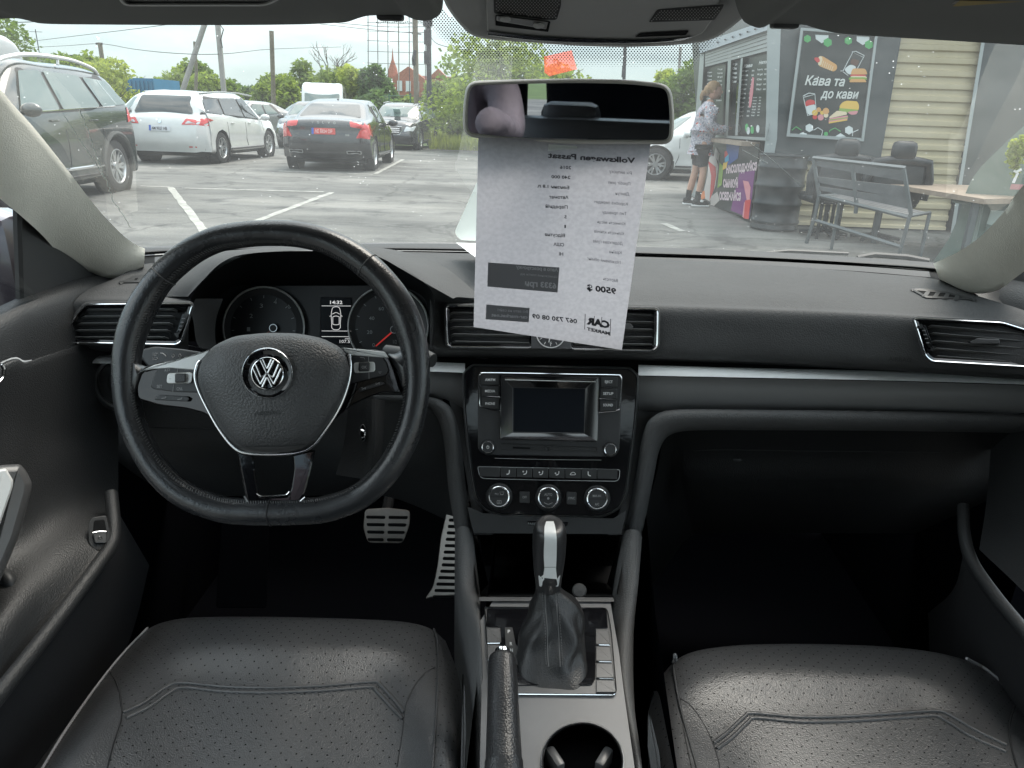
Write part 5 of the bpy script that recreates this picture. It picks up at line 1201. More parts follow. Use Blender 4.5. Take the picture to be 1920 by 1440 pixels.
# leather roots of the rim
for P in ([(236, 640), (248, 668), (270, 688), (290, 684), (272, 700), (258, 740), (250, 760), (230, 740)], [(780, 620), (764, 650), (740, 664), (726, 662), (734, 690), (752, 742), (768, 752), (786, 730)]):
    b = B(); b.dome(wp, rp(P, 8), -.012, .012, 5); b.out('spoke_root', MT['rim'], SWH, smooth=80)
podL = [(297, 688), (335, 682), (371, 680), (371, 736), (330, 735), (290, 730), (283, 726), (286, 712)]
podR = [(655, 667), (690, 665), (716, 668), (724, 680), (728, 694), (722, 704), (690, 711), (652, 721), (657, 700)]
MT['pod'] = mat('pod_plastic', (.028, .029, .031), .42, spec=.5)
b = B(); b.panel(wp, rp(podL, 3), .008, .013, 1.5); PDL = b.out('button_pod', MT['pod'], SWH)
b = B(); b.panel(wp, rp(podR, 3), .008, .013, 1.5); PDR = b.out('button_pod', MT['pod'], SWH)
for par, P in ((PDL, [(314, 700), (362, 698), (359, 719), (312, 719)]), (PDR, [(662, 680), (703, 678), (704, 697), (664, 700)])):
    b = B(); b.panel(wp, rp(P, 6), .013, .0155, 1.5); b.out('rocker_key', MT['whitetrim'], par)
    cx = (P[0][0]+P[1][0])/2; cy = (P[0][1]+P[2][1])/2
    b = B(); b.panel(wp, rp([(cx-10, cy-9.5), (cx+11, cy-9.5), (cx+10, cy+8), (cx-10, cy+8.5)], 3), .0155, .0195, 2.5); b.out('centre_key', MT['pod'], par)
b = B(); b.text(wp, 'SET', (294, 727), (304, 727), 5.5, .0136, bold=.01); b.text(wp, 'CNL', (331, 731.5), (343, 731.5), 5.5, .0136, bold=.01); b.text(wp, 'RES', (309, 697), (319, 695), 5, .0136)
b.line(wp, [(334, 684), (332, 699)], .0003, .0136, 4, n=0); b.line(wp, [(326, 720), (324, 735)], .0003, .0136, 4, n=0)
b.text(wp, '-', (317, 712), (321, 712), 6, .016); b.text(wp, '+', (350, 712), (354, 712), 6, .016); b.out('lettering', MT['dull'], PDL)
b = B(); b.text(wp, 'OK', (678, 691), (688, 691), 5.5, .0200, bold=.01); b.line(wp, [(710, 697), (715, 697), (712.5, 701)], .0003, .0136, 4, closed=True, n=0); b.line(wp, [(675, 670), (683, 671), (684, 674)], .0003, .0136, 4, n=0)
b.line(wp, [(691, 665), (692, 711)], .0003, .0136, 4, n=0); b.out('lettering', MT['dull'], PDR)
for P, par in (([(292, 745), (298, 740), (350, 743), (356, 747), (352, 753), (290, 750)], PDL), ([(670, 729), (690, 722), (716, 714), (722, 719), (718, 722), (674, 735)], PDR)):
    b = B(); b.panel(wp, rp(P, 2), .006, .0125, 1.5); k = b.out('lower_key', MT['pod'], par)
b = B()
for x, y in ((307, 745), (337, 747)): b.line(wp, [(x-4, y+2), (x+4, y+1), (x+4, y-2)], .0004, .0130, 4, n=0)
for x, y in ((682, 728), (708, 719)): b.line(wp, [(x-3, y-2), (x-3, y+2), (x+1, y), (x+3, y-2), (x+3, y+2)], .0004, .0130, 4, n=0)
b.out('key_symbols', MT['dull'], SWH)
sq([(443, 846), (476, 853), (478, 880), (486, 925), (492, 940), (480, 950), (463, 944), (455, 905)], -.010, .006, 'spoke', MT['gloss'], r=5, bev=4)
sq([(548, 852), (592, 842), (584, 880), (572, 925), (562, 942), (548, 948), (536, 940), (545, 915), (550, 880)], -.010, .006, 'spoke', MT['gloss'], r=5, bev=4)
sq([(480, 926), (490, 932), (538, 930), (546, 924), (556, 944), (540, 951), (510, 953), (482, 950), (470, 944)], -.010, .006, 'spoke', MT['gloss'], r=4, bev=4)
b = B(); b.line(wp, [(482, 925), (490, 929.5), (512, 930), (536, 928), (543, 922)], .0010, .007, 6); b.out('spoke_edge', MT['chrome'], SWH)
b = B(); b.line(wp, [(458, 930), (466, 943), (480, 951), (512, 953.5), (545, 951), (558, 944), (572, 932)], .0009, .0085, 6); b.out('rim_edge', MT['satinmetal'], SWH)
# column shroud and stalks
b = B(); b.tube([wp.p(512, 745, -.02), wp.p(515, 755, -.10), wp.p(520, 765, -.26)], [.05, .055, .06], 24); b.out('column_shroud', MT['flat'], SWH, smooth=70)
lk = PL(AY(690, 830, .98), (-.25, -1, .3))
b = B(); b.loft([[lk.p(655, 745, -.03), lk.p(700, 748, 0), lk.p(722, 750, -.05)], [lk.p(645, 830, -.03), lk.p(700, 830, .005), lk.p(718, 832, -.05)], [lk.p(630, 890, -.03), lk.p(690, 900, -.005), lk.p(705, 905, -.05)]], 12, 10); b.out('lock_housing', MT['deep'], SWH)
b = B(); b.ringp(lk, circ(680, 812, 7, 24, 17), [(0, .004), (1.5, .006), (3, .003), (4, -.01)], cap=True); b.out('ignition_lock', MT['black'], SWH)
b = B(); b.line(lk, [(677, 806), (684, 810), (683, 818), (678, 820)], .0016, .004, 6); b.out('lock_ring', MT['chrome'], SWH)
STK = thing('indicator_stalk', 'black indicator stalk with lamp symbols behind the left wheel spoke', 'stalk', tuple(AY(320, 665, .90)))
kp = PL(AY(320, 665, .885), (0, -1, .45))
b = B(); b.panel(kp, rp([(262, 656), (290, 650), (345, 655), (400, 664), (470, 690), (470, 712), (280, 690), (266, 674)], 6), -.02, .006, 3); b.out('stalk_body', MT['pod'], STK)
b = B()
for y in (664, 672): b.line(kp, [(289, y-2), (293, y-2), (296, y), (293, y+2.2), (289, y+2)], .0003, .0065, 4, closed=True, n=0); [b.line(kp, [(298-12, y+d), (288, y+d)], .0002, .0065, 4, n=0) for d in (-2, 0, 2)]
for s, x in ((-1, 327), (1, 335)): b.line(kp, [(x, 666-1.2), (x+s*2, 666-1.2), (x+s*2, 666-3), (x+s*5, 668.5-1), (x+s*2, 672-1), (x+s*2, 670-1), (x, 670-1)], .0003, .0065, 4, closed=True, n=0)
b.line(kp, [(301, 662), (306, 663), (312, 668)], .0006, .0065, 4); b.out('symbols', MT['dull'], STK)
b = B(); b.tube([AY(725, 560+100, .93), AY(800, 672, .90), AY(812, 676, .895)], [.010, .011, .009], 10)
tag(b.out('wiper_stalk', MT['black']), 'black wiper stalk tip just right of the steering wheel rim', 'stalk')

# ================================================================ pedals
MT['pedal'] = mat('pedal_steel', (.30, .27, .24), .38, .7, var=(12, .25))
def pedal(P, slots, y, nrm, label, name, grad=None):
    T = thing(name, label, 'pedal', tuple(AY(P[0][0], P[0][1], y)))
    pl = PL(AY(sum(p[0] for p in P)/len(P), sum(p[1] for p in P)/len(P), y), nrm)
    b = B(); b.panel(pl, rp(P, 8), -.004, .002, 1.5); b.out('pedal_plate', MT['pedal'], T)
    for s in slots:
        b = B(); b.panel(pl, rp(s, 3, 3), .002, .005, 1.5); b.out('rubber_grip', MT['flat'], T)
    b = B(); c = pl.p(P[0][0]+40, P[0][1]+10, -.01); b.tube([c, c+Vector((0, .1, .06)), c+Vector((0, .2, .25))], .012, 8); b.out('pedal_arm', MT['flat'], T)
    return T
sl = []
for k in range(4):
    y = 966.5+k*14.0; x0 = 686+k*.9; x1 = 765-k*3.0
    sl += [[(x0, y), ((x0+x1)/2-3, y+.5), ((x0+x1)/2-3, y+6.5), (x0+1, y+6)], [((x0+x1)/2+3, y+.5), (x1, y+1), (x1-1, y+7), ((x0+x1)/2+3, y+6.5)]]
pedal([(684, 955), (725, 952), (769, 957), (768, 985), (755, 1019), (690, 1018), (681, 990)], sl, 1.38, (0, -1, .45), 'silver brake pedal with black rubber bars in the dark footwell', 'brake_pedal')
sl = []
for k in range(14):
    y = 960+k*12.0; xl = (843 if k < 1 else 842-(k-1)*1.9 if k < 9 else 826-(k-9)*3.6); sl.append([(xl, y), (870, y+1), (870, y+7), (xl-1, y+6)])
pedal([(845, 935), (880, 940), (880, 1118), (850, 1116), (812, 1119), (796, 1124), (812, 1100), (820, 1060), (826, 1010), (836, 965)], sl, 1.24, (-.25, -1, .6), 'long silver slotted accelerator pedal against the console', 'accelerator_pedal')
b = B(); q = PL(AY(440, 1050, 1.35), (0, -1, .6)); b.panel(q, rp([(415, 975), (505, 975), (500, 1140), (405, 1140)], 6), -.01, .004, 2)
tag(b.out('footrest', MT['carpet']), 'dark footrest below the steering wheel left of the pedals', 'footrest')

# ================================================================ front seats
def seat(rows, side, label):
    T = thing('front_seat', label, 'seat', tuple(rows[2][len(rows[2])//2]-Vector((0, 0, .35))), 'front seats')
    b = B(); b.loft(rows, 60, 60); 
    return T, b
def Z3(*a): return [AZ(x, y, z) for x, y, z in a]
def under(r, dz, dy, k=1.0): 
    c = sum(r, Vector())/len(r)
    return [Vector((c.x+(p.x-c.x)*k, p.y+dy, p.z+dz)) for p in r]
r1 = Z3((262, 1192, .45), (292, 1172, .478), (340, 1161, .492), (410, 1158, .50), (500, 1158, .502), (600, 1160, .502), (690, 1163, .50), (760, 1168, .496), (806, 1180, .482), (836, 1204, .45))
r2 = Z3((218, 1242, .455), (262, 1222, .487), (320, 1210, .503), (400, 1206, .510), (500, 1206, .512), (600, 1208, .512), (700, 1210, .510), (770, 1216, .503), (820, 1228, .487), (858, 1262, .455))
r3 = Z3((168, 1312, .455), (216, 1288, .500), (300, 1270, .502), (390, 1268, .500), (500, 1268, .502), (610, 1270, .502), (705, 1273, .500), (775, 1275, .506), (832, 1285, .500), (868, 1330, .455))
r4 = Z3((112, 1378, .455), (172, 1352, .515), (262, 1336, .508), (380, 1330, .498), (500, 1330, .498), (620, 1332, .498), (730, 1334, .500), (795, 1335, .512), (845, 1345, .508), (871, 1395, .455))
r5 = Z3((45, 1465, .455), (105, 1440, .53), (215, 1428, .52), (360, 1420, .498), (500, 1420, .496), (630, 1420, .498), (755, 1420, .502), (812, 1420, .520), (852, 1425, .515), (872, 1470, .455))
r6 = Z3((-60, 1600, .455), (10, 1580, .54), (140, 1570, .53), (330, 1560, .50), (500, 1560, .49), (650, 1560, .50), (780, 1560, .505), (825, 1560, .525), (858, 1565, .52), (876, 1600, .455))
DT, b = seat([under(r1, -.22, -.05, .97), under(r1, -.10, .012, .99), under(r1, -.03, .018), r1, r2, r3, r4, r5, r6], -1, 'left front seat in perforated black leather under the steering wheel')
b.out('cushion', MT['seatp'], DT, smooth=85); SL = SURF(b.V, b.F)
q1 = Z3((1226, 1300, .45), (1248, 1262, .478), (1290, 1228, .492), (1370, 1213, .50), (1480, 1209, .502), (1600, 1211, .502), (1700, 1217, .50), (1780, 1230, .496), (1840, 1252, .482), (1900, 1296, .45))
q2 = Z3((1214, 1345, .455), (1244, 1310, .487), (1292, 1276, .503), (1380, 1262, .510), (1490, 1258, .512), (1610, 1260, .512), (1715, 1266, .510), (1800, 1280, .503), (1870, 1306, .487), (1935, 1350, .455))
q3 = Z3((1216, 1410, .455), (1250, 1375, .500), (1305, 1340, .503), (1390, 1326, .500), (1500, 1322, .502), (1620, 1323, .502), (1730, 1330, .500), (1820, 1345, .506), (1900, 1370, .500), (1985, 1420, .455))
q4 = Z3((1222, 1470, .455), (1258, 1440, .515), (1320, 1405, .508), (1405, 1390, .498), (1510, 1388, .498), (1630, 1388, .498), (1745, 1394, .500), (1850, 1405, .512), (1945, 1425, .508), (2040, 1480, .455))
q5 = Z3((1230, 1620, .455), (1270, 1600, .54), (1350, 1580, .53), (1440, 1560, .50), (1540, 1560, .49), (1660, 1560, .50), (1790, 1560, .505), (1920, 1580, .525), (2040, 1600, .52), (2140, 1650, .455))
PT_, b = seat([under(q1, -.22, -.05, .97), under(q1, -.10, .012, .99), under(q1, -.03, .018), q1, q2, q3, q4, q5], 1, 'right front seat in perforated black leather, empty')
b.out('cushion', MT['seatp'], PT_, smooth=85); SR = SURF(b.V, b.F)
def seatdetail(T, S, bolL, bolR, roll, pipL, pipR, cross):
    """plain leather side bolsters, raised roll seam with double stitching, piping"""
    for P in (bolL, bolR):
        b = B(); b.patch(S, P, .0016, 12); b.out('bolster', MT['seat'], T, smooth=85)
    b = B(); b.line(S, roll[0], .0026, .0002, 6, n=60); b.line(S, roll[1], .0026, .0002, 6, n=60); b.out('roll_seam', MT['seat'], T, smooth=80)
    b = B()
    for P in list(roll)+[pipR, pipL]:
        q = crv([Vector((p[0], p[1]+4, 0)) for p in P], 150)
        for i in range(0, 148, 2): b.tube([S.p(q[i].x, q[i].y, .0018), S.p(q[i].lerp(q[i+1], .8).x, q[i].lerp(q[i+1], .8).y, .0018)], .0005, 4)
    b.out('stitching', MT['greythread'], T, kind='stuff')
    for P, w, mt in ((pipL, .0019, 'pipe'), (pipR, .0016, 'seat')):
        b = B(); b.line(S, P, w, .0022, 8, n=60); b.out('piping', MT[mt], T, smooth=80)
    for P in cross:
        b = B(); b.line(S, P, .0013, .0008, 6, n=30); b.out('seam', MT['thread'], T, smooth=80)
MT['pipe'] = mat('pale_piping', (.30, .30, .32), .45)
seatdetail(DT, SL,
    [(204, 1258), (215, 1275), (224, 1300), (228, 1335), (224, 1370), (210, 1400), (196, 1450), (180, 1560), (0, 1570), (95, 1440), (130, 1378), (168, 1318)],
    [(812, 1250), (798, 1262), (778, 1285), (763, 1320), (757, 1355), (752, 1395), (742, 1450), (730, 1560), (812, 1560), (812, 1440), (816, 1340)],
    ([(230, 1337), (270, 1318), (310, 1290), (340, 1281), (420, 1288), (500, 1290), (600, 1287), (700, 1279), (712, 1284), (735, 1308), (758, 1336)],
     [(236, 1347), (280, 1326), (318, 1299), (345, 1290), (420, 1297), (500, 1299), (600, 1296), (694, 1289), (704, 1294), (728, 1320), (756, 1348)]),
    [(278, 1180), (232, 1228), (190, 1280), (140, 1350), (96, 1420), (40, 1520)], [(812, 1182), (818, 1205), (820, 1260), (818, 1340), (812, 1440), (806, 1540)],
    ([(204, 1256), (218, 1278), (226, 1310), (226, 1350), (212, 1395), (198, 1450)], [(815, 1252), (795, 1266), (775, 1292), (762, 1325), (755, 1380), (745, 1440)]))
seatdetail(PT_, SR,
    [(1276, 1312), (1292, 1322), (1312, 1348), (1332, 1385), (1345, 1420), (1352, 1460), (1370, 1560), (1310, 1560), (1296, 1440), (1280, 1360)],
    [(1912, 1312), (1900, 1330), (1892, 1365), (1896, 1400), (1910, 1450), (1930, 1560), (2100, 1560), (2040, 1450), (1960, 1360)],
    ([(1338, 1394), (1366, 1372), (1396, 1344), (1412, 1338), (1500, 1345), (1600, 1343), (1720, 1335), (1760, 1334), (1782, 1342), (1830, 1370), (1888, 1398)],
     [(1344, 1405), (1374, 1382), (1403, 1354), (1418, 1347), (1500, 1354), (1600, 1352), (1720, 1344), (1754, 1343), (1774, 1352), (1822, 1382), (1886, 1410)]),
    [(1810, 1236), (1846, 1256), (1880, 1284), (1916, 1312), (1960, 1352)], [(1262, 1232), (1266, 1270), (1276, 1330), (1294, 1400), (1310, 1460), (1330, 1560)],
    ([(1274, 1311), (1292, 1322), (1312, 1348), (1332, 1386), (1345, 1425), (1356, 1480)], [(1912, 1312), (1900, 1330), (1892, 1365), (1896, 1400), (1910, 1450)]))
# side shields of the seats near the console
for P, y in (([(868, 1262), (872, 1300), (874, 1380), (872, 1500), (862, 1500), (866, 1350)], .70), ([(1216, 1330), (1224, 1360), (1236, 1410), (1246, 1500), (1228, 1500), (1214, 1400)], .68)):
    b = B(); b.panel(PL(AY(P[1][0], P[1][1], y), (0, -.7, .7)), rp(P, 3), -.03, .002, 1.5); b.out('side_shield', MT['black'], DT if y == .70 else PT_)
# ================================================================ ground
m = bpy.data.materials.new('asphalt'); m.use_nodes = True; N, L = m.node_tree.nodes, m.node_tree.links; bs = N['Principled BSDF']; bs.inputs['Roughness'].default_value = .85
t = N.new('ShaderNodeTexCoord')
def noi(s, d=6, r=.6, sx=1, sy=1):
    mp2 = N.new('ShaderNodeMapping'); mp2.inputs['Scale'].default_value = (sx, sy, 1); L.new(t.outputs['Object'], mp2.inputs[0])
    n = N.new('ShaderNodeTexNoise'); n.inputs['Scale'].default_value = s; n.inputs['Detail'].default_value = d; n.inputs['Roughness'].default_value = r; L.new(mp2.outputs[0], n.inputs['Vector']); return n
def ramp(src, stops):
    c = N.new('ShaderNodeValToRGB'); e = c.color_ramp.elements
    while len(e) < len(stops): e.new(.5)
    for q, (p, col) in zip(e, stops): q.position = p; q.color = (*col, 1)
    L.new(src, c.inputs[0]); return c
c1 = ramp(noi(.55, 9, .68, .35, 1.2).outputs[0], [(.30, (.055, .056, .053)), (.44, (.105, .106, .100)), (.56, (.160, .159, .149)), (.70, (.235, .23, .214))])
c2 = ramp(noi(38, 4, .7).outputs[0], [(.3, (.72, .72, .72)), (.7, (1.18, 1.18, 1.18))])
c3 = ramp(noi(1.7, 5, .6).outputs[0], [(.33, (.50, .51, .52)), (.45, (.95, .95, .95)), (.8, (1.12, 1.11, 1.08))])
a = N.new('ShaderNodeMix'); a.data_type = 'RGBA'; a.blend_type = 'MULTIPLY'; a.inputs[0].default_value = 1; L.new(c1.outputs[0], a.inputs[6]); L.new(c2.outputs[0], a.inputs[7])
a2 = N.new('ShaderNodeMix'); a2.data_type = 'RGBA'; a2.blend_type = 'MULTIPLY'; a2.inputs[0].default_value = 1; L.new(a.outputs[2], a2.inputs[6]); L.new(c3.outputs[0], a2.inputs[7])
vo = N.new('ShaderNodeTexVoronoi'); vo.feature = 'DISTANCE_TO_EDGE'; vo.inputs['Scale'].default_value = .42; dn = noi(2.2, 3); va = N.new('ShaderNodeVectorMath'); va.operation = 'SCALE'; va.inputs['Scale'].default_value = .5; L.new(dn.outputs['Color'], va.inputs[0])
vb = N.new('ShaderNodeVectorMath'); L.new(t.outputs['Object'], vb.inputs[0]); L.new(va.outputs[0], vb.inputs[1]); L.new(vb.outputs[0], vo.inputs['Vector'])
c4 = ramp(vo.outputs['Distance'], [(0, (.45, .45, .45)), (.006, (.62, .62, .62)), (.014, (1, 1, 1))]); a3 = N.new('ShaderNodeMix'); a3.data_type = 'RGBA'; a3.blend_type = 'MULTIPLY'; a3.inputs[0].default_value = .8; L.new(a2.outputs[2], a3.inputs[6]); L.new(c4.outputs[0], a3.inputs[7]); L.new(a3.outputs[2], bs.inputs['Base Color'])
bp = N.new('ShaderNodeBump'); bp.inputs['Strength'].default_value = .4; bp.inputs['Distance'].default_value = .01; L.new(noi(60).outputs[0], bp.inputs['Height']); L.new(bp.outputs[0], bs.inputs['Normal'])
b = B(); b.grid([[(-60+i*10, -30+j*10, 0) for i in range(13)] for j in range(7)]); tag(b.out('parking_ground', m, kind='structure'))
grassm = mat('field_green', (.07, .11, .03), .9, var=(.8, .4))
b = B(); b.grid([[(-900, -60, -.02), (900, -60, -.02)], [(-900, 1500, -.02), (900, 1500, -.02)]]); tag(b.out('far_ground', grassm, kind='structure'))
pw = mat('worn_white_paint', (.34, .34, .31), .85, var=(6, .35, (.16, .16, .15)))
def pline(a, c, w=.095):
    A, C = G(*a), G(*c); d = (C-A); d.z = 0; n = Vector((-d.y, d.x, 0)).normalized()*w/2; k = max(3, int(d.length/.25)); r = random.Random(int(a[0]))
    b = B(); b.grid([[A+d*(i/k)+n*(1+r.uniform(-.2, .2))+Vector((0, 0, .004)) for i in range(k+1)], [A+d*(i/k)-n*(1+r.uniform(-.2, .2))+Vector((0, 0, .004)) for i in range(k+1)]]); b.out('parking_line', pw, kind='structure')
for a_, c_ in (((262, 349), (317, 351)), ((319, 351), (392, 446)), ((345, 353), (607, 360)), ((622, 361), (478, 416)), ((523, 321), (700, 327)), ((704, 326), (756, 299)), ((1244, 419), (1280, 434))):
    pline(a_, c_)
# ================================================================ exterior cars
class SIDE:
    def __init__(s, V, F, mode): s.b = BVHTree.FromPolygons([tuple(v) for v in V], F); s.m = mode
    def p(s, a, z, h=0.0):
        m = s.m
        if m == 'R': o, d = Vector((4, a, z)), Vector((-1, 0, 0))
        elif m == 'L': o, d = Vector((-4, a, z)), Vector((1, 0, 0))
        elif m == 'B': o, d = Vector((a, -8, z)), Vector((0, 1, 0))
        elif m == 'F': o, d = Vector((a, 8, z)), Vector((0, -1, 0))
        r = s.b.ray_cast(o, d)
        if r[0] is None: r = s.b.find_nearest(o+d*(2.5 if m in 'RL' else 6))
        n = r[1]
        if n.dot(d) > 0: n = -n
        return r[0]-d*h
MT['glassd'] = mat('car_glass_dark', (.018, .022, .022), .03, spec=.9)
MT['glassl'] = mat('car_glass_pale', (.10, .14, .13), .04, spec=.9)
MT['tyre'] = mat('tyre_rubber', (.018, .018, .019), .8)
MT['alloy'] = mat('alloy_rim', (.50, .51, .52), .3, .8)
MT['tail'] = mat('tail_lamp_red', (.55, .02, .02), .12, coat=1)
MT['clear'] = mat('lamp_clear', (.55, .58, .60), .1, spec=.8)
MT['plate'] = mat('plate_white', (.6, .62, .65), .5)
MT['platered'] = mat('plate_red', (.60, .07, .06), .5)
MT['blackp'] = mat('car_black_trim', (.012, .012, .013), .5)
BODYS = dict(
 sedan=dict(L=4.63, W=1.86, H=1.46, zt=1.02, ydeck=-1.72, yrr=-.72, ym=.05, yrf=.50, ywb=1.30, zw=1.0, hood=.86, zb0=.98, zb1=.90, wr=.33, wy=(-1.42, 1.36), roofk=.66),
 wagon=dict(L=4.80, W=1.84, H=1.52, zt=.98, ydeck=-2.20, yrr=-1.75, ym=-.3, yrf=.55, ywb=1.45, zw=1.0, hood=.88, zb0=1.02, zb1=.92, wr=.33, wy=(-1.42, 1.40), roofk=.68),
 suv=dict(L=4.66, W=1.84, H=1.68, zt=1.12, ydeck=-2.18, yrr=-1.70, ym=-.3, yrf=.50, ywb=1.35, zw=1.14, hood=1.02, zb0=1.14, zb1=1.05, wr=.355, wy=(-1.36, 1.32), roofk=.70),
 van=dict(L=5.2, W=2.0, H=2.30, zt=1.25, ydeck=-2.55, yrr=-2.45, ym=-.3, yrf=1.15, ywb=1.95, zw=1.25, hood=1.08, zb0=1.25, zb1=1.20, wr=.34, wy=(-1.6, 1.75), roofk=.86))
def car(spec, color, name, label, cat, loc, heading, rough=.22, glass='glassd', rims='alloy', arches=None, group=None, metal=0.0, spokes=7, quarter=True):
    s = BODYS[spec]; L2, W2, H = s['L']/2, s['W']/2, s['H']; T = thing(name, label, cat, loc, group, rz=heading, local=True)
    zt, zw = s['zt'], s['zw']; rk = s['roofk']
    # centre profile (y,z), edge (x,y,z), belt (x,y,z)
    ribs = [
     ((-L2+.10, .26), (W2*.72, -L2+.14, .26), (W2*.90, -L2+.30, .27), .26),
     ((-L2, .50), (W2*.74, -L2+.05, .50), (W2*.95, -L2+.26, .50), .27),
     ((-L2+.02, .78), (W2*.76, -L2+.07, .78), (W2*.95, -L2+.28, .76), .27),
     ((-L2+.10, zt), (W2*.76, -L2+.14, zt-.03), (W2*.93, -L2+.34, s['zb0']-.06), .27),
     ((s['ydeck'], zt+.03), (W2*.74, s['ydeck']+.04, zt+.01), (W2*.93, s['ydeck']+.28, s['zb0']), .27),
     ((s['yrr'], H-.05), (W2*rk*.96, s['yrr']-.05, H-.10), (W2*.955, s['yrr']-.12, s['zb0']), .26),
     ((s['ym'], H), (W2*rk, s['ym'], H-.05), (W2*.965, s['ym'], (s['zb0']+s['zb1'])/2), .25),
     ((s['yrf'], H-.05), (W2*rk*.98, s['yrf']-.05, H-.09), (W2*.96, s['yrf']+.10, s['zb1']), .25),
     ((s['ywb'], zw), (W2*.80, s['ywb']-.22, zw-.02), (W2*.93, s['ywb']-.30, s['zb1']-.005), .25),
     (((s['ywb']+L2)/2, (zw+s['hood'])/2+.01), (W2*.78, (s['ywb']+L2)/2-.1, (zw+s['hood'])/2-.03), (W2*.93, (s['ywb']+L2)/2-.22, s['hood']-.03), .25),
     ((L2-.20, s['hood']-.04), (W2*.70, L2-.28, s['hood']-.07), (W2*.91, L2-.50, s['hood']-.12), .25),
     ((L2-.04, .60), (W2*.72, L2-.14, .60), (W2*.92, L2-.38, .60), .24),
     ((L2, .42), (W2*.72, L2-.10, .42), (W2*.92, L2-.34, .42), .24),
     ((L2-.10, .22), (W2*.70, L2-.2, .22), (W2*.88, L2-.40, .23), .23)]
    rows = []
    for i, (c, e, bl, zs_) in enumerate(ribs):
        mid = (W2*(1.0 if 3 < i < 10 else .985), bl[1]+(.08 if i < 4 else (-.08 if i > 9 else 0)), bl[2]*.62+zs_*.38)
        sill = (W2*.975, bl[1]+(.16 if i < 4 else (-.16 if i > 9 else 0)), zs_)
        rows.append([Vector((0, c[0], c[1])), Vector((e[0]*.5, c[0]*.75+e[1]*.25, c[1]*.8+e[2]*.2)), Vector(e),
                     Vector(e)*.5+Vector(bl)*.5+Vector((.012, 0, .012)), Vector(bl), Vector(mid), Vector(((mid[0]+sill[0])/2+.004, (mid[1]+sill[1])/2, (mid[2]+sill[2])/2)), Vector(sill), Vector((W2*.7, sill[1], sill[2]+.02))])
    nu, nv = 44, 120
    # resample across (u) per rib, then along
    R = [crv(r, nu) for r in rows]; C = [crv([R[i][j] for i in range(len(R))], nv) for j in range(nu)]
    g = [[C[j][i] for j in range(nu)] for i in range(nv)]
    wr = s['wr']; ar = wr*1.20
    V = []; F = []
    for sd in (1, -1):
        base = len(V); inside = []
        for r in g:
            for p in r:
                q = p.copy(); fl = False
                if q.x > W2*.62 and q.z < 1.0:
                    for wy in s['wy']:
                        d = Vector((q.y-wy, q.z-wr))
                        if d.length < ar: fl = True; wyc = wy
                inside.append(fl)
                V.append(Vector((q.x*sd, q.y, q.z)))
        mv = set()
        for i in range(nv-1):
            for j in range(nu-1):
                f = (i*nu+j, i*nu+j+1, (i+1)*nu+j+1, (i+1)*nu+j)
                if all(inside[k] for k in f): continue
                for k in f:
                    if inside[k]: mv.add(k)
                f = tuple(k+base for k in f); F.append(f if sd < 0 else f[::-1])
        for k in mv:
            q = V[base+k]; wy = min(s['wy'], key=lambda w: abs(q.y-w)); d = Vector((q.y-wy, q.z-wr))
            if d.length > 1e-4: d = d.normalized()*ar; q.y = wy+d.x; q.z = wr+d.y
    b = B(); b.add(V, F)
    pm = mat('car_paint', color, rough, metal, coat=1.0, coatr=.04, spec=.5, var=(2.5, .06))
    body = b.out('body', pm, T, smooth=50)
    pr = {k: SIDE(V, F, k) for k in 'RLBF'}
    def dec(side, P, m, nm, h=.012, step=.10, r=.04, par=None):
        bb = B(); bb.patch(pr[side], rp(P, r, 3) if r else P, h, step); return bb.out(nm, m, par or T, smooth=60)
    ext = dict(T=T, pr=pr, dec=dec, s=s, L2=L2, W2=W2, H=H, body=body)
    zb0, zb1 = s['zb0']+.02, s['zb1']+.02; G_ = MT[glass]; ztop = H-.14
    if spec != 'van':
        rear_end = s['ydeck']+.42 if spec != 'sedan' else s['yrr']-.45
        panes = [[(s['ywb']-.55, zb1), (s['yrf']-.10, ztop), (-.02, ztop+.02), (-.02, (zb0+zb1)/2)], [(-.10, (zb0+zb1)/2), (-.10, ztop+.02), (s['yrr']+(.28 if spec == 'sedan' else .75), ztop), (s['yrr']-(.02 if spec == 'sedan' else -.62), zb0)]]
        if spec != 'sedan' and quarter: panes.append([(s['yrr']+.54, zb0), (s['yrr']+.66, ztop-.01), (s['yrr']-.02, ztop-.04), (s['yrr']-.26, zb0+.04)])
        for sd in 'RL':
            bb = B(); allp = [(s['ywb']-.58, zb1-.02), (s['yrf']-.10, ztop+.03), (s['yrr']+.1, ztop+.03), (s['yrr']-.34 if spec != 'sedan' else s['yrr']-.20, zb0-.01)]
            dec(sd, allp, MT['blackp'], 'window_frame', .006)
            for P in panes: dec(sd, P, G_, 'side_window', .018)
            for yy in (0.0-.06, s['ywb']-.42, s['yrr']+(-.1 if spec == 'sedan' else .68)):
                bb = B(); bb.tube([pr[sd].p(yy+(.06 if z < .5 else 0), z, .001) for z in (.34, .5, .7, .88)], .006, 4); bb.out('door_gap', MT['blackp'], T)
            for yy in (.08, -.9):
                bb = B(); z = (zb0+zb1)/2-.13; bb.tube([pr[sd].p(yy, z, .012), pr[sd].p(yy+.08, z, .03), pr[sd].p(yy+.18, z, .012)], .012, 6); bb.out('door_handle', pm, T)
            bb = B(); bb.tube([pr[sd].p(y, .30, .004) for y in (s['wy'][0]+ar+.02, -.3, .3, s['wy'][1]-ar-.02)], .02, 5); bb.out('sill', MT['blackp'], T)
        gb = [(-W2*.70, zt+.06), (-W2*rk*.86, H-.12), (W2*rk*.86, H-.12), (W2*.70, zt+.06)]
        dec('B', gb, G_, 'rear_window', .018); 
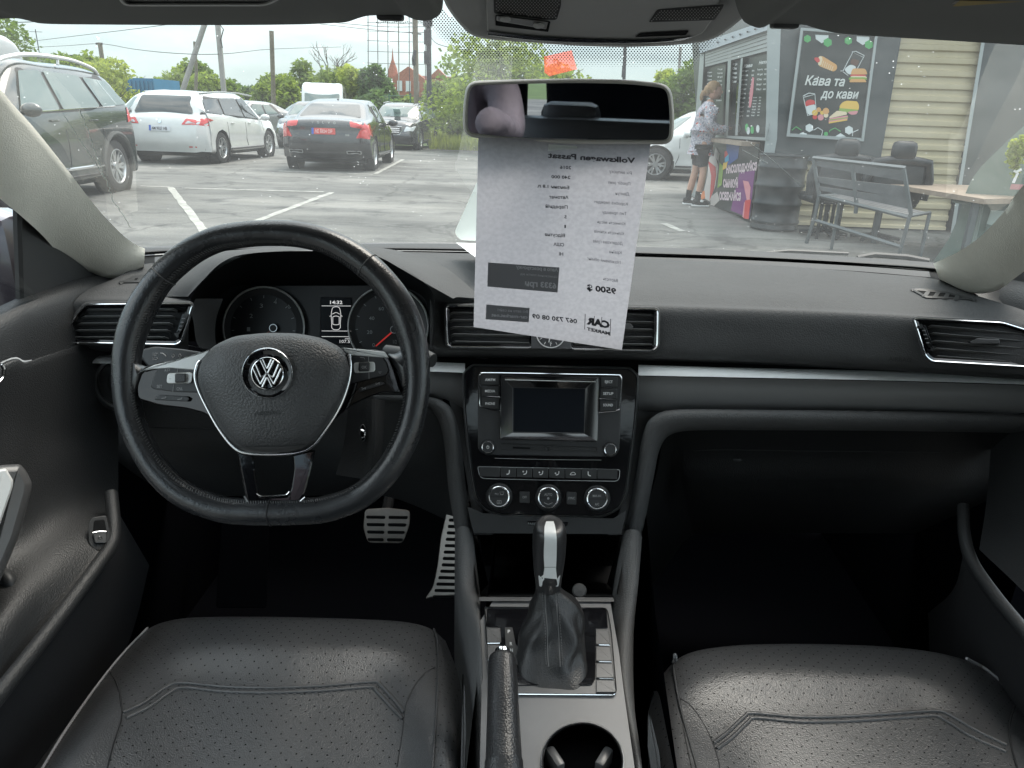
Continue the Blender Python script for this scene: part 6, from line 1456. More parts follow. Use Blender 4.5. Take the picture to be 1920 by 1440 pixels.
    dec('F', [(-W2*.76, zw+.02), (-W2*rk*.88, H-(.42 if spec == 'van' else .13)), (W2*rk*.88, H-(.42 if spec == 'van' else .13)), (W2*.76, zw+.02)], MT['glassl'] if glass == 'glassd' else G_, 'windscreen', .018)
    # mirrors
    for sd in (1, -1):
        bb = B(); bb.ball((sd*(W2+.10), s['ywb']-.52, s['zb1']+.06), (.12, .07, .08), 12, 8); bb.tube([(sd*(W2-.05), s['ywb']-.5, s['zb1']+.02), (sd*(W2+.06), s['ywb']-.52, s['zb1']+.04)], .025, 6); bb.out('door_mirror', pm, T)
    # wheels
    for sd in (1, -1):
        for wy in s['wy']:
            cx = sd*(W2-.12)
            bb = B(); bb.lathe([(.01, -.10), (ar*.98, -.10), (ar, .10), (ar*1.0, .118)], 28, (sd*(W2-.13), wy, wr), (sd, 0, 0)); bb.out('wheel_arch', MT['blackp'], T)
            bb = B(); bb.lathe([(wr*.66, -.10), (wr*.90, -.105), (wr, -.085), (wr, .085), (wr*.90, .105), (wr*.68, .10), (wr*.66, .085)], 36, (cx, wy, wr), (sd, 0, 0)); ty = bb.out('wheel', MT['tyre'], T)
            bb = B(); bb.lathe([(wr*.68, .10), (wr*.64, .102), (wr*.61, .085), (wr*.60, .02)], 36, (cx, wy, wr), (sd, 0, 0))
            q = Vector((sd, 0, 0)).to_track_quat('Z', 'Y')
            for k in range(spokes):
                for dd in (-.10, .10):
                    a0 = 2*PI*k/spokes; a1 = a0+dd*(7/spokes)*1.6
                    p0 = Vector((wr*.10*math.cos(a0), wr*.10*math.sin(a0), .065)); p1 = Vector((wr*.62*math.cos(a1), wr*.62*math.sin(a1), .088)); tt = (p1-p0); n_ = Vector((-tt.y, tt.x, 0)).normalized()*.020
                    vs = [p0-n_, p0+n_, p1+n_*.8, p1-n_*.8]; dn = Vector((0, 0, -.03))
                    bb.add([Vector((cx, wy, wr))+q @ v for v in vs+[v+dn for v in vs]], [(0, 1, 2, 3), (0, 4, 5, 1), (1, 5, 6, 2), (2, 6, 7, 3), (3, 7, 4, 0)])
            bb.lathe([(0.001, .085), (wr*.16, .082), (wr*.17, .06)], 16, (cx, wy, wr), (sd, 0, 0)); bb.out('rim', MT[rims], ty)
            bb = B(); bb.lathe([(.01, .015), (wr*.62, .015)], 24, (cx, wy, wr), (sd, 0, 0)); bb.out('brake_disc', MT['blackp'], ty)
            if arches:
                bb = B(); bb.tube([pr['R' if sd > 0 else 'L'].p(wy+ar*1.07*math.cos(R_(a)), wr+ar*1.07*math.sin(R_(a)), .004) for a in range(-12, 193, 12)], .035, 6); bb.out('arch_trim', arches, T)
    bb = B(); bb.box((0, 0, .24), (s['W']*.84, s['L']*.86, .14)); bb.out('underbody', MT['blackp'], T)
    return ext
def place(spec, hd, s_, w_, px, py, out=.03):
    S = BODYS[spec]; q = Matrix.Rotation(hd, 3, 'Z') @ Vector((s_*(S['W']/2-out), S['wy'][w_], 0)); g_ = G(px, py)-q; return (g_.x, g_.y, 0)
def tube3(e, P, r, nm, mt, seg=6, flat=1.0): bb = B(); bb.tube(P, r, seg, flat=flat); return bb.out(nm, mt, e['T'])
def platep(e, side, cx, cz, w, h, m, txt, ink, eu=None):
    o = e['dec'](side, [(cx-w/2, cz-h/2), (cx+w/2, cz-h/2), (cx+w/2, cz+h/2), (cx-w/2, cz+h/2)], m, 'number_plate', .022, .2, .01)
    P = e['pr'][side].p(cx, cz, .026); d = -1 if side == 'F' else 1
    M = Matrix(((d, 0, 0, P.x), (0, 0, 1, P.y-(0.0)), (0, 1, 0, P.z), (0, 0, 0, 1)))
    M = Matrix.Translation(Vector((P.x-d*w*.36, P.y+(.01 if side == 'F' else -.01), cz-h*.28))) @ Matrix(((d, 0, 0, 0), (0, 0, -d, 0), (0, 1, 0, 0), (0, 0, 0, 1)))
    bb = B(); bb.textm(txt, M, width=w*.74, height=h*.56, bold=.02); bb.out('plate_print', ink, o)
    if eu: e['dec'](side, [(cx-w/2, cz-h/2), (cx-w/2+.045, cz-h/2), (cx-w/2+.045, cz+h/2), (cx-w/2, cz+h/2)], eu, 'plate_band', .024, .2, .0, par=o)
blue = mat('plate_blue', (.03, .10, .45), .5); inkd = mat('plate_ink', (.03, .03, .04), .6)
# --- white estate, seen from behind
c1_ = G(420, 307); c2_ = G(290, 305)
e = car('wagon', (.62, .63, .62), 'estate_car', 'white estate car seen from behind with wide tinted tailgate window', 'car', place('wagon', R_(-1), 1, 0, 420, 306), R_(-1), spokes=5)
W2, L2 = e['W2'], e['L2']
for s_ in (-1, 1):
    e['dec']('B', [(s_*W2*.50, .82), (s_*W2*.97, .80), (s_*W2*.99, .92), (s_*W2*.60, .95)], MT['tail'], 'tail_lamp', .010, .05, .02)
    e['dec']('R' if s_ > 0 else 'L', [(-L2+.22, .82), (-L2+.62, .92), (-L2+.40, .96), (-L2+.22, .95)], MT['tail'], 'tail_lamp', .010, .05, .02)
    e['dec']('B', [(s_*W2*.58, .845), (s_*W2*.86, .83), (s_*W2*.88, .89), (s_*W2*.64, .90)], MT['clear'], 'lamp_lens', .014, .05, .02)
    e['dec']('B', [(s_*W2*.62, .36), (s_*W2*.78, .36), (s_*W2*.78, .385), (s_*W2*.62, .385)], MT['tail'], 'reflector', .010, .05, .0)
    tube3(e, [(s_*W2*.66, 1.2, 1.475), (s_*W2*.68, .4, 1.515), (s_*W2*.68, -.8, 1.515), (s_*W2*.66, -1.7, 1.46)], .016, 'roof_rail', MT['alloy'])
platep(e, 'B', .0, .74, .46, .11, MT['plate'], 'AM 9027 HB', inkd, blue)
e['dec']('B', [(-W2*.9, .30), (W2*.9, .30), (W2*.9, .335), (-W2*.9, .335)], MT['blackp'], 'bumper_lip', .006, .1, 0)
bb = B(); bb.ringp(e['pr']['B'], circ(0, .875, .035, 12), [(0, .005), (0, .014)]); bb.out('tailgate_badge', MT['chrome'], e['T'])
# --- black saloon, seen from behind
e = car('sedan', (.018, .019, .022), 'saloon_car', 'black saloon seen from behind with bright red tail lamps and red number plate', 'car', place('sedan', R_(4), 1, 0, 704, 319), R_(4), spokes=5)
W2, L2 = e['W2'], e['L2']
for s_ in (-1, 1):
    e['dec']('B', [(s_*W2*.58, .90), (s_*W2*.97, .80), (s_*W2*.99, .98), (s_*W2*.56, 1.0)], MT['tail'], 'tail_lamp', .012, .05, .02)
    e['dec']('B', [(s_*W2*.70, .68), (s_*W2*.97, .66), (s_*W2*.98, .82), (s_*W2*.80, .86)], MT['tail'], 'tail_lamp', .012, .05, .02)
    e['dec']('R' if s_ > 0 else 'L', [(-L2+.20, .70), (-L2+.52, .72), (-L2+.50, .95), (-L2+.20, .97)], MT['tail'], 'tail_lamp', .010, .05, .02)
    e['dec']('B', [(s_*W2*.48, .36), (s_*W2*.80, .36), (s_*W2*.80, .43), (s_*W2*.48, .43)], MT['alloy'], 'exhaust_tip', .012, .05, .02)
    e['dec']('B', [(s_*W2*.50, .375), (s_*W2*.78, .375), (s_*W2*.78, .415), (s_*W2*.50, .415)], MT['blackp'], 'exhaust_hole', .016, .05, .01)
platep(e, 'B', 0, .80, .48, .12, MT['platered'], 'АЕ 6824 ОР', mat('plate_pale', (.75, .5, .48), .5), blue)
bb = B()
for k, ch in enumerate('VOLVO'):
    P = e['pr']['B'].p(-.22+k*.11, .965, .006); bb.textm(ch, Matrix.Translation(P+Vector((-.02, -.004, -.02))) @ Matrix(((1, 0, 0, 0), (0, 0, -1, 0), (0, 1, 0, 0), (0, 0, 0, 1))), height=.045, bold=.02)
bb.out('boot_lettering', MT['chrome'], e['T'])
bb = B()
for t_, x_ in (('2.4D', -.60), ('S60', .44)):
    P = e['pr']['B'].p(x_, .74, .006); bb.textm(t_, Matrix.Translation(P+Vector((0, -.01, -.02))) @ Matrix(((1, 0, 0, 0), (0, 0, -1, 0), (0, 1, 0, 0), (0, 0, 0, 1))), height=.04, bold=.02)
bb.out('boot_lettering', MT['chrome'], e['T'])
e['dec']('B', [(-.85, .62), (.85, .62), (.85, .632), (-.85, .632)], MT['blackp'], 'boot_gap', .003, .1, 0)
bb = B(); bb.lathe([(0, .06), (.012, .05), (.03, .02), (.04, 0)], 8, (0, -.62, 1.40)); bb.out('roof_antenna', MT['blackp'], e['T'])
# --- big grey SUV on the left, facing the camera side-on
e = car('suv', (.020, .028, .027), 'suv', 'dark grey off-roader with silver roof rails filling the left of the windscreen', 'car', place('suv', PI+R_(5), -1, 0, 228, 359), PI+R_(5), glass='glassl', arches=mat('arch_plastic', (.05, .052, .05), .7), spokes=7, rough=.2)
W2, L2, H = e['W2'], e['L2'], e['H']
for s_ in (-1, 1):
    tube3(e, crv([(s_*W2*.70, .75, H-.10), (s_*W2*.72, .55, H-.02), (s_*W2*.72, 0, H+.05), (s_*W2*.72, -.9, H+.05), (s_*W2*.71, -1.5, H-.02), (s_*W2*.68, -1.72, H-.10)], 24), .026, 'roof_rail', MT['whitetrim'], 8)
    tube3(e, [(s_*W2*.72, -.6, H-.03), (s_*W2*.72, -.62, H+.05)], .02, 'rail_foot', MT['whitetrim'])
    sd = 'R' if s_ > 0 else 'L'
    tube3(e, [e['pr'][sd].p(y, z, .008) for y, z in ((.78, 1.085), (.2, 1.10), (-.5, 1.13), (-1.2, 1.155), (-1.55, 1.17))], .012, 'window_chrome', MT['chrome'])
    tube3(e, [e['pr'][sd].p(y, z, .008) for y, z in ((-1.60, 1.19), (-1.50, 1.38), (-1.44, 1.50))], .016, 'window_chrome', MT['chrome'])
    tube3(e, [e['pr'][sd].p(y, .40, .012) for y in (-.85, -.4, .3, .85)], .022, 'sill_chrome', MT['chrome'])
    e['dec'](sd, [(-L2+.20, .98), (-L2+.52, .95), (-L2+.42, 1.16), (-L2+.24, 1.16)], MT['tail'], 'tail_lamp', .012, .05, .02)
# --- dark grey estate facing the camera, right of the saloon
def front(e, grille='wide', lampz=(.66, .82)):
    W2, L2 = e['W2'], e['L2']
    e['dec']('F', [(-.36, .52), (.36, .52), (.42, .74), (-.42, .74)], MT['blackp'], 'grille', .008, .06, .06)
    for z in (.575, .635, .69): tube3(e, [e['pr']['F'].p(x, z, .016) for x in (-.36, -.18, 0, .18, .36)], .012, 'grille_bar', MT['chrome'], 5)
    tube3(e, [e['pr']['F'].p(x, z, .014) for x, z in ((-.37, .51), (.37, .51), (.44, .63), (.42, .75), (-.42, .75), (-.44, .63), (-.37, .51))], .012, 'grille_frame', MT['chrome'], 5)
    for s_ in (-1, 1):
        e['dec']('F', [(s_*.50, .60), (s_*W2*.86, .62), (s_*W2*.92, .78), (s_*.56, .76)], MT['clear'], 'headlamp', .010, .05, .03)
        e['dec']('F', [(s_*.48, .32), (s_*W2*.82, .32), (s_*W2*.82, .44), (s_*.52, .42)], MT['blackp'], 'lower_grille', .008, .06, .03)
e = car('wagon', (.035, .036, .04), 'estate_car', 'dark grey estate car facing the camera with a pale card behind its windscreen', 'car', place('wagon', PI+R_(-2), -1, 1, 789, 281), PI+R_(-2), glass='glassl')
front(e); W2 = e['W2']
for s_ in (-1, 1): tube3(e, [(s_*W2*.68, .4, 1.50), (s_*W2*.69, -.4, 1.55), (s_*W2*.68, -1.4, 1.50)], .02, 'roof_rail', MT['alloy'])
bb = B(); bb.box((-.02, 1.13, 1.22), (.24, .01, .26), M=Matrix.Rotation(R_(-48), 4, 'X')); bb.out('price_card', mat('pale_card', (.45, .62, .58), .5), e['T'])
e = car('sedan', (.030, .032, .036), 'saloon_car', 'dark saloon with chrome grille between the white estate and the black saloon', 'car', place('sedan', PI+R_(3), 1, 1, 528, 276), PI+R_(3), glass='glassl'); front(e)
platep(e, 'F', 0, .45, .5, .11, MT['plate'], 'AA 5183', inkd, blue)
# --- white van
e = car('van', (.62, .63, .62), 'van', 'white high-roofed panel van behind the black saloon', 'van', (-10.4, 36.5, 0), PI+R_(12), glass='glassl')
W2 = e['W2']
for sd in 'RL': e['dec'](sd, [(1.35, 1.28), (1.05, 1.95), (.45, 1.95), (.40, 1.28)], MT['glassd'], 'cab_window', .008)
e['dec']('F', [(-.7, .62), (.7, .62), (.6, .95), (-.6, .95)], MT['blackp'], 'grille', .01, .08, .05)
for s_ in (-1, 1): e['dec']('F', [(s_*.62, .75), (s_*.90, .75), (s_*.88, 1.0), (s_*.68, .95)], MT['clear'], 'headlamp', .012, .06, .03)
# --- the rest of the rows
e = car('sedan', (.16, .165, .17), 'saloon_car', 'silver grey saloon in the far row just behind the white estate', 'car', (-12.3, 32.0, 0), PI+R_(-28), glass='glassl', group=None); front(e)
e = car('sedan', (.045, .047, .05), 'saloon_car', 'charcoal saloon in the far row, first to the left of the white van', 'car', (-11.2, 36.5, 0), PI+R_(-30), glass='glassl'); front(e)
e = car('wagon', (.60, .61, .60), 'hatchback', 'white car whose pale roof rises behind the white estate car', 'car', (-10.35, 21.2, 0), R_(176), glass='glassl'); front(e)
e = car('suv', (.05, .055, .055), 'suv', 'dark car with black door mirror squeezed between the grey off-roader and the white estate', 'car', (-10.4, 14.6, 0), R_(186), glass='glassl'); front(e)
e = car('van', (.38, .39, .39), 'minivan', 'silver minivan whose roof shows at the far left edge of the windscreen', 'van', (-11.2, 11.9, 0), R_(160), glass='glassl')
e = car('sedan', (.62, .63, .62), 'hatchback', 'white car in side view partly hidden by the price sheet and the standing man', 'car', place('sedan', PI/2+R_(3), -1, 1, 1226, 338), PI/2+R_(3), glass='glassl', spokes=6)
e = car('wagon', (.60, .61, .60), 'estate_car', 'white car whose roof shows beyond the other white car near the kiosk', 'car', (4.9, 20.2, 0), PI/2, glass='glassl')

# ================================================================ trees
leafm = []
for i, c in enumerate([(.095, .145, .035), (.150, .20, .045), (.21, .25, .06), (.070, .115, .048), (.14, .185, .075)]):
    m = mat('foliage', c, .65, var=(1.2, .45), spec=.3); leafm.append(m)
    N, L = m.node_tree.nodes, m.node_tree.links; tl_ = N.new('ShaderNodeBsdfTranslucent'); tl_.inputs[0].default_value = (c[0]*2.2, c[1]*2.2, c[2]*1.4, 1); xm = N.new('ShaderNodeMixShader'); xm.inputs[0].default_value = .45
    L.new(N['Principled BSDF'].outputs[0], xm.inputs[1]); L.new(tl_.outputs[0], xm.inputs[2]); L.new(xm.outputs[0], N['Material Output'].inputs[0])
bark = mat('bark', (.10, .085, .07), .9, bump=(12, .6, 'n'))
def crown(b, c, r, n, ls, rnd, lump=9):
    cl = []
    for k in range(lump):
        v = Vector((rnd.gauss(0, 1), rnd.gauss(0, 1), rnd.gauss(0, 1))).normalized()*rnd.uniform(.35, .85)
        cl.append((Vector((c[0]+v.x*r[0], c[1]+v.y*r[1], c[2]+v.z*r[2])), rnd.uniform(.28, .50)))
    cl.append((Vector(c), .62))
    tot = sum(q[1]**2 for q in cl)
    for cc, f in cl:
        for k in range(int(n*f*f/tot)):
            v = Vector((rnd.gauss(0, 1), rnd.gauss(0, 1), rnd.gauss(0, 1))).normalized()*(rnd.random()**.35)*rnd.uniform(.8, 1.12)
            p = cc+Vector((v.x*r[0]*f, v.y*r[1]*f, v.z*r[2]*f)); s = ls*rnd.uniform(.6, 1.3)
            a = Vector((rnd.gauss(0, 1), rnd.gauss(0, 1), rnd.gauss(0, .7))).normalized(); w = a.orthogonal().normalized(); w = Matrix.Rotation(rnd.uniform(0, 6.28), 3, a) @ w
            k0 = len(b.V); b.V += [p-a*s, p+w*s*.55, p+a*s, p-w*s*.55]; b.F.append((k0, k0+1, k0+2, k0+3))
def tree(loc, h, rx, rz_, label, seed, mi=0, n=2600, ls=.16, name='broadleaf_tree', trunk=.16, group=None, cat='tree', low=.25, lump=9):
    rnd = random.Random(seed); T = thing(name, label, cat, loc, group, local=True)
    b = B(); cz = h-rz_
    b.tube([(0, 0, 0), (rnd.uniform(-.1, .1), 0, h*.3), (rnd.uniform(-.2, .2), rnd.uniform(-.2, .2), h*.75)], [trunk, trunk*.75, trunk*.25], 7)
    for k in range(6):
        a = rnd.uniform(0, 6.28); z0 = h*rnd.uniform(.3, .6); b.tube([(0, 0, z0), (math.cos(a)*rx*.4, math.sin(a)*rx*.4, z0+h*.12), (math.cos(a)*rx*.75, math.sin(a)*rx*.75, z0+h*rnd.uniform(.15, .3))], [trunk*.35, trunk*.22, trunk*.08], 5)
    b.out('trunk', bark, T)
    b = B(); crown(b, (0, 0, cz), (rx, rx, rz_), n, ls, rnd, lump); b.out('crown', leafm[mi], T, smooth=0)
    return T
def at(px, Y_): p = AY(px, 200, Y_); return (p.x, Y_, 0)
def topz(px, py, Y_): return AY(px, py, Y_).z
def trees(spec):
    for i, (px, py, Y_, w, mi, label) in enumerate(spec):
        h = topz(px, py-6, Y_); w *= 1.7; rx = w/2*Y_/FPX; rz_ = min(h*.50, max(rx*.9, h*.42))
        tree(at(px, Y_), h, rx, rz_, label, 100+i, mi, n=int(4200), ls=max(.07, Y_*.0036), trunk=max(.08, h*.02))
trees([
 (-10, 36, 24, 110, 0, 'dark tree at the far left edge above the silver minivan'), (20, 92, 30, 90, 1, 'bright bush low at the far left behind the silver minivan'), (75, 98, 34, 80, 2, 'light green bush behind the roof rail of the grey off-roader'),
 (118, 80, 36, 80, 0, 'tallest dark bushy tree left of the short wooden pole'), (150, 92, 34, 70, 1, 'green tree just left of the short wooden pole'), (205, 116, 30, 90, 2, 'yellow green round bush above the blue container'), (172, 100, 38, 60, 1, 'mid green tree behind the short wooden pole'),
 (240, 128, 34, 60, 2, 'small yellow green bush at the right end of the blue container'), (300, 140, 50, 60, 1, 'low tree behind the blue container end'), (330, 138, 54, 60, 0, 'low dark tree left of the leaning concrete pole'), (372, 118, 48, 70, 1, 'pointed green tree between the two concrete poles'),
 (400, 128, 50, 60, 0, 'green tree directly behind the upright concrete pole'), (445, 148, 56, 70, 1, 'low tree right of the upright concrete pole'), (478, 150, 52, 60, 3, 'low tree left of the thin bare pole'), (520, 126, 46, 70, 1, 'bushy tree just right of the thin bare pole'),
 (558, 122, 48, 70, 4, 'feathery tree left of the bare dead tree'), (596, 126, 50, 60, 1, 'tree directly left of the bare dead trunk'), (640, 122, 44, 76, 4, 'tree above the left half of the black saloon roof'), (668, 118, 42, 70, 2, 'yellow green round tree above the black saloon'), (700, 120, 40, 40, 3, 'narrow dark conifer left of the brick house'),
 (722, 142, 44, 44, 3, 'dark shrub in front of the brick house'), (716, 170, 38, 60, 3, 'low dark hedge bush behind the dark grey estate'), (765, 190, 40, 50, 1, 'green bush below the brick house beside the dark estate'), (862, 190, 30, 60, 1, 'green bush behind the leaning white sign')])
trees([(915, 72, 26, 150, 1, 'big dark tree left of centre behind the mirror'), (985, 60, 27, 170, 0, 'big full tree directly behind the mirror'), (1060, 95, 28, 90, 1, 'right flank tree of the clump behind the mirror'), (850, 130, 34, 70, 4, 'tree left of the mirror beside the white sign'),
 (1300, 78, 24, 90, 0, 'dark tree rising behind the left end of the kiosk'), (1246, 138, 40, 50, 2, 'small pale tree left of the right-hand thin pole')])
# bare dead tree
rnd = random.Random(5); T = thing('dead_tree', 'bare dead tree standing above the green hedge trees', 'tree', at(615, 44), local=True); b = B()
def branch(p, d, l, r, dep):
    q = p+d*l; b.tube([p, p.lerp(q, .5)+Vector((rnd.uniform(-.1, .1), 0, 0)), q], [r, r*.8, r*.55], 5)
    if dep: 
        for k in range(3): branch(p.lerp(q, rnd.uniform(.6, 1)), (d+Vector((rnd.uniform(-.8, .8), rnd.uniform(-.5, .5), rnd.uniform(-.1, .5)))).normalized(), l*.62, r*.55, dep-1)
branch(Vector((0, 0, 0)), Vector((0, 0, 1)), 2.3, .10, 4); b.out('trunk', bark, T)
# distant hedge band and field grass
rnd = random.Random(3); b = B()
for k in range(150):
    x = rnd.uniform(-50, 26); y = rnd.uniform(54, 66)
    crown(b, (x, y, rnd.uniform(.8, 1.6)), (rnd.uniform(1.2, 2.2), 1.2, rnd.uniform(1.0, 1.7)), 150, .26, rnd, 4)
tag(b.out('far_hedge', leafm[1], smooth=0), kind='stuff')
b = B()
for k in range(5200):
    px = rnd.uniform(806, 900); Yg = rnd.uniform(27.5, 44); p = at(px, Yg); h = rnd.uniform(.25, .62) if Yg < 36 else rnd.uniform(.4, .8); w = .035
    a = rnd.uniform(0, 6.28); d = Vector((math.cos(a), math.sin(a), 0)); P = Vector(p); k0 = len(b.V)
    b.V += [P-d*w, P+d*w, P+Vector((rnd.uniform(-.15, .15), rnd.uniform(-.15, .15), h))]; b.F.append((k0, k0+1, k0+2))
tag(b.out('tall_grass', leafm[2], smooth=0), kind='stuff')

# ================================================================ poles, wires, fence, house, container
conc = mat('concrete_pole', (.30, .29, .27), .85, var=(3, .15)); wood = mat('weathered_wood', (.17, .145, .11), .85, var=(4, .25), bump=(20, .4, 'n')); dark = mat('dark_metal', (.025, .025, .03), .6)
def pole(P, Y_, r, name, label, mt, extra=None, cat='pole'):
    T = thing(name, label, cat, tuple(AY(P[0][0], P[0][1], Y_)), local=False)
    b = B(); b.tube([AY(x, y, Y_) for x, y in P], [r*1.15]+[r]*(len(P)-1), 10); b.out('post', mt, T)
    return T
def gz(px, Y_):
    lo, hi = 190, 420
    for _ in range(30):
        m_ = (lo+hi)/2
        if AY(px, m_, Y_).z > 0: lo = m_
        else: hi = m_
    return lo
pole([(333, gz(333, 30)), (343, 168), (392, 20), (397, 0)], 30, .10, 'concrete_pole', 'slanting concrete brace pole leaning to the right', conc)
T = pole([(424, gz(424, 29.7)), (420, 175), (408, 45), (405, 0)], 29.7, .10, 'concrete_pole', 'upright concrete pole with loose cables at its top', conc)
b = B(); b.tube([AY(412, 46, 29.6), AY(419, 55, 29.5), AY(414, 74, 29.6), AY(417, 90, 29.6)], .02, 5); b.out('cable', dark, T)
pole([(366, gz(366, 46)), (368, 130), (365, 78)], 46, .09, 'wooden_pole', 'short wooden pole behind the slanting concrete pole', wood)
T = pole([(194, gz(194, 38)), (193, 120), (187, 80)], 38, .10, 'wooden_pole', 'short wooden pole with crossbar above the bushes on the left', wood)
b = B(); b.tube([AY(180, 82, 38), AY(192, 82, 38)], .05, 5); b.out('crossbar', dark, T)
pole([(514, gz(514, 42)), (512, 155), (509, 58)], 42, .12, 'wooden_pole', 'thin bare wooden pole above the far row of cars', wood)
T = pole([(783, gz(783, 33)), (781, 190), (778, 30)], 33, .11, 'wooden_pole', 'brown wooden pole with bulky cable in front of the brick house', wood)
b = B(); b.tube([AY(778, 95, 32.9), AY(775, 110, 32.8), AY(776, 122, 32.9)], .07, 6); b.tube([AY(772, 62, 33), AY(790, 64, 33)], .03, 5); b.out('cable', dark, T)
T = pole([(806, gz(806, 31)), (805, 190), (803, 30)], 31, .10, 'utility_pole', 'thick dark utility pole with boxes left of the mirror', dark)
b = B()
for x, y, w, h in ((802, 38, .34, .40), (802, 70, .26, .5), (801, 108, .22, .45)): b.box(AY(x, y, 30.9), (w, .2, h))
b.out('cable_box', dark, T)
T = pole([(1170, gz(1170, 24)), (1170, 148), (1172, 86)], 24, .05, 'lamp_post', 'thin grey post behind the right half of the mirror', dark)
b = B(); b.box(AY(1169, 134, 23.9), (.09, .09, .32)); b.out('post_box', dark, T)
pole([(1270, gz(1270, 28)), (1270, 190), (1276, 88)], 28, .05, 'lamp_post', 'thin pale post left of the kiosk', conc)
WR = [[(0, 43, 34), (60, 41, 33), (110, 40, 32), (200, 36, 31)], [(30, 81, 50), (120, 70, 42), (300, 48, 31), (400, 30, 30)], [(35, 90, 60), (120, 86, 48), (187, 82, 38), (250, 92, 34), (330, 100, 30), (420, 101, 30), (510, 92, 42), (640, 88, 50)], [(600, 45, 40), (700, 56, 36), (778, 62, 33)], [(620, 42, 38), (720, 50, 34), (803, 50, 31)], [(880, 96, 26), (820, 82, 30), (803, 60, 31)]]
for k, w_ in enumerate(WR):
    b = B(); b.tube(crv([AY(*q) for q in w_], 24), .016 if k == 0 else .012, 4); tag(b.out('overhead_cable', dark), ['thick black cable at the top left corner of the windscreen', 'cable sloping up to the slanting concrete pole', 'long sagging cable strung between the short poles over the trees', 'cable running to the brown wooden pole', 'cable running to the thick dark utility pole', 'cable leaving the dark utility pole towards the mirror'][k], 'cable')
# net of tall thin poles
NT = thing('ball_net', 'tall net frame of thin poles and wires above the brick house', 'net fence', at(735, 58))
for k, x in enumerate((690, 708, 727, 747, 767, 797)):
    b = B(); b.tube([AY(x+1, 214, 58), AY(x, 24, 58)], .045 if k == 3 else .028, 5); b.out('post', dark if k != 3 else conc, NT)
for y in (42, 58, 76, 96, 118):
    b = B(); b.tube([AY(688, y, 58), AY(747, y+2, 58), AY(800, y+3, 58)], .016, 4); b.out('wire', dark, NT)
b = B()
for k in range(26): b.ball(AY(706+k*3.4, 42+1.0*math.sin(k), 58), .05, 5, 4)
b.out('insulator_beads', dark, NT, kind='stuff')
# brick house
brick = mat('red_brick', (.30, .11, .07), .85, var=(6, .3)); roofm = mat('dark_red_roof', (.16, .06, .05), .8, var=(5, .2)); pale = mat('pale_render', (.42, .41, .38), .8)
HX = AY(800, 215, 75).x; HS_ = thing('brick_house', 'red brick house with spire and dark roof beyond the car park', 'house', (HX, 75, 0), local=True)
b = B(); b.box((0, 3, 1.3), (8.0, 6, 2.6)); b.out('wall', pale, HS_)
b = B(); b.box((-1.6, -.1, 3.4), (3.0, 1.2, 1.6)); b.add([(-3.1, -.7, 4.2), (-.1, -.7, 4.2), (-1.6, -.7, 5.2), (-3.1, .5, 4.2), (-.1, .5, 4.2), (-1.6, .5, 5.2)], [(0, 1, 2), (3, 5, 4), (0, 2, 5, 3), (1, 4, 5, 2)]); b.out('wall', brick, HS_)
b = B(); b.add([(-4.2, -.3, 2.6), (4.2, -.3, 2.6), (3.0, 3, 4.6), (-3.0, 3, 4.6), (-4.2, 6.3, 2.6), (4.2, 6.3, 2.6)], [(0, 1, 2, 3), (4, 3, 2, 5), (0, 3, 4), (1, 5, 2)]); RF = b.out('roof', roofm, HS_)
b = B(); b.lathe([(.55, 4.2), (.40, 5.0), (.10, 5.8), (.01, 6.8)], 10, (-3.2, .2, 0)); b.out('spire', brick, RF)
b = B(); b.box((1.2, -.2, 3.6), (1.6, .8, 1.4)); b.add([(.3, -.7, 4.3), (2.1, -.7, 4.3), (1.2, -.7, 5.1), (.3, .3, 4.3), (2.1, .3, 4.3), (1.2, .3, 5.1)], [(0, 1, 2), (3, 5, 4), (0, 2, 5, 3), (1, 4, 5, 2)]); b.out('dormer', brick, RF)
for x in (-2.4, -1.6, -.8, 1.2):
    b = B(); b.box((x, -.75 if x < 0 else -.62, 3.5), (.45, .08, .9)); b.out('window', MT['clear'], HS_)
for x in (-3, -1.5, 1.2, 2.6):
    b = B(); b.box((x, -.03, 1.5), (.7, .1, 1.0)); w_ = b.out('window', MT['glassd'], HS_); b = B(); b.box((x, -.07, .98), (.8, .12, .06)); b.out('sill', pale, w_)
# left far building with antenna
HX = AY(75, 200, 70).x; T = thing('low_building', 'long pale low building with flat roof behind the bushes on the far left', 'building', (HX, 70, 0), local=True)
b = B(); b.box((0, 3, 2.4), (7.5, 6, 4.8)); b.out('wall', pale, T); b = B(); b.box((0, 3, 4.92), (8, 6.6, .25)); b.out('roof', dark, T)
for x in (-2.5, -.5, 1.5): b = B(); b.box((x, -.03, 3.8), (1.1, .08, 1.1)); b.out('window', MT['glassd'], T)
b = B(); b.tube([(-.5, 2, 5), (-.5, 2, 7.2)], .04, 5); b.tube([(-1.1, 2, 7.0), (.1, 2, 7.0)], .02, 4); b.out('aerial', dark, T)
